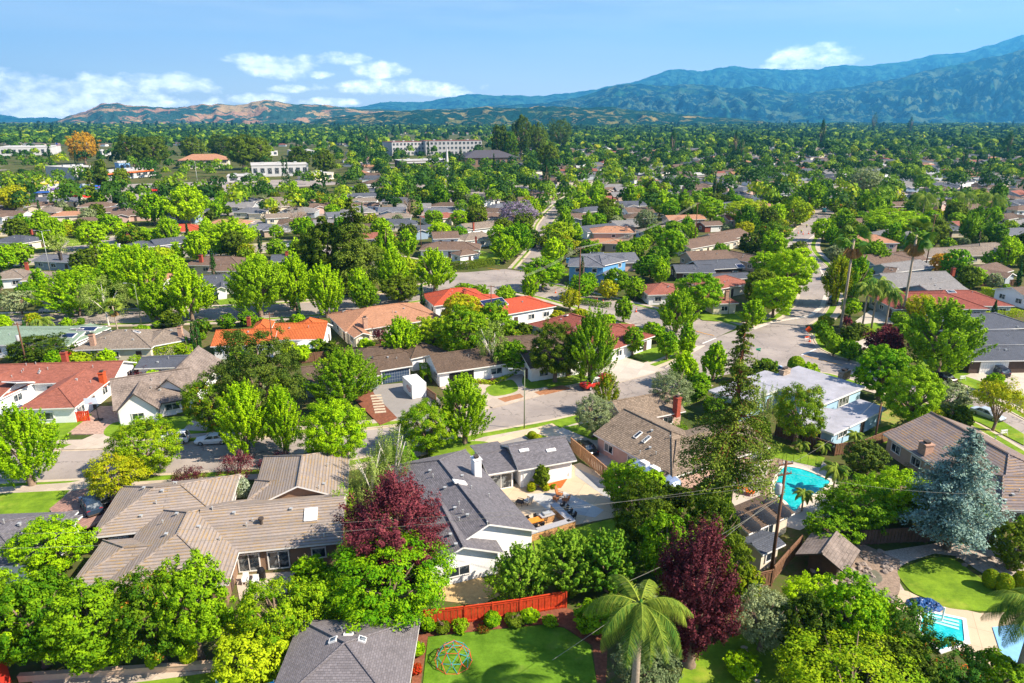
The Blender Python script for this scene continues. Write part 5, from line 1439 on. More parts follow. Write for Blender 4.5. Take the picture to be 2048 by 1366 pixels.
car('pickup', 'b8261c', (1228, 764), (1152, 784), 'red pickup truck with white cab roof and bed cover', 'e4e2dc')
car('sedan', 'a9b4be', (1944, 824), (2004, 846), 'silver-blue sedan parked at the lower right kerb')
car('suv', '232a38', (2014, 760), (1978, 738), 'dark blue SUV on the drive before the white garage door')
car('sedan', '2c1418', (1904, 768), (1866, 752), 'dark red sedan behind the great forked tree')
car('suv', '20262a', (1850, 758), (1822, 744), 'black SUV ahead of the dark red sedan')
car('sedan', '1a1e22', (1190, 918), (1152, 888), 'black sedan on the drive beside the tall wooden fence')
car('suv', '3a4656', (1661, 618), (1666, 596), 'dark SUV with roof rails on the curved street')
car('suv', '2b62a8', (422, 509), (449, 506), 'blue SUV on the back street')
car('sedan', '1f2226', (395, 509), (416, 507), 'black car parked behind the blue SUV')
car('sedan', 'a4a8ac', (571, 500), (590, 490), 'silver car on the back street below the leafless tree')
car('suv', '2e3e50', (196, 1040), (172, 1000), 'dark blue SUV on the red paver drive by the ribbed roof')
car('sedan', '15171a', (212, 1018), (190, 992), 'black car beyond the dark blue SUV on the paver drive')
car('sedan', 'b0b6bc', (92, 625), (112, 624), 'silver car at the far left street end')
car('sedan', 'c8ccd0', (48, 826), (2, 832), 'pale silver car before the red-brown roofed house at the left edge')
car('sedan', '5e86b4', (1535, 748), (1562, 742), 'blue car behind the clipped shrub at the flat roof')
car('van', 'e6e6e6', (842, 446), (866, 443), 'white van in the middle distance near the pale slim tree')
car('sedan', '8ea6c0', (1730, 436), (1712, 434), 'light blue car on the drive by the curved street')
car('suv', '1d2024', (1672, 428), (1668, 421), 'black car facing away far along the curved street')
car('suv', '1c8a94', (1646, 428), (1650, 421), 'teal vehicle at the kerb far along the curved street')
car('van', 'e8e8e4', (1772, 580), (1800, 578), 'white camper van beside the grey gabled house')
car('sedan', '24282e', (650, 442), (672, 440), 'dark car under the trees left of the slim pale tree')
car('sedan', 'dcdcdc', (905, 402), (925, 401), 'white car in the church car park')
car('sedan', '9a2020', (880, 404), (862, 404), 'red car in the church car park')
car('suv', 'd8d8d8', (845, 398), (828, 399), 'pale SUV in the church car park')
for i, (u, v, c, l) in enumerate(((340, 402, '30508a', 'blue car left in the shopping strip lot'), (362, 400, 'e0e0e0', 'white car in the shopping strip lot'), (300, 410, '2a2c30', 'black car in the shopping strip lot'), (78, 402, 'e6e6e6', 'white car beside the orange canopy'), (1020, 500, '30343a', 'dark car on the side street'), (1815, 380, 'dadada', 'white car far right among the roofs'), (1010, 398, '7a1f1f', 'dark red car near the crossing beyond the church'))):
    car('sedan', c, (u, v), (u + 14, v - 1), l)
# silver travel trailer
SILV = mat('polished_aluminium', 'c4ccd6', .22, .04, metal=.75)
def trailer():
    a, b = P(1276, 960), P(1342, 998); c = (a + b) / 2; rz = math.atan2(b.y - a.y, b.x - a.x); Lh = 3.9
    t = thing('travel_trailer', 'rounded silver travel trailer beside the tan shake-roofed house', 'trailer', (c.x, c.y, 0), rz)
    mb = MB(); secs = []
    for k in range(17):
        x = -Lh + 2 * Lh * k / 16; e = max(0, (abs(x) - (Lh - 1.1)) / 1.1); s = math.sqrt(max(.02, 1 - e * e * .92)); ring = []
        for j in range(16):
            q = 2 * math.pi * j / 16; cx, cz = math.cos(q), math.sin(q)
            ring.append((x, 1.22 * s ** .6 * math.copysign(abs(cx) ** .6, cx), 1.75 + 1.15 * s * math.copysign(abs(cz) ** .65, cz)))
        secs.append(ring)
    for r0, r1 in zip(secs, secs[1:]):
        for j in range(16): mb.quad([r0[j], r1[j], r1[(j + 1) % 16], r0[(j + 1) % 16]])
    mb.quad(list(reversed(secs[0]))); mb.quad(secs[-1])
    mb.build('body', SILV, t, smooth=True, uv=False, loc=(0, 0, 0)) 
    for x, l, m in ((-1.9, 1.1, TRIM), (-.1, 1.2, TRIM), (1.5, .8, DARK)):
        k = MB(); k.box((x, 0, 2.98), (l, .75, .3)); k.build('roof_unit', m, t, uv=False, loc=(0, 0, 0))
    for x in (-2.2, -.6, 1.2, 2.5):
        for s in (-1, 1): k = MB(); k.box((x, s * 1.22, 1.9), (.9, .06, .5)); k.build('window', GLASS, t, uv=False, loc=(0, 0, 0))
    for x in (-.5, .5):
        for s in (-1, 1): k = MB(); k.lathe([(.38, s * 1.1 - .1), (.38, s * 1.1 + .1)], 14, (x, 0, .38), axis='y'); k.build('wheel', RUB, t, uv=False, loc=(0, 0, 0))
trailer()
# white moving container
def text_mesh(s, size, m, ext=.004):
    cu = D.curves.new('lettering', 'FONT'); cu.body = s; cu.size = size; cu.align_x = 'CENTER'; cu.align_y = 'CENTER'; cu.extrude = ext; cu.offset = size * .02
    o = D.objects.new('lettering', cu); COL.objects.link(o); bpy.context.view_layer.update()
    me = D.meshes.new_from_object(o.evaluated_get(bpy.context.evaluated_depsgraph_get())); D.objects.remove(o); me.materials.clear(); me.materials.append(m); return me
REDP = mat('red_paint', 'c0392b', .5, .08)
def container():
    a, b = P(825.5, 800.5), P(808, 783); d = (b - a).normalized(); n = Vector((d.y, -d.x, 0)); Lc, Wc, Hc = 4.6, 2.45, 2.55
    c = a + d * Lc / 2 + n * Wc / 2; rz = math.atan2(d.y, d.x)
    t = thing('storage_container', 'white portable moving container with red emblem on the driveway', 'container', (c.x, c.y, .17), rz)
    k = MB(); k.box((0, 0, Hc / 2), (Lc, Wc, Hc - .1)); k.build('body', mat('container_white', 'ecebe8', .5, .03), t, uv=False, loc=(0, 0, 0))
    k = MB(); k.box((0, 0, Hc - .02), (Lc + .08, Wc + .08, .12)); k.build('lid', mat('container_lid', 'f0efec', .5, .03), t, uv=False, loc=(0, 0, 0))
    k = MB()
    for x in (-1, 1):
        for y in (-1, 1): k.box((x * (Lc / 2), y * (Wc / 2), Hc / 2 - .05), (.1, .1, Hc - .2))
    k.build('corner_post', TRIM, t, uv=False, loc=(0, 0, 0))
    sd = Wc / 2 + .006
    em = MB(); N = 28; ro = []; ri_ = []
    for j in range(N):
        q = 2 * math.pi * j / N; ro.append((1.05 * math.copysign(abs(math.cos(q)) ** .7, math.cos(q)), .5 * math.sin(q))); ri_.append((.93 * math.copysign(abs(math.cos(q)) ** .7, math.cos(q)), .4 * math.sin(q)))
    for j in range(N):
        k2 = (j + 1) % N; em.quad([(ro[j][0] - .5, sd, 1.35 + ro[j][1]), (ro[k2][0] - .5, sd, 1.35 + ro[k2][1]), (ri_[k2][0] - .5, sd, 1.35 + ri_[k2][1]), (ri_[j][0] - .5, sd, 1.35 + ri_[j][1])])
    em.build('emblem_ring', REDP, t, uv=False, loc=(0, 0, 0))
    o = link('lettering', text_mesh('PODS', .62, REDP), t, (-.5, sd + .004, 1.35)); o.rotation_euler = (math.pi / 2, 0, math.pi)
container()
# ------------------------------------------------------------ fences and walls
REDF = mat('red_stained_wood', 'c4401a', .8, .25, 3, fine=.4); BRF = mat('brown_fence_wood', '7c5a42', .85, .25, 3, fine=.5); DKF = mat('dark_fence_wood', '5a463a', .85, .25, 3, fine=.5); TANF = mat('tan_fence_wood', 'a67c58', .85, .2, 3, fine=.4)
def fence(pts, h_, m, label, board=.2, name='fence', cat='fence', step=2.4, gap=.03, z0=0):
    l = [P(u, v, 0) for u, v in pts]; r = l[0].copy(); t = thing(name, label, cat, (r.x, r.y, z0)); pm = MB()
    for a, b in zip(l, l[1:]):
        d = b - a; L = d.length; d.normalize(); rz = math.atan2(d.y, d.x); n = max(1, int(L / step)); pb = MB()
        k = int(L / board)
        for i in range(k):
            c = a + d * ((i + .5) * L / k); off = Vector((-d.y, d.x, 0)) * (.03 if i % 2 else 0)
            pb.box((c.x + off.x, c.y + off.y, z0 + h_ / 2 + .04), (L / k - gap, .025, h_ - .08 + .03 * math.sin(i * 1.7)), rz)
        for z in (.3, h_ - .2): c = a + d * L / 2; pb.box((c.x, c.y, z0 + z), (L, .07, .09), rz)
        c = a + d * L / 2; pb.box((c.x, c.y, z0 + h_ + .03), (L, .14, .05), rz)
        pb.build('board_panel', m, t)
        for i in range(n + 1):
            c = a + d * (L * i / n); p = MB(); p.box((c.x, c.y, z0 + h_ / 2 + .05), (.13, .13, h_ + .1), rz); p.build('post', m, t)
    return t
fence([(848, 1256), (930, 1247), (1040, 1232), (1132, 1216)], 1.9, REDF, 'bright red-stained board fence behind the dome lawn', .3)
fence([(680, 1258), (770, 1254), (846, 1252)], 1.7, DKF, 'dark lattice-topped fence left of the bright red one', .15, gap=.06)
fence([(1142, 902), (1180, 934), (1232, 980)], 2.0, TANF, 'tan wooden fence between the patio and the side drive', .22)
fence([(1458, 1190), (1500, 1182), (1542, 1172)], 1.9, BRF, 'brown plank fence behind the pale grey-green tree', .2)
fence([(1545, 1165), (1575, 1130), (1600, 1102)], 1.9, BRF, 'wooden fence running from the utility pole towards the pavilion', .2)
fence([(1712, 1092), (1800, 1086), (1900, 1084), (1985, 1088)], 1.9, DKF, 'dark plank fence behind the cedar and gravel garden', .2)
fence([(600, 728), (690, 716), (762, 706)], 1.9, BRF, 'brown plank fence below the orange clay tile house', .2)
fence([(1550, 872), (1600, 888), (1668, 912)], 1.8, DKF, 'dark fence behind the back lawn of the pool garden', .2)
fence([(1668, 912), (1720, 905), (1782, 880)], 1.8, BRF, 'brown fence meeting the dark ribbed roof corner', .2)
fence([(153, 846), (180, 843)], 1.8, REDF, 'short red side fence of the red-brown roofed house', .25)
fence([(820, 768), (850, 790), (872, 806)], 1.6, BRF, 'low brown fence beside the white container', .2)
fence([(1222, 1000), (1262, 1030)], 1.8, DKF, 'fence stub hidden beside the silver trailer', .2)
fence([(1660, 566), (1700, 556)], 1.5, DKF, 'low fence beyond the tall palm', .3)
fence([(1790, 600), (1900, 572), (2040, 572)], 1.8, BRF, 'long brown fence behind the dull red roof', .3)
fence([(96, 725), (205, 718)], 1.8, REDF, 'red fence behind the long red-brown roof', .3)
fence([(560, 598), (1060, 598)][:1] + [(575, 600)], 1.0, DKF, 'short dark garden rail beside the street', .3)
STW = roofm('stacked_ledge_stone', 'b88c5c', .13, .38, .5, .4, mort=.02, bump=.8)
mb = MB(); a, b = P(40, 1362), P(455, 1334); d = (b - a); mb.box((a + b) / 2 + Vector((0, 0, .3)), (d.length, .35, .6), math.atan2(d.y, d.x)); mb.box((a + b) / 2 + Vector((0, 0, .64)), (d.length, .45, .08), math.atan2(d.y, d.x))
c = (a + b) / 2; tag(mb.build('garden_wall', mat('tan_wall', 'b59a80', .85, .12, 2), None, loc=(c.x, c.y, 0)), 'low tan garden wall under the row of lush trees', 'garden wall')
# bottom-left red object and blue shade sail
mb = MB(); q = P(-6, 1385); mb.box((q.x, q.y, 1.2), (1.2, 2.2, 2.4), .2); mb.box((q.x, q.y, 2.45), (1.3, 2.3, .1), .2); tag(mb.build('playhouse', REDP, None, loc=(q.x, q.y, 0)), 'red play structure just entering the bottom left corner', 'playhouse')
sl = MB(); cs = [P(432, 1362, 2.2), P(548, 1362, 2.2), P(560, 1420, 2.2), P(430, 1420, 2.2)]; G_ = 8
def bil(s, t_): return cs[0].lerp(cs[1], s).lerp(cs[3].lerp(cs[2], s), t_) - Vector((0, 0, 2.0 * s * (1 - s) + 1.2 * t_ * (1 - t_)))
for i in range(G_):
    for j in range(G_): sl.quad([bil(i / G_, j / G_), bil((i + 1) / G_, j / G_), bil((i + 1) / G_, (j + 1) / G_), bil(i / G_, (j + 1) / G_)])
q = cs[0]; t = thing('shade_sail', 'blue shade sail at the bottom edge beside the plum-grey roof', 'shade sail', (q.x, q.y, 0)); sl.build('sail', mat('blue_canvas', '3aa0d0', .7, .1), t, smooth=True)
for c in cs: k = MB(); k.tube([(c.x, c.y, 0), (c.x, c.y, c.z + .1)], .05, 6); k.build('post', TRIM, t)
# ------------------------------------------------------------ pools
def poolm(name, a, b, deep):
    m, w, bs, out = newmat(name); g_ = w.new('ShaderNodeNewGeometry')
    n = w.noise(g_.outputs['Position'], .55, 4, .6); n2 = w.noise(g_.outputs['Position'], 3.5, 3, .6)
    c = w.mix(w.ramp(n, .35, .65), lin(a), lin(b)); c = w.mix(w.math('MULTIPLY', w.ramp(n2, .5, .7), .3), c, lin(deep))  # third colour is pale, not deep: caustic light flecks painted on water
    w.l.new(c, bs.inputs['Base Color']); bs.inputs['Roughness'].default_value = .06
    bn = w.new('ShaderNodeBump', inp={'Strength': .15, 'Distance': .05}); w.l.new(w.noise(g_.outputs['Position'], 2.5, 3), bn.inputs['Height']); w.l.new(bn.outputs[0], bs.inputs['Normal']); return m
def pool(px, label, wm, cop, rnd=True, cw=.45):
    pts = [P(u, v, .1) for u, v in px]
    a_ = sum(pts[i].x * pts[(i + 1) % len(pts)].y - pts[(i + 1) % len(pts)].x * pts[i].y for i in range(len(pts)))
    if a_ < 0: pts.reverse()
    if rnd: pts = smooth_line(pts, 5, True)
    c = sum(pts, Vector()) / len(pts); t = thing('swimming_pool', label, 'pool', (c.x, c.y, 0))
    w = MB(); w.slab([(p.x, p.y, .08) for p in pts], .07); w.build('water', wm, t, uv=False)
    k = MB(); n = len(pts)
    for i in range(n):
        p, q = pts[i], pts[(i + 1) % n]; pp = pts[i - 1]; qq = pts[(i + 2) % n]
        n1 = (q - pp); n1 = Vector((n1.y, -n1.x, 0)).normalized() * cw; n2 = (qq - p); n2 = Vector((n2.y, -n2.x, 0)).normalized() * cw
        k.slab([Vector((p.x, p.y, .16)), Vector((p.x + n1.x, p.y + n1.y, .16)), Vector((q.x + n2.x, q.y + n2.y, .16)), Vector((q.x, q.y, .16))], .14)
    k.build('coping', cop, t, uv=False); return t
COP = mat('pool_coping', 'd8c8b0', .8, .08)
WAT = poolm('turquoise_water', '0c9ea0', '20bcba', '86dcd4')
t = pool([(1567, 935), (1587, 935), (1615, 942), (1643, 954), (1660, 964), (1640, 980), (1608, 1002), (1589, 1023), (1572, 1004), (1548, 984), (1556, 955)], 'turquoise curved swimming pool behind the black mesh fence', WAT, COP)
t = pool([(1847, 1223), (1925, 1240), (1929, 1282), (1880, 1300), (1840, 1262)], 'lower right turquoise pool with white steps', poolm('green_blue_water', '1aa6b0', '28c0bc', '8ae0d8'), TRIM, False)
k = MB()
for i in range(3): a, b = P(1850 + i * 2, 1228 + i * 6, .1), P(1918, 1244 + i * 7, .1); k.box((a + b) / 2, ((b - a).length, .3, .06), math.atan2(b.y - a.y, b.x - a.x))
k.build('steps', mat('pale_pool_steps', 'a8dcd0', .6, .05), t)
q = P(1883, 1243); k = MB(); k.tube([(q.x, q.y, 0), (q.x, q.y, 1.6)], .08, 8); tag(k.build('pool_post', TRIM, None, loc=(q.x, q.y, 0)), 'white post standing at the lower pool edge', 'post')
cv = MB(); pts = [P(u, v, .12) for u, v in [(1985, 1254), (2070, 1244), (2090, 1345), (2012, 1338)]]
cv.slab([pts[3], pts[2], pts[1], pts[0]], .1); tag(cv.build('pool_cover', mat('pale_blue_cover', '7fb0d6', .6, .08), None, loc=pts[0], uv=False), 'pale blue pool cover behind the right feather palm', 'pool cover')
# blue tarp heap
g = random.Random(3); c = P(1848, 1212); mb = MB(); n = 26
def hgt(i, j):
    x, y = (i / n - .5) * 2, (j / n - .5) * 2; r = max(0, 1 - x * x - y * y)
    return .55 * r ** .6 * (.7 + .9 * noise.noise(Vector((x * 3.2, y * 3.2, 1))) + .5 * noise.noise(Vector((x * 9, y * 9, 4))))
for i in range(n):
    for j in range(n):
        q = [Vector((c.x + (a / n - .5) * 3.4, c.y + (b / n - .5) * 2.2, .06 + max(0, hgt(a, b)))) for a, b in ((i, j), (i + 1, j), (i + 1, j + 1), (i, j + 1))]
        if sum(p.z for p in q) > .3: mb.quad(q)
tag(mb.build('tarpaulin', mat('blue_tarp', '2c5f9a', .4, .3, 2, col2='1a2340'), None, loc=c, uv=False), 'crumpled blue tarpaulin heap by the lower pool', 'tarpaulin')
# pool fence, canopy, loungers
fp = [P(u, v) for u, v in [(1520, 1000), (1556, 932), (1572, 922), (1600, 926), (1630, 934), (1652, 944)]]
t = thing('pool_fence', 'black mesh pool safety fence around the turquoise pool', 'fence', (fp[0].x, fp[0].y, 0)); k = MB(); BLK = mat('black_metal', '1c1c1e', .5, .1)
for a, b in zip(fp, fp[1:]):
    m_ = max(2, int((b - a).length / .9)); 
    for i in range(m_): c = a.lerp(b, i / m_); pb = MB(); pb.tube([(c.x, c.y, 0), (c.x, c.y, 1.3)], .025, 5); pb.build('post', BLK, t)
    for z in (.08, .3, .5, .7, .9, 1.1, 1.27): k.tube([(a.x, a.y, z), (b.x, b.y, z)], .009, 3)
k.build('mesh_rails', BLK, t)
cc = [P(1457, 934, 2.6), P(1513, 950, 2.6), P(1466, 972, 2.6), P(1412, 955, 2.6)]; c0 = sum(cc, Vector()) / 4
t = thing('canopy', 'grey fabric canopy on brown posts beside the pool terrace', 'canopy', (c0.x, c0.y, 0)); k = MB()
for i in range(4): k.quad([cc[i], cc[(i + 1) % 4], Vector((c0.x, c0.y, 3.0))][::-1])
k.build('fabric_roof', mat('grey_canvas', '8a8480', .8, .08), t)
k = MB()
for i in range(4): a, b = cc[i], cc[(i + 1) % 4]; k.tube([a - Vector((0, 0, .1)), b - Vector((0, 0, .1))], .08, 4)
k.build('beam', DKF, t)
for c in cc: k = MB(); k.tube([(c.x, c.y, 0), (c.x, c.y, 2.55)], .09, 6); k.build('post', DKF, t)
ORG = mat('orange_cushion', 'e0641a', .7, .08); WOOD = mat('teak_wood', 'a0663a', .7, .15, 3)
def chair(u, v, rz, label, cm, fm, back=.75, seat=(.62, .62), name='garden_chair', zs=.42, group=None, loc=None, low=False, z0=.06):
    b = P(u, v) if loc is None else Vector(loc); t = thing(name, label, 'chair', (b.x, b.y, z0), rz, group)
    def pt(nm, bx, m):
        k = MB()
        for c, d_, T_ in bx: k.box(c, d_, 0, 0, T_)
        k.build(nm, m, t, uv=False, loc=(0, 0, 0))
    pt('seat', [((0, 0, zs), (seat[0], seat[1], .1), None)], cm)
    pt('backrest', [((0, 0, back / 2), (.09, seat[1] * .95, back), Matrix.Translation((-seat[0] / 2, 0, zs)) @ Matrix.Rotation(-.25, 4, 'Y'))], cm)
    for x in (-1, 1):
        for y in (-1, 1): pt('leg', [((x * seat[0] * .43, y * seat[1] * .43, zs / 2), (.05, .05, zs), None)], fm)
    for y in (-1, 1): pt('armrest', [((0, y * seat[1] * .5, zs + .22), (seat[0], .08, .04), None), ((seat[0] * .4, y * seat[1] * .5, zs + .1), (.05, .05, .24), None)], fm)
    return t
chair(1480, 982, -.6, 'orange-cushioned lounge chair nearest the redwood trunk', ORG, WOOD, .6, (.9, .8))
chair(1500, 990, -.6, 'orange-cushioned lounge chair nearest the pool', ORG, WOOD, .6, (.9, .8))
# ------------------------------------------------------------ patio
chair(1119, 993, -.5, 'upright brown wooden lounge chair at the patio fire corner', WOOD, WOOD, 1.0, (.7, .65), 'adirondack_chair', .32)
chair(1112, 1003, 1.0, 'small brown wooden chair left of the upright one', WOOD, WOOD, .45, (.6, .6), 'adirondack_chair', .32)
chair(1131, 1004, 2.6, 'brown wooden chair facing the other two', WOOD, WOOD, .7, (.7, .65), 'adirondack_chair', .32)
WICK = mat('dark_wicker', '3c3430', .8, .25, 12)
chair(1055, 1008, 2.4, 'dark wicker armchair with pale cushion on the patio', mat('pale_cushion', 'cfc8bc', .8, .05), WICK, .75, (.85, .9), 'wicker_armchair')
chair(1040, 1010, -.4, 'low dark wicker table and planter by the house eave', WICK, WICK, .1, (.8, .8), 'wicker_table')
a, b = P(1056, 1082), P(1147, 1054); d = (b - a); L = d.length; d.normalize(); n = Vector((-d.y, d.x, 0)); rz = math.atan2(d.y, d.x); c = a + d * L / 2
t = thing('outdoor_kitchen', 'L-shaped stone-faced outdoor kitchen counter on the patio', 'outdoor kitchen', (c.x, c.y, 0))
k = MB(); k.box((c.x, c.y, .5), (L, .7, 1.0), rz); e = b + n * 2.2 - d * .4; k.box((e.x, e.y, .5), (.7, 3.6, 1.0), rz); e2 = b + n * 2.4 - d * 2.2; k.box((e2.x, e2.y, .47), (1.6, .8, .94), rz); k.build('stone_base', STW, t)
k = MB(); CT = mat('grey_granite', 'a29e9c', .35, .1, 8); k.box((c.x, c.y, 1.04), (L + .1, .85, .08), rz); k.box((e.x, e.y, 1.041), (.9, 3.7, .078), rz); k.box((e2.x, e2.y, .98), (1.75, .95, .07), rz); k.build('countertop', CT, t)
k = MB(); k.box((e2.x, e2.y, 1.12), (.9, .6, .26), rz); k.build('grill', METAL, t)
k = MB(); q = b - d * .7; k.box((q.x, q.y, 1.085), (.4, .45, .02), rz); k.build('sink', DARK, t)
for i in range(4):
    q = b + n * (.9 + i * .85) + d * .55; chair(0, 0, rz + math.pi, 'dark bar stool along the counter, %s' % ['nearest the lawn', 'second from the lawn', 'third from the lawn', 'farthest from the lawn'][i], WICK, BLK, .5, (.42, .42), 'bar_stool', .75, 'bar stools at the outdoor kitchen', (q.x, q.y, 0))
q = P(1070, 1052); t = thing('dining_table', 'orange wooden dining table on the patio', 'table', (q.x, q.y, .06), .45)
k = MB(); k.box((0, 0, .75), (1.9, 1.0, .06)); k.build('tabletop', mat('orange_wood', 'd9872e', .5, .12, 3), t, loc=(0, 0, 0))
for x in (-.8, .8):
    for y in (-.4, .4): k = MB(); k.box((x, y, .36), (.06, .06, .72)); k.build('leg', BLK, t, loc=(0, 0, 0))
for i, (x, y, r, l) in enumerate(((-.5, .75, -1.57, 'far left'), (.5, .75, -1.57, 'far right'), (-.4, -.75, 1.57, 'near left'), (.5, -.75, 1.57, 'near right'), (1.25, 0, 3.14, 'right end'))):
    cs_, sn = math.cos(.45), math.sin(.45); chair(0, 0, .45 + r, 'black dining chair at the %s of the orange table' % l, BLK, BLK, .45, (.42, .42), 'dining_chair', .45, 'dining chairs round the orange table', (q.x + x * cs_ - y * sn, q.y + x * sn + y * cs_, 0))
# patio set by sliding doors of the ribbed-tile house
for i, (u, v, l) in enumerate(((492, 1168, 'left'), (512, 1172, 'right'))): chair(u, v, -1.4, 'white garden chair by the sliding doors, %s of two' % l, TRIM, TRIM, .6, (.6, .6))
q = P(524, 1160); k = MB(); k.box((q.x, q.y, .6), (.7, .5, .9)); k.lathe([(.3, 1.05), (.38, 1.15), (.3, 1.4), (.08, 1.5)], 12, (q.x, q.y, 0)); tag(k.build('covered_grill', BLK, None, loc=(q.x, q.y, 0)), 'black covered grill between the sliding doors', 'grill')
sheet('patio', [(470, 1150), (600, 1142), (620, 1175), (480, 1205)], .05, CONC)
# ------------------------------------------------------------ climbing dome
def dome():
    import bmesh
    c = P(907, 1322); t = thing('climbing_dome', 'red and teal climbing dome standing on the lawn', 'climbing frame', (c.x, c.y, .06)); bm = bmesh.new(); bmesh.ops.create_icosphere(bm, subdivisions=2, radius=1.62, matrix=Matrix.Rotation(.3, 4, 'Z'))
    A = MB(); B = MB(); J = MB(); i = 0
    for e in bm.edges:
        a, b = e.verts[0].co, e.verts[1].co
        if a.z < -.1 or b.z < -.1: continue
        k = A if (round(a.z * 3) + round(b.z * 3)) % 2 == 0 else B
        a = Vector((a.x, a.y, max(0, a.z))); b = Vector((b.x, b.y, max(0, b.z))); k.tube([a, b], .028, 6)
    for v in bm.verts:
        if v.co.z > -.1: J.box((v.co.x, v.co.y, max(.02, v.co.z)), (.09, .09, .09))
    bm.free(); A.build('red_bars', mat('coral_red_metal', 'c8502e', .5, .08), t, uv=False, loc=(0, 0, 0)); B.build('teal_bars', mat('teal_metal', '2a8c98', .5, .08), t, uv=False, loc=(0, 0, 0)); J.build('joints', mat('coral_red_metal', 'c8502e', .5), t, uv=False, loc=(0, 0, 0))
dome()
# ------------------------------------------------------------ poles and lamps
POLE = mat('weathered_pole_wood', '6a4a36', .95, .2, 5); GPOLE = mat('green_grey_pole', '7e8468', .7, .1); WIRE = mat('cable', '4a4a48', .6, .1); CABL = mat('pale_cable', '8a8678', .6, .1)
def upole(u, v, vt, label, r=.15, arm=2.0, arms=1, trans=False, rz=.3):
    b = P(u, v); d = pix_dir(u, vt); h_ = CH + d.z * (b.y / d.y); t = thing('utility_pole', label, 'utility pole', (b.x, b.y, 0)); k = MB(); k.tube([(b.x, b.y, -.2), (b.x, b.y, h_)], [r * 1.15, r * .75], 10); k.build('pole', POLE, t, smooth=True)
    for i in range(arms):
        z = h_ - .35 - i * 1.1; k = MB(); k.box((b.x, b.y, z), (arm, .12, .14), rz); o = k.build('crossarm', POLE, t); k = MB()
        for s in (-.9, -.4, .4, .9): k.lathe([(.05, z + .07), (.06, z + .25)], 6, (b.x + math.cos(rz) * s * arm / 2, b.y + math.sin(rz) * s * arm / 2, 0))
        k.build('insulator', METAL, o)
    if trans: k = MB(); k.lathe([(.3, h_ - 3.6), (.32, h_ - 3.4), (.32, h_ - 2.5), (.25, h_ - 2.4)], 14, (b.x - .45, b.y - .1, 0)); k.build('transformer', METAL, t, smooth=True)
    return Vector((b.x, b.y, h_)), t
def wire(a, b, label, sag=1.2, r=.012, m=None):
    pts = [a.lerp(b, i / 14) - Vector((0, 0, sag * 4 * (i / 14) * (1 - i / 14))) for i in range(15)]; k = MB(); k.tube(pts, r, 4, cap=False); tag(k.build('overhead_cable', m or WIRE, None, loc=a, uv=False), label, 'cable')
p0, _ = upole(1541, 1152, 922, 'tall brown utility pole with grey transformer beside the plank fence', .17, 1.6, 2, True)
wire(p0 - Vector((0, 0, 1.8)), P(-40, 1098, 9), 'long pale cable crossing the whole foreground to the left edge', 1.6, .013, CABL)
wire(p0 - Vector((0, 0, 2.6)), P(-40, 1068, 9), 'upper long cable crossing the foreground to the left edge', 1.2, .011, CABL)
wire(p0 - Vector((0, 0, 1.2)), P(2100, 985, 9), 'cable from the tall pole past the cedar to the right edge', 1.0, .012, CABL)
wire(p0 - Vector((0, 0, 3.4)), P(1105, 1320, 5), 'slack pale cable running down over the dome lawn', .5, .016, CABL)
wire(p0 - Vector((0, 0, .5)), P(1752, 800, 9), 'cable from the tall pole to the thin pole by the blue house', 1.0, .012, CABL)
wire(p0 - Vector((0, 0, 4.0)), P(1240, 1170, 5), 'service cable from the tall pole into the plum tree', .6, .02, CABL)
p1, _ = upole(1157, 622, 494, 'brown utility pole on the sloping street before the blue house', .16, 2.2, 1)
p2, _ = upole(983, 668, 570, 'grey utility pole behind the solar-array roof', .12, 1.6, 1)
p3, _ = upole(1747, 893, 806, 'thin brown pole beside the blue modernist house', .13, .1, 0)
p4, _ = upole(1388, 500, 405, 'pale utility pole among the middle-distance gardens', .15, 2.2, 1)
p5, _ = upole(1850, 540, 428, 'brown utility pole left of the white garage house', .16, 2.2, 1)
p6, _ = upole(548, 712, 625, 'pole rising between the two orange clay tile roofs', .13, 1.6, 1)
p7, _ = upole(56, 740, 645, 'grey pole with equipment beside the pale green roof', .14, 1.5, 1, True)
p8, _ = upole(843, 508, 436, 'utility pole behind the clipped hedge corner', .13, 1.8, 1)
for i in range(3):
    o = Vector((.5 * i - .5, 0, -.1)); n_ = ['left', 'middle', 'right'][i]
    wire(p1 + o, p2 + o, '%s of three cables from the street pole to the solar roof pole' % n_, 1.2, .025, CABL); wire(p1 + o, p4 + o, '%s of three cables rising right from the street pole' % n_, 2, .03, CABL)
wire(p2, p6, 'cable from the solar roof pole to the orange roof pole', 1.2, .02); wire(p6, p7, 'cable from the orange roof pole to the green roof pole', 1.5, .02); wire(p4, p5, 'cable crossing the curved street in the middle distance', 2.5, .03)
def lamp(u, v, vt, label, side=1, double=False, m=None):
    b = P(u, v); d = pix_dir(u, vt); h_ = CH + d.z * (b.y / d.y); t = thing('street_lamp', label, 'street lamp', (b.x, b.y, 0)); k = MB(); k.tube([(b.x, b.y, 0), (b.x, b.y, h_)], [.1, .055], 8); k.build('pole', m or GPOLE, t, smooth=True)
    for s in ((side, -side) if double else (side,)):
        k = MB(); k.tube([(b.x, b.y, h_ - .3), (b.x + s * .8, b.y, h_ + .15), (b.x + s * 1.9, b.y, h_ + .2)], .035, 6); k.build('arm', m or GPOLE, t); k = MB(); k.box((b.x + s * 2.1, b.y, h_ + .2), (.7, .28, .14)); k.build('lamp_head', METAL, t)
lamp(1048.5, 858, 740, 'tall bare street lamp on the near pavement by the tan driveway', -1)
lamp(283, 650, 568, 'street lamp at the left street beside the birch', -1)
lamp(103, 556, 462, 'tall double-armed lamp post at the left', 1, True, METAL)
lamp(1046, 534, 500, 'street lamp at the second junction', 1); lamp(552, 500, 465, 'street lamp on the back street', 1)
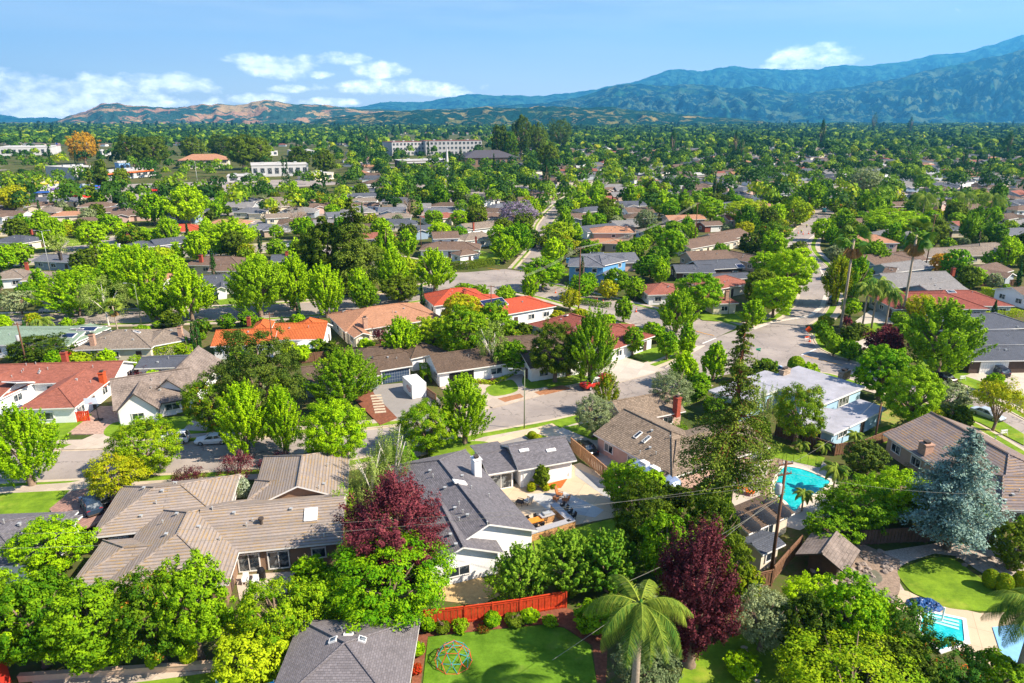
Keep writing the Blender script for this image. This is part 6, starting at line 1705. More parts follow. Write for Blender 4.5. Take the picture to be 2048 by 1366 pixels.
lamp(1456, 632, 574, 'thin brown post lamp on the corner lawn', 1)
lamp(343, 480, 440, 'street lamp before the brick-red roof', 1); lamp(400, 400, 322, 'tall lamp in the shopping strip car park', 1, True, METAL)
# ------------------------------------------------------------ street furniture
CONE = mat('orange_cone', 'e2521c', .6, .05)
def cone(u, v, label, s=1.0):
    b = P(u, v); t = thing('traffic_cone', label, 'traffic cone', (b.x, b.y, .05), 0, 'traffic cones on the streets'); k = MB(); k.box((0, 0, .03), (.38 * s, .38 * s, .05)); k.lathe([(.16 * s, .05), (.1 * s, .45 * s), (.04 * s, .8 * s)], 10); k.build('cone_body', CONE, t, uv=False, loc=(0, 0, 0))
    k = MB(); k.lathe([(.125 * s, .34 * s), (.1 * s, .5 * s)], 10); k.build('reflective_band', TRIM, t, uv=False, loc=(0, 0, 0))
for u, v, l in ((1186, 602, 'orange cone leftmost of three by the clipped hedge'), (1190, 603, 'orange cone middle of three by the clipped hedge'), (1194, 604, 'orange cone rightmost of three by the clipped hedge'), (1206, 607, 'single orange cone right of the hedge trio'), (1111, 586, 'orange cone below the lime tree by the blue house'), (1077, 577, 'orange cone at the second junction kerb'),
                (1272, 624, 'orange cone by the pavement above the small street tree'), (1619, 684, 'orange cone at the corner kerb with the barricade'), (1596, 467, 'orange cone left of the road worker'), (1606, 469, 'orange cone right of the left road worker'), (1617, 468, 'orange cone between the two road workers'), (1630, 469, 'orange cone beside the right road worker'), (1640, 466, 'rightmost orange cone of the road works')):
    cone(u, v, l, 1.25 if v > 480 else 1.5)
def barricade(u, v, label, m, rz=0):
    b = P(u, v); t = thing('barricade', label, 'barricade', (b.x, b.y, .05), rz)
    for s in (-1, 1):
        for q in (-1, 1): k = MB(); k.tube([(s * .5, q * .3, 0), (s * .5, 0, 1.0)], .03, 5); k.build('leg', TRIM, t, uv=False, loc=(0, 0, 0))
    k = MB(); k.box((0, 0, .85), (1.2, .04, .28)); k.build('board', m, t, uv=False, loc=(0, 0, 0)); k = MB(); k.box((0, 0, .5), (1.1, .03, .2)); k.build('lower_board', TRIM, t, uv=False, loc=(0, 0, 0))
barricade(1613, 682, 'red and white barricade at the corner kerb', CONE, .3); barricade(1628, 678, 'white barricade on the corner verge', TRIM, 1.2); barricade(1302, 658, 'white barricade on the road left of the junction', TRIM, .4); barricade(1119, 598, 'white barricade by the cones near the hedge', TRIM, .2); barricade(1924, 762, 'white folding sign on the verge by the parked dark car', TRIM, .2); barricade(1006+1000, 872, 'white folding sign on the verge by the silver sedan', TRIM, .2)
q = P(1615, 674); t = thing('road_work_sign', 'red diamond road sign standing by the barricade', 'sign', (q.x, q.y, .05)); k = MB(); k.box((0, 0, 0), (1.1, .03, 1.1), 0, 0, Matrix.Translation((0, 0, 1.7)) @ Matrix.Rotation(math.pi / 4, 4, 'Y')); k.build('sign_plate', CONE, t, uv=False, loc=(0, 0, 0)); k = MB(); k.tube([(0, 0.05, 0), (0, 0.05, 1.7)], .03, 5); k.build('post', METAL, t, uv=False, loc=(0, 0, 0))
def sign(u, v, hh, label, plates, post=METAL):
    q = P(u, v); t = thing('street_sign', label, 'street sign', (q.x, q.y, .1)); k = MB(); k.tube([(0, 0, 0), (0, 0, hh)], .035, 6); k.build('post', post, t, uv=False, loc=(0, 0, 0))
    for (w1, h1, z, rz, m) in plates: k = MB(); k.box((0, 0, z), (w1, .03, h1), rz); k.build('name_plate', m, t, uv=False, loc=(0, 0, 0))
GRN = mat('sign_green', '1f9a72', .5, .05)
sign(1513, 732, 3.3, 'green street name sign on a pole at the near junction corner', [(1.0, .28, 3.35, .2, GRN), (1.0, .28, 3.1, -1.0, GRN)])
q = P(1724, 722); t = thing('stop_sign', 'round-looking back of a stop sign on the right verge', 'sign', (q.x, q.y, .1)); k = MB(); k.lathe([(.4, -.02), (.4, .02)], 8, (0, 0, 2.4), axis='y'); k.build('sign_plate', mat('sign_back', '8a5a40', .5, .1), t, uv=False, loc=(0, 0, 0)); k = MB(); k.tube([(0, .05, 0), (0, .05, 2.5)], .035, 6); k.build('post', METAL, t, uv=False, loc=(0, 0, 0))
for u, v, c, l in ((1940, 740, '3a6ab0', 'blue recycling bin beside the white garage door'), (1946, 742, '2a2a2c', 'black bin beside the blue recycling bin'), (1952, 738, 'd8dce0', 'pale bin nearest the white garage door')):
    q = P(u, v); t = thing('wheelie_bin', l, 'bin', (q.x, q.y, .17), .2); k = MB(); k.slab([(-.3, -.32, 1.0), (.3, -.32, 1.0), (.3, .32, 1.0), (-.3, .32, 1.0)], .95); k.build('body', mat('bin_' + c, c, .5, .05), t, uv=False, loc=(0, 0, 0)); k = MB(); k.box((0, 0, 1.05), (.68, .72, .08)); k.build('lid', mat('bin_' + c, c, .5), t, uv=False, loc=(0, 0, 0))
q = P(198, 842); t = thing('basketball_hoop', 'basketball hoop with clear backboard on the paver driveway', 'basketball hoop', (q.x, q.y, .17), .25)
k = MB(); k.tube([(0, 0, 0), (0, 0, 2.6), (-.5, 0, 3.2)], .06, 8); k.build('post', BLK, t, uv=False, loc=(0, 0, 0)); k = MB(); k.box((-.55, -.1, 3.3), (1.8, .05, 1.05)); k.build('backboard', mat('backboard_white', 'c8d0dc', .3, .05), t, uv=False, loc=(0, 0, 0)); k = MB(); k.box((0, 0, .1), (1.1, .7, .2)); k.build('base', BLK, t, uv=False, loc=(0, 0, 0))
k = MB(); pts = [(-.55 + .23 * math.cos(a), -.4 + .23 * math.sin(a), 3.05) for a in [i * math.pi / 6 for i in range(13)]]; k.tube(pts, .02, 5); k.build('rim', REDP, t, uv=False, loc=(0, 0, 0))
# white gazebo tent below the orange roof
q = P(612, 712); t = thing('canopy_tent', 'white peaked canopy tent below the orange clay tile roof', 'canopy', (q.x, q.y, 0)); k = MB(); s = 2.6; c_ = [(-s, -s * .7, 2.2), (s, -s * .7, 2.2), (s, s * .7, 2.2), (-s, s * .7, 2.2)]
for i in range(4): k.quad([c_[i], c_[(i + 1) % 4], (0, 0, 3.3)])
k.build('canopy_top', mat('white_canvas', 'e6e4e0', .8, .04), t, uv=False, loc=(0, 0, 0))
for c in c_: k = MB(); k.tube([(c[0] * .97, c[1] * .97, 0), (c[0] * .97, c[1] * .97, 2.2)], .04, 5); k.build('post', TRIM, t, uv=False, loc=(0, 0, 0))
q = P(16, 700); t = thing('closed_umbrella', 'closed cream patio umbrella at the left edge', 'umbrella', (q.x, q.y, 0)); k = MB(); k.lathe([(.08, .9), (.45, 1.0), (.2, 2.2), (.03, 2.9)], 10); k.build('fabric', mat('cream_canvas', 'd0c0a4', .8, .08), t, uv=False, loc=(0, 0, 0)); k = MB(); k.tube([(0, 0, 0), (0, 0, 1)], .03, 6); k.build('post', TRIM, t, uv=False, loc=(0, 0, 0))
for u, v, l in ((1818, 1000, 'larger white patio umbrella left of the cedar'), (1812, 1042, 'small white round table left of the cedar'), (1838, 1042, 'small white round table right of its twin')):
    q = P(u, v); big = 'umbrella' in l; t = thing('patio_umbrella' if big else 'garden_table', l, 'umbrella' if big else 'table', (q.x, q.y, 0)); k = MB(); k.lathe([(1.3, 2.2), (.7, 2.55), (.05, 2.8)] if big else [(.5, .7), (.5, .75)], 12); k.build('fabric' if big else 'tabletop', MC['white_canvas'], t, uv=False, loc=(0, 0, 0)); k = MB(); k.tube([(0, 0, 0), (0, 0, 2.3 if big else .7)], .04, 6); k.build('post', TRIM, t, uv=False, loc=(0, 0, 0))
# stepping stones, boulders
STONE = mat('pale_flagstone', 'b8a890', .85, .2, 3); ROCK = mat('boulder_stone', '8f8074', .9, .4, 2, fine=.6)
for i, (u, v) in enumerate(((1488, 1296), (1490, 1304), (1493, 1312), (1497, 1321), (1501, 1330), (1505, 1340), (1509, 1351), (1514, 1363))):
    q = P(u, v); k = MB(); g = random.Random(i); r_ = .28; k.slab([(q.x + r_ * 1.2 * math.cos(a) * g.uniform(.8, 1.1), q.y + r_ * .8 * math.sin(a) * g.uniform(.8, 1.1), .1) for a in [j * .785 for j in range(8)]], .06)
    tag(k.build('stepping_stone', STONE, None, loc=(q.x, q.y, 0), uv=False), 'flat pale stepping stone in the curving path over the lower lawn', 'stepping stone', 'stepping stones over the lower lawn')
def rock_mesh(seed):
    import bmesh
    bm = bmesh.new(); bmesh.ops.create_icosphere(bm, subdivisions=2, radius=1)
    for v in bm.verts: v.co *= 1 + .45 * noise.noise(v.co * 1.3 + Vector((seed, 0, 0))); v.co.z *= .6
    me = D.meshes.new('boulder'); bm.to_mesh(me); bm.free(); me.materials.append(ROCK); return me
RK = [rock_mesh(i * 3.3) for i in range(5)]
g = random.Random(8)
spots = [(1700 + g.gauss(0, 1) * 28, 1165 + g.gauss(0, 1) * 28) for _ in range(100)] + [(1730 + g.uniform(-40, 60), 1120 + g.uniform(-20, 25)) for _ in range(30)] + [(1740 + g.uniform(-50, 50), 1205 + g.uniform(-8, 14)) for _ in range(40)] + [(1960 + g.uniform(-50, 80), 1118 + g.uniform(-10, 22)) for _ in range(14)]
for u, v in spots:
    q = P(u, v); o = D.objects.new('boulder', g.choice(RK)); COL.objects.link(o); s = g.uniform(.14, .42); o.location = (q.x, q.y, s * .2); o.scale = (s, s * g.uniform(.7, 1), s); o.rotation_euler = (0, 0, g.uniform(0, 6)); tag(o, 'weathered brown-grey rock among the many of the dry stream garden', 'rock', 'rocks of the dry stream garden')
sheet('pond', [(1690, 1190), (1730, 1172), (1775, 1186), (1782, 1208), (1745, 1220), (1705, 1208)], .075, mat('pond_bed', '6d6a58', .3, .2, 2), rnd=True); sheet('pond', [(1722, 1150), (1750, 1140), (1765, 1160), (1740, 1170)], .078, mat('pond_bed', '6d6a58', .3), rnd=True)
sheet('rock_garden', [(1650, 1120), (1720, 1085), (1800, 1120), (1800, 1180), (1780, 1230), (1700, 1240), (1640, 1180)], .065, mat('stony_soil', '8c7866', .95, .35, 4, fine=.8))
# garden steps to the container drive
for i in range(7):
    q = P(752 + i * 1.5, 793 + i * 5.5); k = MB(); k.box((q.x, q.y, .14), (1.8, .7, .12), .2); tag(k.build('garden_step', STONE, None, loc=(q.x, q.y, 0), uv=False), 'pale stone slab of the stepped garden path left of the container drive', 'step', 'stone slabs of the garden path')
# small pergola in the low garden
q = P(1478, 1268); t = thing('arbour', 'small rusty timber arbour over the path by the plum tree', 'arbour', (q.x, q.y, 0)); 
for x in (-.7, .7):
    for y in (-.4, .4): k = MB(); k.box((x, y, 1.1), (.1, .1, 2.2)); k.build('post', REDF, t, uv=False, loc=(0, 0, 0))
k = MB()
for i in range(7): k.box((-.9 + i * .3, 0, 2.28), (.07, 1.3, .1))
for y in (-.4, .4): k.box((0, y, 2.2), (1.9, .09, .12))
k.build('slatted_top', REDF, t, uv=False, loc=(0, 0, 0))
# flower clumps along the red fence
for (k_, u, v, s, h_, l) in (('bri', 857, 1262, 1.1, 1.3, 'round lime shrub at the left end of the red fence'), ('shr', 920, 1262, 1.3, 1.2, 'green shrub before the middle of the red fence'), ('bri', 984, 1252, 1.3, 1.4, 'taller lime shrub against the red fence'), ('rfl', 968, 1262, 1.1, .6, 'bright red flower clump before the red fence'), ('bri', 1060, 1243, 1.4, 1.2, 'lime shrub toward the right of the red fence'), ('drk', 1030, 1248, 1.5, .9, 'dark spiky flax clump before the red fence'), ('drk', 885, 1262, 1.2, .8, 'dark flax clump near the left end of the red fence'),
        ('bri', 836, 1310, 1.0, 1.2, 'lime shrub in the bed beside the plum-grey roof'), ('rfl', 832, 1345, .9, .7, 'reddish shrub in the bed beside the plum-grey roof'), ('ysh', 1063, 982, 1.0, .7, 'low yellow-green shrub left in the orange mulch bed'), ('ysh', 1092, 980, .9, .6, 'low yellow-green shrub middle of the orange mulch bed'), ('ysh', 1108, 976, .8, .5, 'smallest shrub right in the orange mulch bed'),
        ('shr', 1100, 1250, 1.3, .9, 'small dark shrub by the red fence right end'), ('gbl', 1064, 878, 1.2, 1.2, 'first orange-tipped hedge ball by the front lawn'), ('gbl', 1074, 884, 1.2, 1.2, 'second hedge ball by the front lawn'), ('gbl', 1085, 890, 1.2, 1.1, 'third hedge ball by the front lawn'), ('gbl', 1096, 896, 1.2, 1.0, 'last hedge ball beside the garage roof'),
        ('red', 1800, 1000, 1.8, 1.0, 'low crimson shrub near the dark ribbed roof'), ('bal', 380, 1330, 1.2, 2.2, 'clipped upright shrub behind the low garden wall, right one'), ('bal', 192, 1345, 1.2, 1.8, 'clipped upright shrub behind the low garden wall, left one'), ('bal', 310, 1338, 1.1, 2.0, 'clipped upright shrub behind the low garden wall, middle one')):
    b = P(u, v); plant(k_, b.x, b.y, h_, s * 1.15, l)
# hedges and ivy
def hedge(pts, wd, h_, label, lm='box'):
    l = [P(u, v) for u, v in pts]; C = []; N = []; 
    for a, b in zip(l, l[1:]):
        L = (b - a).length; n = int(L * (wd + 2 * h_) * 55); d = (b - a) / L; s = Vector((-d.y, d.x, 0)); ar = np.array([wd, h_, h_]); side = rng.choice(3, n, p=ar / ar.sum()); x = rng.uniform(0, L, n); y = np.where(side == 0, rng.uniform(-.5, .5, n) * wd, np.where(side == 1, -.5, .5) * wd); z = np.where(side == 0, h_, rng.uniform(0, h_, n))
        z = z + .12 * np.sin(x * 1.3) + rng.normal(size=n) * .05; y = y + rng.normal(size=n) * .07
        C.append(np.array(a)[None] + np.outer(x, np.array(d)) + np.outer(y, np.array(s)) + np.outer(z, [0, 0, 1])); nn = np.where((side == 0)[:, None], [[0, 0, 1.]], np.where((side == 1)[:, None], -np.array(s)[None], np.array(s)[None])); N.append(nn + rng.normal(size=(n, 3)) * .4)
    C = np.concatenate(C); N = np.concatenate(N); N /= np.linalg.norm(N, axis=1, keepdims=True)
    o = D.objects.new('hedge', quads_mesh('hedge', C - np.array(l[0]), N, .13 * rng.uniform(.7, 1.3, len(C)), .6, rng.uniform(0, 1, len(C)), LM[lm])); COL.objects.link(o); o.location = l[0]; tag(o, label, 'hedge')
hedge([(190, 722), (290, 716), (375, 712)], 2.2, 2.4, 'long clipped yellow-green hedge below the beige roofs', 'box')
hedge([(352, 700), (380, 700)], 3, 2.6, 'rounded hedge end before the slim cypresses', 'green')
hedge([(790, 528), (850, 538), (930, 538), (985, 530)], 3, 2.2, 'tall dark clipped hedge at the second junction corner', 'deep')
hedge([(945, 766), (990, 770), (1020, 752), (1040, 742)], 1.0, .6, 'low curved hedge in front of the pale blue house', 'box')
hedge([(1050, 752), (1110, 745), (1170, 748)], 1.2, .8, 'low dark hedge behind the shaded front lawn', 'green')
hedge([(1140, 602), (1180, 610), (1220, 616)], 1.6, 1.3, 'clipped hedge along the sloping street', 'green')
hedge([(855, 770), (850, 756), (848, 745)], 1.4, 2.0, 'leafy hedge beside the open garage', 'box')
hedge([(1960, 590), (2048, 600)], 2, 2, 'light green hedge above the charcoal roof', 'box')
hedge([(1830, 640), (2040, 632)], 2, 1.6, 'long hedge below the dull red roof', 'box')
hedge([(1805, 870), (1850, 856)], 2.4, 1.6, 'pale variegated bush row beside the dark ribbed roof', 'olv')
hedge([(1700, 672), (1740, 668)], 2, 1.2, 'yellow-green low hedge by the corner lawn', 'yel')
hedge([(250, 836), (262, 824), (275, 815), (290, 822), (305, 832)], 1.1, 2.4, 'ivy arch covering the storybook gable', 'box')
# ------------------------------------------------------------ road workers
HIV = mat('hi_vis_vest', 'c8e020', .7, .05); JEAN = mat('dark_trousers', '22304a', .8, .1); SKIN = mat('skin', 'b07c5c', .6, .05)
def person(u, v, label, vest=HIV, lean=0.0, hat=TRIM):
    b = P(u, v); t = thing('person', label, 'person', (b.x, b.y, .05), random.uniform(0, 6)); vs = [(0, 0, .95), (0, 0, 1.2), (0, 0, 1.42), (0, 0, 1.52), (0, 0, 1.64), (.2, 0, 1.4), (.3, .05, 1.12), (.28, .2, .9), (-.2, 0, 1.4), (-.32, .02, 1.1), (-.3, .12, .85), (.1, 0, .9), (.12, .02, .5), (.13, -.02, .08), (.13, .12, .04), (-.1, 0, .9), (-.14, -.05, .5), (-.16, -.1, .08), (-.16, .03, .04)]
    es = [(0, 1), (1, 2), (2, 3), (3, 4), (2, 5), (5, 6), (6, 7), (2, 8), (8, 9), (9, 10), (0, 11), (11, 12), (12, 13), (13, 14), (0, 15), (15, 16), (16, 17), (17, 18)]; rr = [.15, .15, .17, .06, .11, .07, .05, .04, .07, .05, .04, .1, .075, .05, .04, .1, .075, .05, .04]
    me = D.meshes.new('body'); me.from_pydata(vs, es, []); me.materials.append(SKIN); o = D.objects.new('body', me); COL.objects.link(o); o.parent = t
    m = o.modifiers.new('skin', 'SKIN'); o.modifiers.new('sub', 'SUBSURF').render_levels = 1
    for i, sv in enumerate(me.skin_vertices[0].data): sv.radius = (rr[i], rr[i]); sv.use_root = i == 0
    k = MB(); k.lathe([(.19, .98), (.21, 1.2), (.24, 1.4), (.12, 1.5)], 10); k.build('vest', vest, t, smooth=True, uv=False, loc=(0, 0, 0)); k = MB(); k.lathe([(.2, 1.02), (.19, .85)], 10)
    for x, y in ((.12, 0), (-.14, -.05)): k.tube([(x * .9, 0, .95), (x, y, .5), (x * 1.1, y * 1.5, .12)], [.12, .095, .075], 8)
    k.build('trousers', JEAN, t, smooth=True, uv=False, loc=(0, 0, 0)); k = MB(); k.lathe([(.15, 1.69), (.14, 1.76), (.06, 1.82)], 10); k.build('hard_hat', hat, t, smooth=True, uv=False, loc=(0, 0, 0))
person(1602, 467, 'person in a hi-vis yellow vest standing among cones, left'); person(1634, 467, 'person in a hi-vis yellow vest by the long shadow, right'); person(1613, 456, 'person in a hi-vis vest farther up the curved street'); person(1700, 440, 'person in dark clothes walking on the drive', JEAN, 0, DTRIM)
# ------------------------------------------------------------ shops, church, offices beyond the houses
def bld(label, a, b, depth, hgt, wall, roof, name='commercial_building', cat='building', bays=0, floors=1, band=None, awn=None, wins=True, pitched=False, maxb=60):
    A, B = P(*a), P(*b); d = (B - A); L = d.length; d.normalize(); n = Vector((-d.y, d.x, 0)); rz = math.atan2(d.y, d.x); c = A + d * L / 2 + n * depth / 2; t = thing(name, label, cat, (c.x, c.y, 0))
    k = MB(); k.box((c.x, c.y, hgt / 2), (L, depth, hgt), rz); k.build('wall', wall, t)
    if pitched:
        k = MB(); o_ = 1.0; z = hgt; q = [A - d * o_ - n * o_, B + d * o_ - n * o_, B + d * o_ + n * (depth + o_), A - d * o_ + n * (depth + o_)]; q = [Vector((p.x, p.y, z)) for p in q]; h_ = depth * .16; r0 = (q[0] + q[3]) / 2 + d * depth * .4 + Vector((0, 0, h_)); r1 = (q[1] + q[2]) / 2 - d * depth * .4 + Vector((0, 0, h_))
        k.slab([q[0], q[1], r1, r0], .3); k.slab([q[2], q[3], r0, r1], .3); k.slab([q[1], q[2], r1], .3); k.slab([q[3], q[0], r0], .3); k.build('roof', roof, t)
    else:
        k = MB(); k.box((c.x, c.y, hgt + .1), (L + .6, depth + .6, .4), rz); k.build('roof', roof, t)
        for i in range(3): k = MB(); q = A + d * L * (.2 + .3 * i) + n * depth * .5; k.box((q.x, q.y, hgt + .9), (2.5, 2, 1.3), rz); k.build('roof_unit', METAL, t)
    if wins:
        nb = bays or max(2, int(L / 7))
        for f in range(floors):
            fh = hgt / floors
            for i in range(nb):
                q = A + d * (L * (i + .5) / nb) - n * .06; k = MB(); k.box((q.x, q.y, fh * (f + .5)), (L / nb * .55, .2, fh * .5), rz); k.build('window', GLASS, t)
    if band: k = MB(); q = A + d * L / 2 - n * .5; k.box((q.x, q.y, hgt * .82), (L * .98, 1.0, hgt * .16), rz); k.build('fascia_band', band, t)
    return t
WW = mat('muted_white_wall', 'c2bfba', .8, .12); CW = WM['cream']; WR = mat('white_roof_gravel', 'b5b0a8', .9, .12, .1); TER = RM['orange']; BLU = mat('blue_fascia', '2f62b8', .6, .05); YEL = mat('yellow_fascia', 'e0c040', .6, .05); REDW = mat('bright_red_wall', 'd02818', .7, .06)
bld('tall blank white store behind the dark conifer', (150, 360), (206, 356), 40, 9, WW, WR, wins=False)
bld('low white shops with orange awnings right of the white store', (212, 362), (312, 352), 25, 6, WW, WR, band=mat('orange_fascia', 'd86a30', .6, .05))
bld('cream shopping strip with a yellow fascia band', (40, 386), (120, 380), 18, 6, CW, WR, band=YEL)
bld('bright red shop with blue roof', (163, 396), (206, 392), 14, 6, REDW, BLU, band=BLU)
bld('blue-fronted shop in the car park', (62, 398), (102, 396), 12, 4.5, WW, WR, band=BLU)
bld('white and red shop at the left edge', (-30, 398), (26, 396), 18, 6, WW, WR, band=REDW)
bld('low white shop with purple band left of the red shop', (104, 392), (150, 388), 12, 5, WW, WR, band=mat('purple_fascia', '6a4a9a', .6, .05))
bld('long two-storey building with terracotta roof among dark trees', (360, 338), (458, 336), 30, 8, CW, RM['tan'], pitched=True, floors=2)
bld('small blue flat-roofed shop above the orange awnings', (240, 342), (262, 341), 14, 7, mat('pale_blue_wall', '8ab0d8', .8), WR)
bld('large white flat-roofed hall', (505, 354), (618, 351), 40, 9, WW, WR, bays=8)
bld('lower white flat-roofed block left of the large hall', (455, 364), (532, 362), 22, 4, WW, WR)
bld('low tan shop block right of the large hall', (630, 362), (668, 358), 18, 5, CW, WR)
bld('very wide white warehouse at the far left', (-10, 312), (104, 310), 80, 10, WW, WR, bays=10)
bld('distant white office block behind the golden tree', (205, 312), (262, 310), 40, 6, WW, WR)
bld('distant white block between the dark tree rows', (535, 312), (556, 311), 30, 6, WW, WR)
bld('distant white building right of the dark tree rows', (585, 314), (630, 313), 40, 7, WW, WR)
bld('fuel station canopy with red band in the shopping lot', (300, 396), (340, 394), 12, 5.5, mat('station_pale', 'd0ccd4', .7), WR, band=REDW)
PB = mat('brown_roof_cap', '7a4a3c', .8, .1)
t = bld('left wing of the long four-storey apartment building', (785, 312), (850, 310), 30, 17, mat('off_white_wall', 'aeaba8', .8, .05), PB, name='apartment_building', bays=9, floors=3)
t = bld('right wing of the long four-storey apartment building', (852, 311), (964, 309), 30, 18, mat('off_white_wall', 'aeaba8', .8), PB, name='apartment_building', bays=14, floors=3)
bld('low church hall with white fascia and dark wings', (803, 340), (908, 337), 25, 8, mat('dark_church_wall', '54403c', .8), WR, name='church_hall', band=WW)
bld('long hall with dark hipped roof right of the steeple', (930, 335), (1036, 333), 40, 9, WM['brown'], mat('dark_hall_roof', '4c484c', .8, .1), name='hall', pitched=True, bays=9)
q = P(895, 346); t = thing('church_steeple', 'slender white church steeple', 'steeple', (q.x, q.y, 0)); k = MB(); k.lathe([(3.5, 0), (3.2, 5), (1.5, 6)], 8, (q.x, q.y, 0)); k.build('base', WW, t); k = MB(); k.lathe([(1.6, 6), (.9, 14), (.12, 27)], 8, (q.x, q.y, 0)); k.build('spire', WW, t)
for (u0, v0, u1, dp, hh, l) in ((1066, 249, 1096, 150, 45, 'far-off white block below the blue mountains'), (865, 252, 900, 120, 25, 'far-off pale building left of the tall dark trees'), (1150, 254, 1210, 150, 18, 'far-off low white building at the plain edge'), (1422, 247, 1458, 150, 28, 'far-off white building right of centre on the horizon'), (1340, 250, 1372, 120, 16, 'far-off small white building right of centre'), (520, 250, 640, 60, 10, 'long pale viaduct line at the foot of the golden hills'), (290, 252, 306, 80, 18, 'far-off small white block below the golden hills')):
    bld(l, (u0, v0), (u1, v0), dp, hh * .6, WW, WR, name='distant_building', bays=6)
def flag(u, v, vt, label):
    b = P(u, v); d = pix_dir(u, vt); h_ = CH + d.z * (b.y / d.y); t = thing('flagpole', label, 'flagpole', (b.x, b.y, 0)); k = MB(); k.tube([(0, 0, 0), (0, 0, h_)], [.25, .15], 6); k.build('pole', TRIM, t, uv=False, loc=(0, 0, 0)); k = MB(); st = 7
    for i in range(st): k.box((2.6, 0, h_ - .6 - i * .45), (5.2, .06, .45), 0, i % 2)
    k.box((1.2, -.05, h_ - 1.3), (2.2, .1, 1.7), 0, 2); k.build('flag', [REDP, TRIM, BLU], t, uv=False, loc=(0, 0, 0))
flag(118, 322, 285, 'flagpole with striped flag left of the golden tree'); flag(249, 318, 284, 'flagpole with striped flag right of the golden tree')
FT = '''
gld 172 328 262 56|large golden-orange tree rising above the far shops
drk 270 338 268 60|leftmost of the huge dark trees behind the shops
drk 310 336 270 62|huge dark tree, second of the dark row behind the shops
drk 388 322 272 44|dark tree left of the terracotta roof
drk 447 318 268 50|dark pointed tree behind the terracotta roof
drk 488 340 268 56|large dark tree right of the terracotta roof
drk 520 338 272 52|large dark tree at the right end of the dark row
drk 600 345 292 46|dark green tree behind the large white hall
drk 650 350 300 44|dark green tree right of the large white hall
cyp 735 300 262 10|slender dark conifer left of the apartment building
drk 1000 330 250 34|brown-green tall tree right of the apartment building
drk 1042 320 230 44|tallest dark eucalyptus on the skyline
drk 1075 318 248 40|dark eucalyptus right of the tallest one
drk 1118 300 236 50|broad dark eucalyptus on the skyline
tip 1020 330 262 34|rusty tall tree below the skyline eucalyptus
drk 1095 345 285 44|dark conifer-like tree below the broad eucalyptus
cyp 922 345 298 20|dark conifer beside the steeple
cyp 1468 320 262 14|dark slim conifer in the right middle distance
cyp 1480 325 275 14|second dark slim conifer in the right middle distance
cyp 1345 310 256 16|dark cypress left of the right-hand conifers
cyp 1640 300 240 18|tall dark conifer right on the far plain
cyp 1818 270 232 14|dark pointed conifer near the right horizon
cyp 1745 268 222 16|tall dark pointed conifer on the right horizon
cyp 1427 405 345 10|thin black cypress right of centre
cyp 1093 385 320 20|dark conifer at centre of the middle distance
cyp 1925 345 300 18|dark conifer at far right among roofs
cyp 2010 320 262 22|dark conifer at the right edge
cyp 520 268 250 8|tiny dark conifer below the golden hills
drk 205 372 320 30|dark tree in front of the white store
drk 245 380 335 32|second dark tree in front of the low white shops
'''
for ln in FT.strip().split('\n'): T(ln)
conifer(205, 385, 322, 32, 'pointed dark conifer standing before the tall blank store', 'con', BARK, 13, .3, .1, .2, 'conifer_tree', .9)
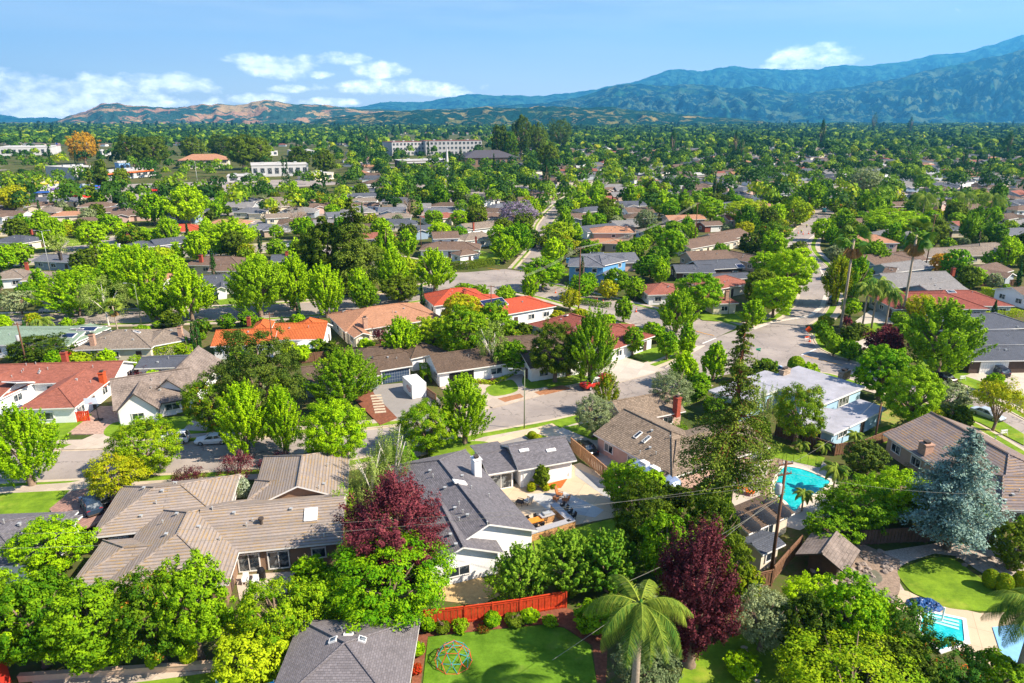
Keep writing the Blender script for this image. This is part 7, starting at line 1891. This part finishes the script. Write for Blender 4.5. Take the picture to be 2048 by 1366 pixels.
# ------------------------------------------------------------ hills
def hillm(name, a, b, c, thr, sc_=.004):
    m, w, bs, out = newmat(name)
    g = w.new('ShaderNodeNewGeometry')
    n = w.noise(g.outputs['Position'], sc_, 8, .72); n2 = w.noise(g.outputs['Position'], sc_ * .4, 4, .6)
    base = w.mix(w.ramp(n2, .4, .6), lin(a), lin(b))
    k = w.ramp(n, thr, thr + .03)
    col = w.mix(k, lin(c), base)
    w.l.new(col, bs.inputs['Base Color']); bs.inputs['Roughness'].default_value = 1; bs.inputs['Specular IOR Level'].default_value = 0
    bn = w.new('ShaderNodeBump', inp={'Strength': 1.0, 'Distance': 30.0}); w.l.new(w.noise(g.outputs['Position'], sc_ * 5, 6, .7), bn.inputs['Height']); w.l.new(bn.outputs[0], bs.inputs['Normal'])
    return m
def ridge(name, pts, Dist, depth, m, rough=.16, seed=0, nu=760, nr=120, label=None):
    us = np.linspace(-500, 2600, nu); xs, ys = zip(*pts); vv = np.interp(us, xs, ys, left=260, right=ys[-1])
    mb = []; 
    for j in range(nr):
        s = j / (nr - 1); dist = Dist - depth * (1 - s * 1.25)
        prof = min(1, s / .8)
        for i, u in enumerate(us):
            d = pix_dir(u, 238); az = d.x / d.y
            hx = vv[i] + 5 * noise.noise(Vector((u * .016, seed, 3))) + 2.4 * noise.noise(Vector((u * .06, seed, 5))) + 1.0 * noise.noise(Vector((u * .2, seed, 7)))
            dr = pix_dir(u, hx); Hr = CH + dr.z / dr.y * Dist
            x = az * dist; y = dist
            if Hr < 3: mb.append((x, y, -30)); continue
            q = Vector((x * .0013, y * .0009, seed)); r1 = 1 - abs(noise.noise(q * 1.3)) * 2.2; r2 = .5 - abs(noise.noise(q * 3.5)) * 1.8; r3 = .5 - abs(noise.noise(q * 9)) * 1.8 + .5 * noise.noise(q * 24)
            if s <= .8:
                gu = abs(noise.noise(Vector((u * .022 + 1.5 * s + .6 * noise.noise(Vector((u * .01, s * 3, seed))), s * 1.1, seed + 9)))) * 2 + .6 * abs(noise.noise(Vector((u * .06 - 2 * s, s * 2, seed + 3))))
                f = prof ** 1.1 * (1 - .75 * (1 - prof) * min(1, gu)); h = Hr * (f + (rough * .6 * (r1 - .6) + rough * .7 * r2 + rough * .5 * r3) * math.sin(math.pi * min(1, prof)) * 1.6)
                h = min(h, Hr * (.25 + .75 * f) * 1.0)
            else: h = Hr * (1 - (s - .8) * 3.5)
            mb.append((x, y, h if j else -20))
    fs = [(j * nu + i, j * nu + i + 1, (j + 1) * nu + i + 1, (j + 1) * nu + i) for j in range(nr - 1) for i in range(nu - 1)]
    me = D.meshes.new(name); me.from_pydata(mb, [], fs); me.materials.append(m); me.polygons.foreach_set('use_smooth', [True] * len(fs))
    o = D.objects.new(name, me); COL.objects.link(o); tag(o, label, kind='structure'); return o
HAZY_FOREST = hillm('hazy_forest_mountain', '2c6054', '44705a', '0e3646', .47, .006)  # forest green shifted to blue; distance haze is put into the colour
ridge('mountains', [(-500, 250), (560, 244), (680, 214), (760, 207), (870, 200), (935, 188), (990, 191), (1080, 192), (1170, 181), (1210, 175), (1260, 164), (1300, 150), (1340, 139), (1370, 141), (1400, 139), (1460, 131), (1500, 137), (1560, 140), (1620, 138), (1650, 133), (1750, 127), (1800, 120), (1900, 103), (1960, 88), (2005, 70), (2048, 70), (2200, 95), (2600, 120)], 14500, 4200, HAZY_FOREST, .2, 1)
ridge('mountains', [(-500, 262), (640, 246), (720, 232), (800, 226), (900, 219), (1000, 210), (1100, 206), (1180, 186), (1240, 168), (1300, 171), (1380, 168), (1440, 174), (1500, 172), (1600, 188), (1700, 172), (1800, 150), (1950, 115), (2048, 93), (2300, 80), (2600, 90)], 8600, 2600, hillm('hazy_foothill_forest', '60745a', '2a5a4c', '103848', .5, .007), .2, 2)  # haze blue mixed into this forest colour as well
ridge('hills', [(-500, 262), (60, 246), (110, 240), (150, 230), (210, 209), (240, 207), (275, 212), (340, 214), (420, 211), (450, 206), (500, 207), (540, 202), (600, 206), (680, 214), (740, 217), (800, 224), (900, 238), (1000, 262)], 5600, 1700, hillm('hazed_golden_hills', 'b09468', 'a47a64', '34544c', .515, .0042), .16, 3)  # dark patch colour paled, painting haze over the hills
ridge('hills', [(-500, 262), (560, 260), (650, 236), (740, 226), (830, 220), (930, 217), (1000, 215), (1100, 213), (1200, 215), (1300, 221), (1380, 230), (1480, 238), (1700, 262)], 4600, 1300, hillm('oak_hills', 'a08c50', '4c6034', '1c4030', .53, .008), .2, 4)
ridge('hills', [(-500, 226), (-200, 232), (0, 229), (40, 235), (110, 236), (160, 240), (260, 262)], 13000, 2500, HAZY_FOREST, .2, 5)
# ------------------------------------------------------------ far planting and filler houses
HR = [w for h in HOUSES for w in h.wings]
def blocked(x, y, r, houses=True):
    for poly in ROADS:
        if inside(poly, x, y): return True
    for poly in KEEP:
        if inside(poly, x, y): return True
    if houses:
        for w in HR:
            a, b = w.loc(x, y)
            if -r * .45 < a < w.L + r * .45 and -r * .45 < b < w.W + r * .45: return True
    return False
def near_tree(x, y, r):
    return any((x - a) ** 2 + (y - b) ** 2 < (max(1.2, (r + c) * .62)) ** 2 for a, b, c in TREES)
def cell_dist(x, y): return math.hypot(x, y)
g = random.Random(5)
KEEPV = []  # pixel windows kept open for landmarks
def shared(kind, **k): return SHARED[kind], SHARED[kind].split(' in the ')[0] + 's'
# filler houses: a loose suburban grid
ROOFC = ['mbrown', 'beige', 'grey', 'dgrey', 'pale', 'mbrown', 'dgrey', 'dshake', 'grey', 'red', 'beige', 'dshake', 'mbrown', 'tan', 'dgrey', 'pale']
WALLC = ['white', 'cream', 'beige', 'grey', 'bluegrey', 'pink']
RNAME = dict(mbrown='mid-brown', beige='beige', grey='grey', dgrey='slate-grey', pale='pale grey', tan='tan', dshake='dark brown', red='red-brown', orange='orange tile')
FH = []
def clear_house(x, y, r):
    for w in HR:
        c = w.w(w.L / 2, w.W / 2, 0)
        if (c.x - x) ** 2 + (c.y - y) ** 2 < (r + max(w.L, w.W) * .45) ** 2: return False
    return True
COMM = [(-30, 292, 700, 400), (770, 268, 1050, 356)]
def in_comm(u, v): return any(a < u < c and b < v < d for a, b, c, d in COMM)
FROADS = []
y = 120.0; nfh = 0; row = 0
FARH = []
while y < 2600:
    step = 22 + (y > 500) * 6 + (y > 1000) * 14
    half = y * .80
    x = -half
    while x < half:
        jx = x + g.uniform(-4, 4); jy = y + g.uniform(-3, 3) + 8 * math.sin(x * .006 + row // 2)
        u, v = PX((jx, jy, 2))
        x += g.uniform(20, 27) + (y > 1000) * 15
        if not (-80 < u < 2130) or in_comm(u, v): continue
        if u < 720 and 235 < v < 300 and g.random() < .6: continue
        if blocked(jx, jy, 9) or not clear_house(jx, jy, 11): continue
        a = .35 * math.sin(jx * .004 + 1) + (.25 if g.random() < .5 else -.15)
        # keep clear of roads
        if any(blocked(jx + dx, jy + dy, 0, False) for dx, dy in ((8, 0), (-8, 0), (0, 6), (0, -6))): continue
        FARH.append((jx, jy, a, g.choice(ROOFC), g.choice(WALLC), g.uniform(13, 18), g.uniform(9, 11.5), g.random()))
    if row % 2 == 0 and y > 300 and y < 1500:
        ym = y + step / 2; rm = MB(); n_ = 60
        for i in range(n_):
            xa, xb = -half + 2 * half * i / n_, -half + 2 * half * (i + 1) / n_
            ua, va = PX((xa, ym, 0))
            if in_comm(ua, va): continue
            ya, yb = ym + 8 * math.sin(xa * .006 + row // 2), ym + 8 * math.sin(xb * .006 + row // 2)
            rm.quad([(xa, ya - 4.5, .03), (xb, yb - 4.5, .03), (xb, yb + 4.5, .03), (xa, ya + 4.5, .03)])
            for s_ in (-1, 1): rm.quad([(xa, ya + s_ * 6.2 - .9, .05), (xb, yb + s_ * 6.2 - .9, .05), (xb, yb + s_ * 6.2 + .9, .05), (xa, ya + s_ * 6.2 + .9, .05)], 1)
        tag(rm.build('road', [ASPH, CONC], uv=False), kind='structure'); FROADS.append((ym, row // 2))
    y += step; row += 1
def simple_house(x, y, a, rc, wc, L, W, q):
    d = Vector((math.cos(a), math.sin(a), 0)); n = Vector((-d.y, d.x, 0)); o = Vector((x, y, 0)) - d * L / 2 - n * W / 2; e = o + d * L
    lab = 'low house with %s roof half hidden among garden trees' % RNAME[rc]
    ws = [((o.x, o.y), (e.x, e.y), W, 'hh' if q < .5 else 'gg', .34, 2.8)]
    ww = [Wing((o.x, o.y, 0), (e.x, e.y, 0), W, 'hh' if q < .5 else 'gg', .34, 2.8)]
    if q > .25:
        k = d * (L * (.12 if q > .6 else .55)); p0 = o + k - n * 3.5; p1 = p0 + d * 6.5
        ww.append(Wing((p0.x, p0.y, 0), (p1.x, p1.y, 0), 9, 'xhg' if q < .6 else 'xgg', .34, 2.78))
    House(lab, rc, wc, ww, 'house', 'house', RNAME[rc] + ' roofed houses among the trees', ridge=False, maxwin=4, vents=False)
    HR.extend(ww)
FARH.sort(key=lambda h: h[1])
NIND = 150
for h in FARH[:NIND]: simple_house(*h)
# the hundreds of houses behind those: one object
mb = MB()
rmats = ['mbrown', 'beige', 'grey', 'dgrey', 'pale', 'tan', 'red', 'orange']
for (x, y, a, rc, wc, L, W, q) in FARH[NIND:]:
    d = Vector((math.cos(a), math.sin(a), 0)); n = Vector((-d.y, d.x, 0)); o = Vector((x, y, 0)) - d * L / 2 - n * W / 2
    k = rmats.index(rc) if rc in rmats else 0
    w = Wing((o.x, o.y, 0), tuple(o + d * L), W, 'gg' if q > .5 else 'hh', .36, 3.2)
    h2 = W / 2; z = w.z; zr = z + h2 * w.p; s0 = h2 if w.t == 'hh' else 0
    r0, r1 = w.w(s0, h2, zr), w.w(L - s0, h2, zr); c = [w.w(0, 0, z), w.w(L, 0, z), w.w(L, W, z), w.w(0, W, z)]
    mb.quad([c[0], c[1], r1, r0], k); mb.quad([c[2], c[3], r0, r1], k); mb.quad([c[3], c[0], r0], k); mb.quad([c[1], c[2], r1], k)
    i_ = [w.w(.4, .4, z + .1), w.w(L - .4, .4, z + .1), w.w(L - .4, W - .4, z + .1), w.w(.4, W - .4, z + .1)]; mb.slab(i_, z, 8 + int(q * 10) % 3)
tag(mb.build('distant_houses', [RM[r] for r in rmats] + [WM['white'], WM['cream'], WM['grey']], uv=False), 'mass of far-off low houses spreading to the foot of the hills', 'houses', kind='stuff')
HC = [tuple(w.w(w.L / 2, w.W / 2, 0))[:2] for w in HR]
# individual filler trees
KW = ['map', 'bri', 'mag', 'rnd', 'rnd', 'bri', 'drk', 'ylr', 'olv', 'drk', 'rnd', 'yel', 'tip', 'mgn', 'cyp', 'bri', 'shr', 'map']
cand = []
y = 52.0
while y < 420:
    sp = 5.2 if y < 200 else 6.5
    half = y * .78; x = -half
    while x < half:
        jx, jy = x + g.uniform(-2.5, 2.5), y + g.uniform(-2.5, 2.5); cand.append((jx, jy)); x += sp
    y += sp
g.shuffle(cand); fill = []
for x, y in cand:
    u, v = PX((x, y, 1))
    if not (-60 < u < 2110) or in_comm(u, v): continue
    k = g.choice(KW)
    if y < 100: k = g.choice(['shr', 'rnd', 'bri', 'drk', 'shr', 'olv'])
    big = g.random()
    h_, w_ = {'map': (8, 6), 'mag': (9, 7), 'cyp': (7, 1.4), 'shr': (2, 2.4), 'olv': (5, 5), 'drk': (8, 7), 'bri': (6.5, 6.5), 'yel': (5, 5)}.get(k, (6, 6))
    f = g.uniform(.7, 1.25) * (1 if y < 190 else 1.12); h_ *= f; w_ *= f
    if y < 150: h_ = min(h_, 3.5); w_ = min(w_, 3.6)      # near gardens: only what fits between the placed trees
    if blocked(x, y, w_): continue
    if y > 190 and g.random() < .75 and any(abs(h_x - x) < 8.5 and -5 < h_y - y < 15 for h_x, h_y in HC): continue
    if any((x - a) ** 2 + (y - b) ** 2 < (max(1.0, (w_ / 2 + c) * .7)) ** 2 for a, b, c in TREES): continue
    plant(k, x, y, h_, w_, *GL(k)); fill.append(1)
    if len(fill) > 600: break
print('fill', len(fill), 'far houses', len(FARH), 'trees', len(TREES))
# far wood, one object
def far_wood(name, y0, y1, sp0, leaf, per, label, hs=(7, 14)):
    X = []; Y = []
    y = y0
    while y < y1:
        sp = sp0 * (1 + max(0, y - 600) / 2600)
        half = y * .80; xx = np.arange(-half, half, sp); X.append(xx + rng.uniform(-sp * .5, sp * .5, len(xx))); Y.append(np.full(len(xx), y) + rng.uniform(-sp * .5, sp * .5, len(xx))); y += sp
    X = np.concatenate(X); Y = np.concatenate(Y); ok = np.ones(len(X), bool)
    fh = np.array([(h[0], h[1]) for h in FARH])
    for i in range(len(X)):
        u, v = PX((X[i], Y[i], 0))
        if in_comm(u, v) and rng.uniform() < .9: ok[i] = False; continue
        if Y[i] < 1500 and rng.uniform() < .88 and (np.any((np.abs(fh[:, 0] - X[i]) < 9.5) & (fh[:, 1] - Y[i] < 22) & (fh[:, 1] - Y[i] > -6))): ok[i] = False
        elif any(abs(Y[i] - a_ - 8 * math.sin(X[i] * .006 + b_)) < 6 for a_, b_ in FROADS) and rng.uniform() < .93: ok[i] = False
        elif Y[i] < 700 and any(inside(p, X[i], Y[i]) for p in ROADS): ok[i] = False
        elif Y[i] < 520 and any((X[i] - a) ** 2 + (Y[i] - b) ** 2 < 25 for a, b, c in TREES): ok[i] = False
    X = X[ok]; Y = Y[ok]; n = len(X)
    dens = np.array([noise.noise(Vector((a * .004, b * .004, 1))) for a, b in zip(X, Y)])
    h = rng.uniform(hs[0], hs[1], n) * (1 + .35 * dens); r = h * rng.uniform(.34, .5, n)
    kind = rng.uniform(size=n); conif = kind > .975; h[conif] *= 1.7; r[conif] *= .55
    S_ = 1 + np.maximum(0, Y - 500) / 1300; h *= 1 + .1 * (S_ - 1); r *= (1 + .28 * (S_ - 1))
    ii = np.repeat(np.arange(n), per); m = len(ii)
    q = rng.normal(size=(m, 3)); q /= np.linalg.norm(q, axis=1, keepdims=True); q[:, 2] = np.abs(q[:, 2]) * 1.0 - .12
    lum = rng.uniform(.72, 1.08, m)
    cone = conif[ii]; t = rng.uniform(0, 1, m); q2 = q.copy(); 
    C = np.zeros((m, 3)); rr = r[ii] * lum
    C[:, 0] = X[ii] + q[:, 0] * rr * np.where(cone, 1 - t, 1); C[:, 1] = Y[ii] + q[:, 1] * rr * np.where(cone, 1 - t, 1)
    C[:, 2] = np.where(cone, h[ii] * (.1 + .9 * t), h[ii] * .55 + q[:, 2] * h[ii] * .45 * lum)
    N = q + rng.normal(size=(m, 3)) * .35; N /= np.linalg.norm(N, axis=1, keepdims=True)
    size = leaf * rng.uniform(.6, 1.3, m) * S_[ii] * (r[ii] / 3.2) ** .5
    hue = rng.uniform(0, 1, n) ** (1.05 + .6 * np.clip((Y - 600) / 1800, 0, 1.0)); v = np.clip(hue[ii] * .75 + .25 * rng.uniform(size=m), 0, 1)
    mt, w, b, out = newmat(name + '_leaves'); at = w.new('ShaderNodeAttribute'); at.attribute_name = 'v'
    cr = w.new('ShaderNodeValToRGB'); w.l.new(at.outputs['Fac'], cr.inputs[0]); e = cr.color_ramp.elements
    e[0].position = 0; e[0].color = (*lin('22441a'), 1); e[1].position = 1; e[1].color = (*lin('b4ac18'), 1)
    for p_, c_ in ((.3, '2c5010'), (.55, '4c7210'), (.75, '769614'), (.9, '9cae16')): x_ = e.new(p_); x_.color = (*lin(c_), 1)
    w.l.new(cr.outputs[0], b.inputs['Base Color']); b.inputs['Roughness'].default_value = .7; b.inputs['Specular IOR Level'].default_value = .15
    tr = w.new('ShaderNodeBsdfTranslucent'); w.l.new(cr.outputs[0], tr.inputs[0]); mx = w.new('ShaderNodeMixShader', inp={0: .25}); w.l.new(b.outputs[0], mx.inputs[1]); w.l.new(tr.outputs[0], mx.inputs[2]); w.l.new(mx.outputs[0], out.inputs[0])
    v = np.where(conif[ii], v * .15, v)
    me = quads_mesh(name, C, N, size, .8, v, mt); o = D.objects.new(name, me); COL.objects.link(o); tag(o, label, 'trees', kind='stuff'); print(name, n, m)
far_wood('distant_trees', 330, 900, 8.5, .68, 120, 'mass of garden and street trees filling the middle distance')
far_wood('far_off_wood', 900, 4600, 13.5, 1.3, 46, 'far-off mass of trees thinning to the foot of the hills', (7, 15))
# ------------------------------------------------------------ haze
hz = MB(); hz.box((0, 8500, 1024), (44000, 19600, 2050))
ho = hz.build('haze', mat('haze_tmp', 'ffffff'), uv=False); hm = D.materials.new('haze_air'); hm.use_nodes = True
w = NT(hm.node_tree); o_ = w.new('ShaderNodeOutputMaterial'); pv = w.new('ShaderNodeVolumePrincipled', inp={'Color': (.1, .52, 1, 1), 'Density': 7.0e-5, 'Anisotropy': .2}); w.l.new(pv.outputs[0], o_.inputs['Volume'])
ho.data.materials.clear(); ho.data.materials.append(hm); tag(ho, kind='stuff')
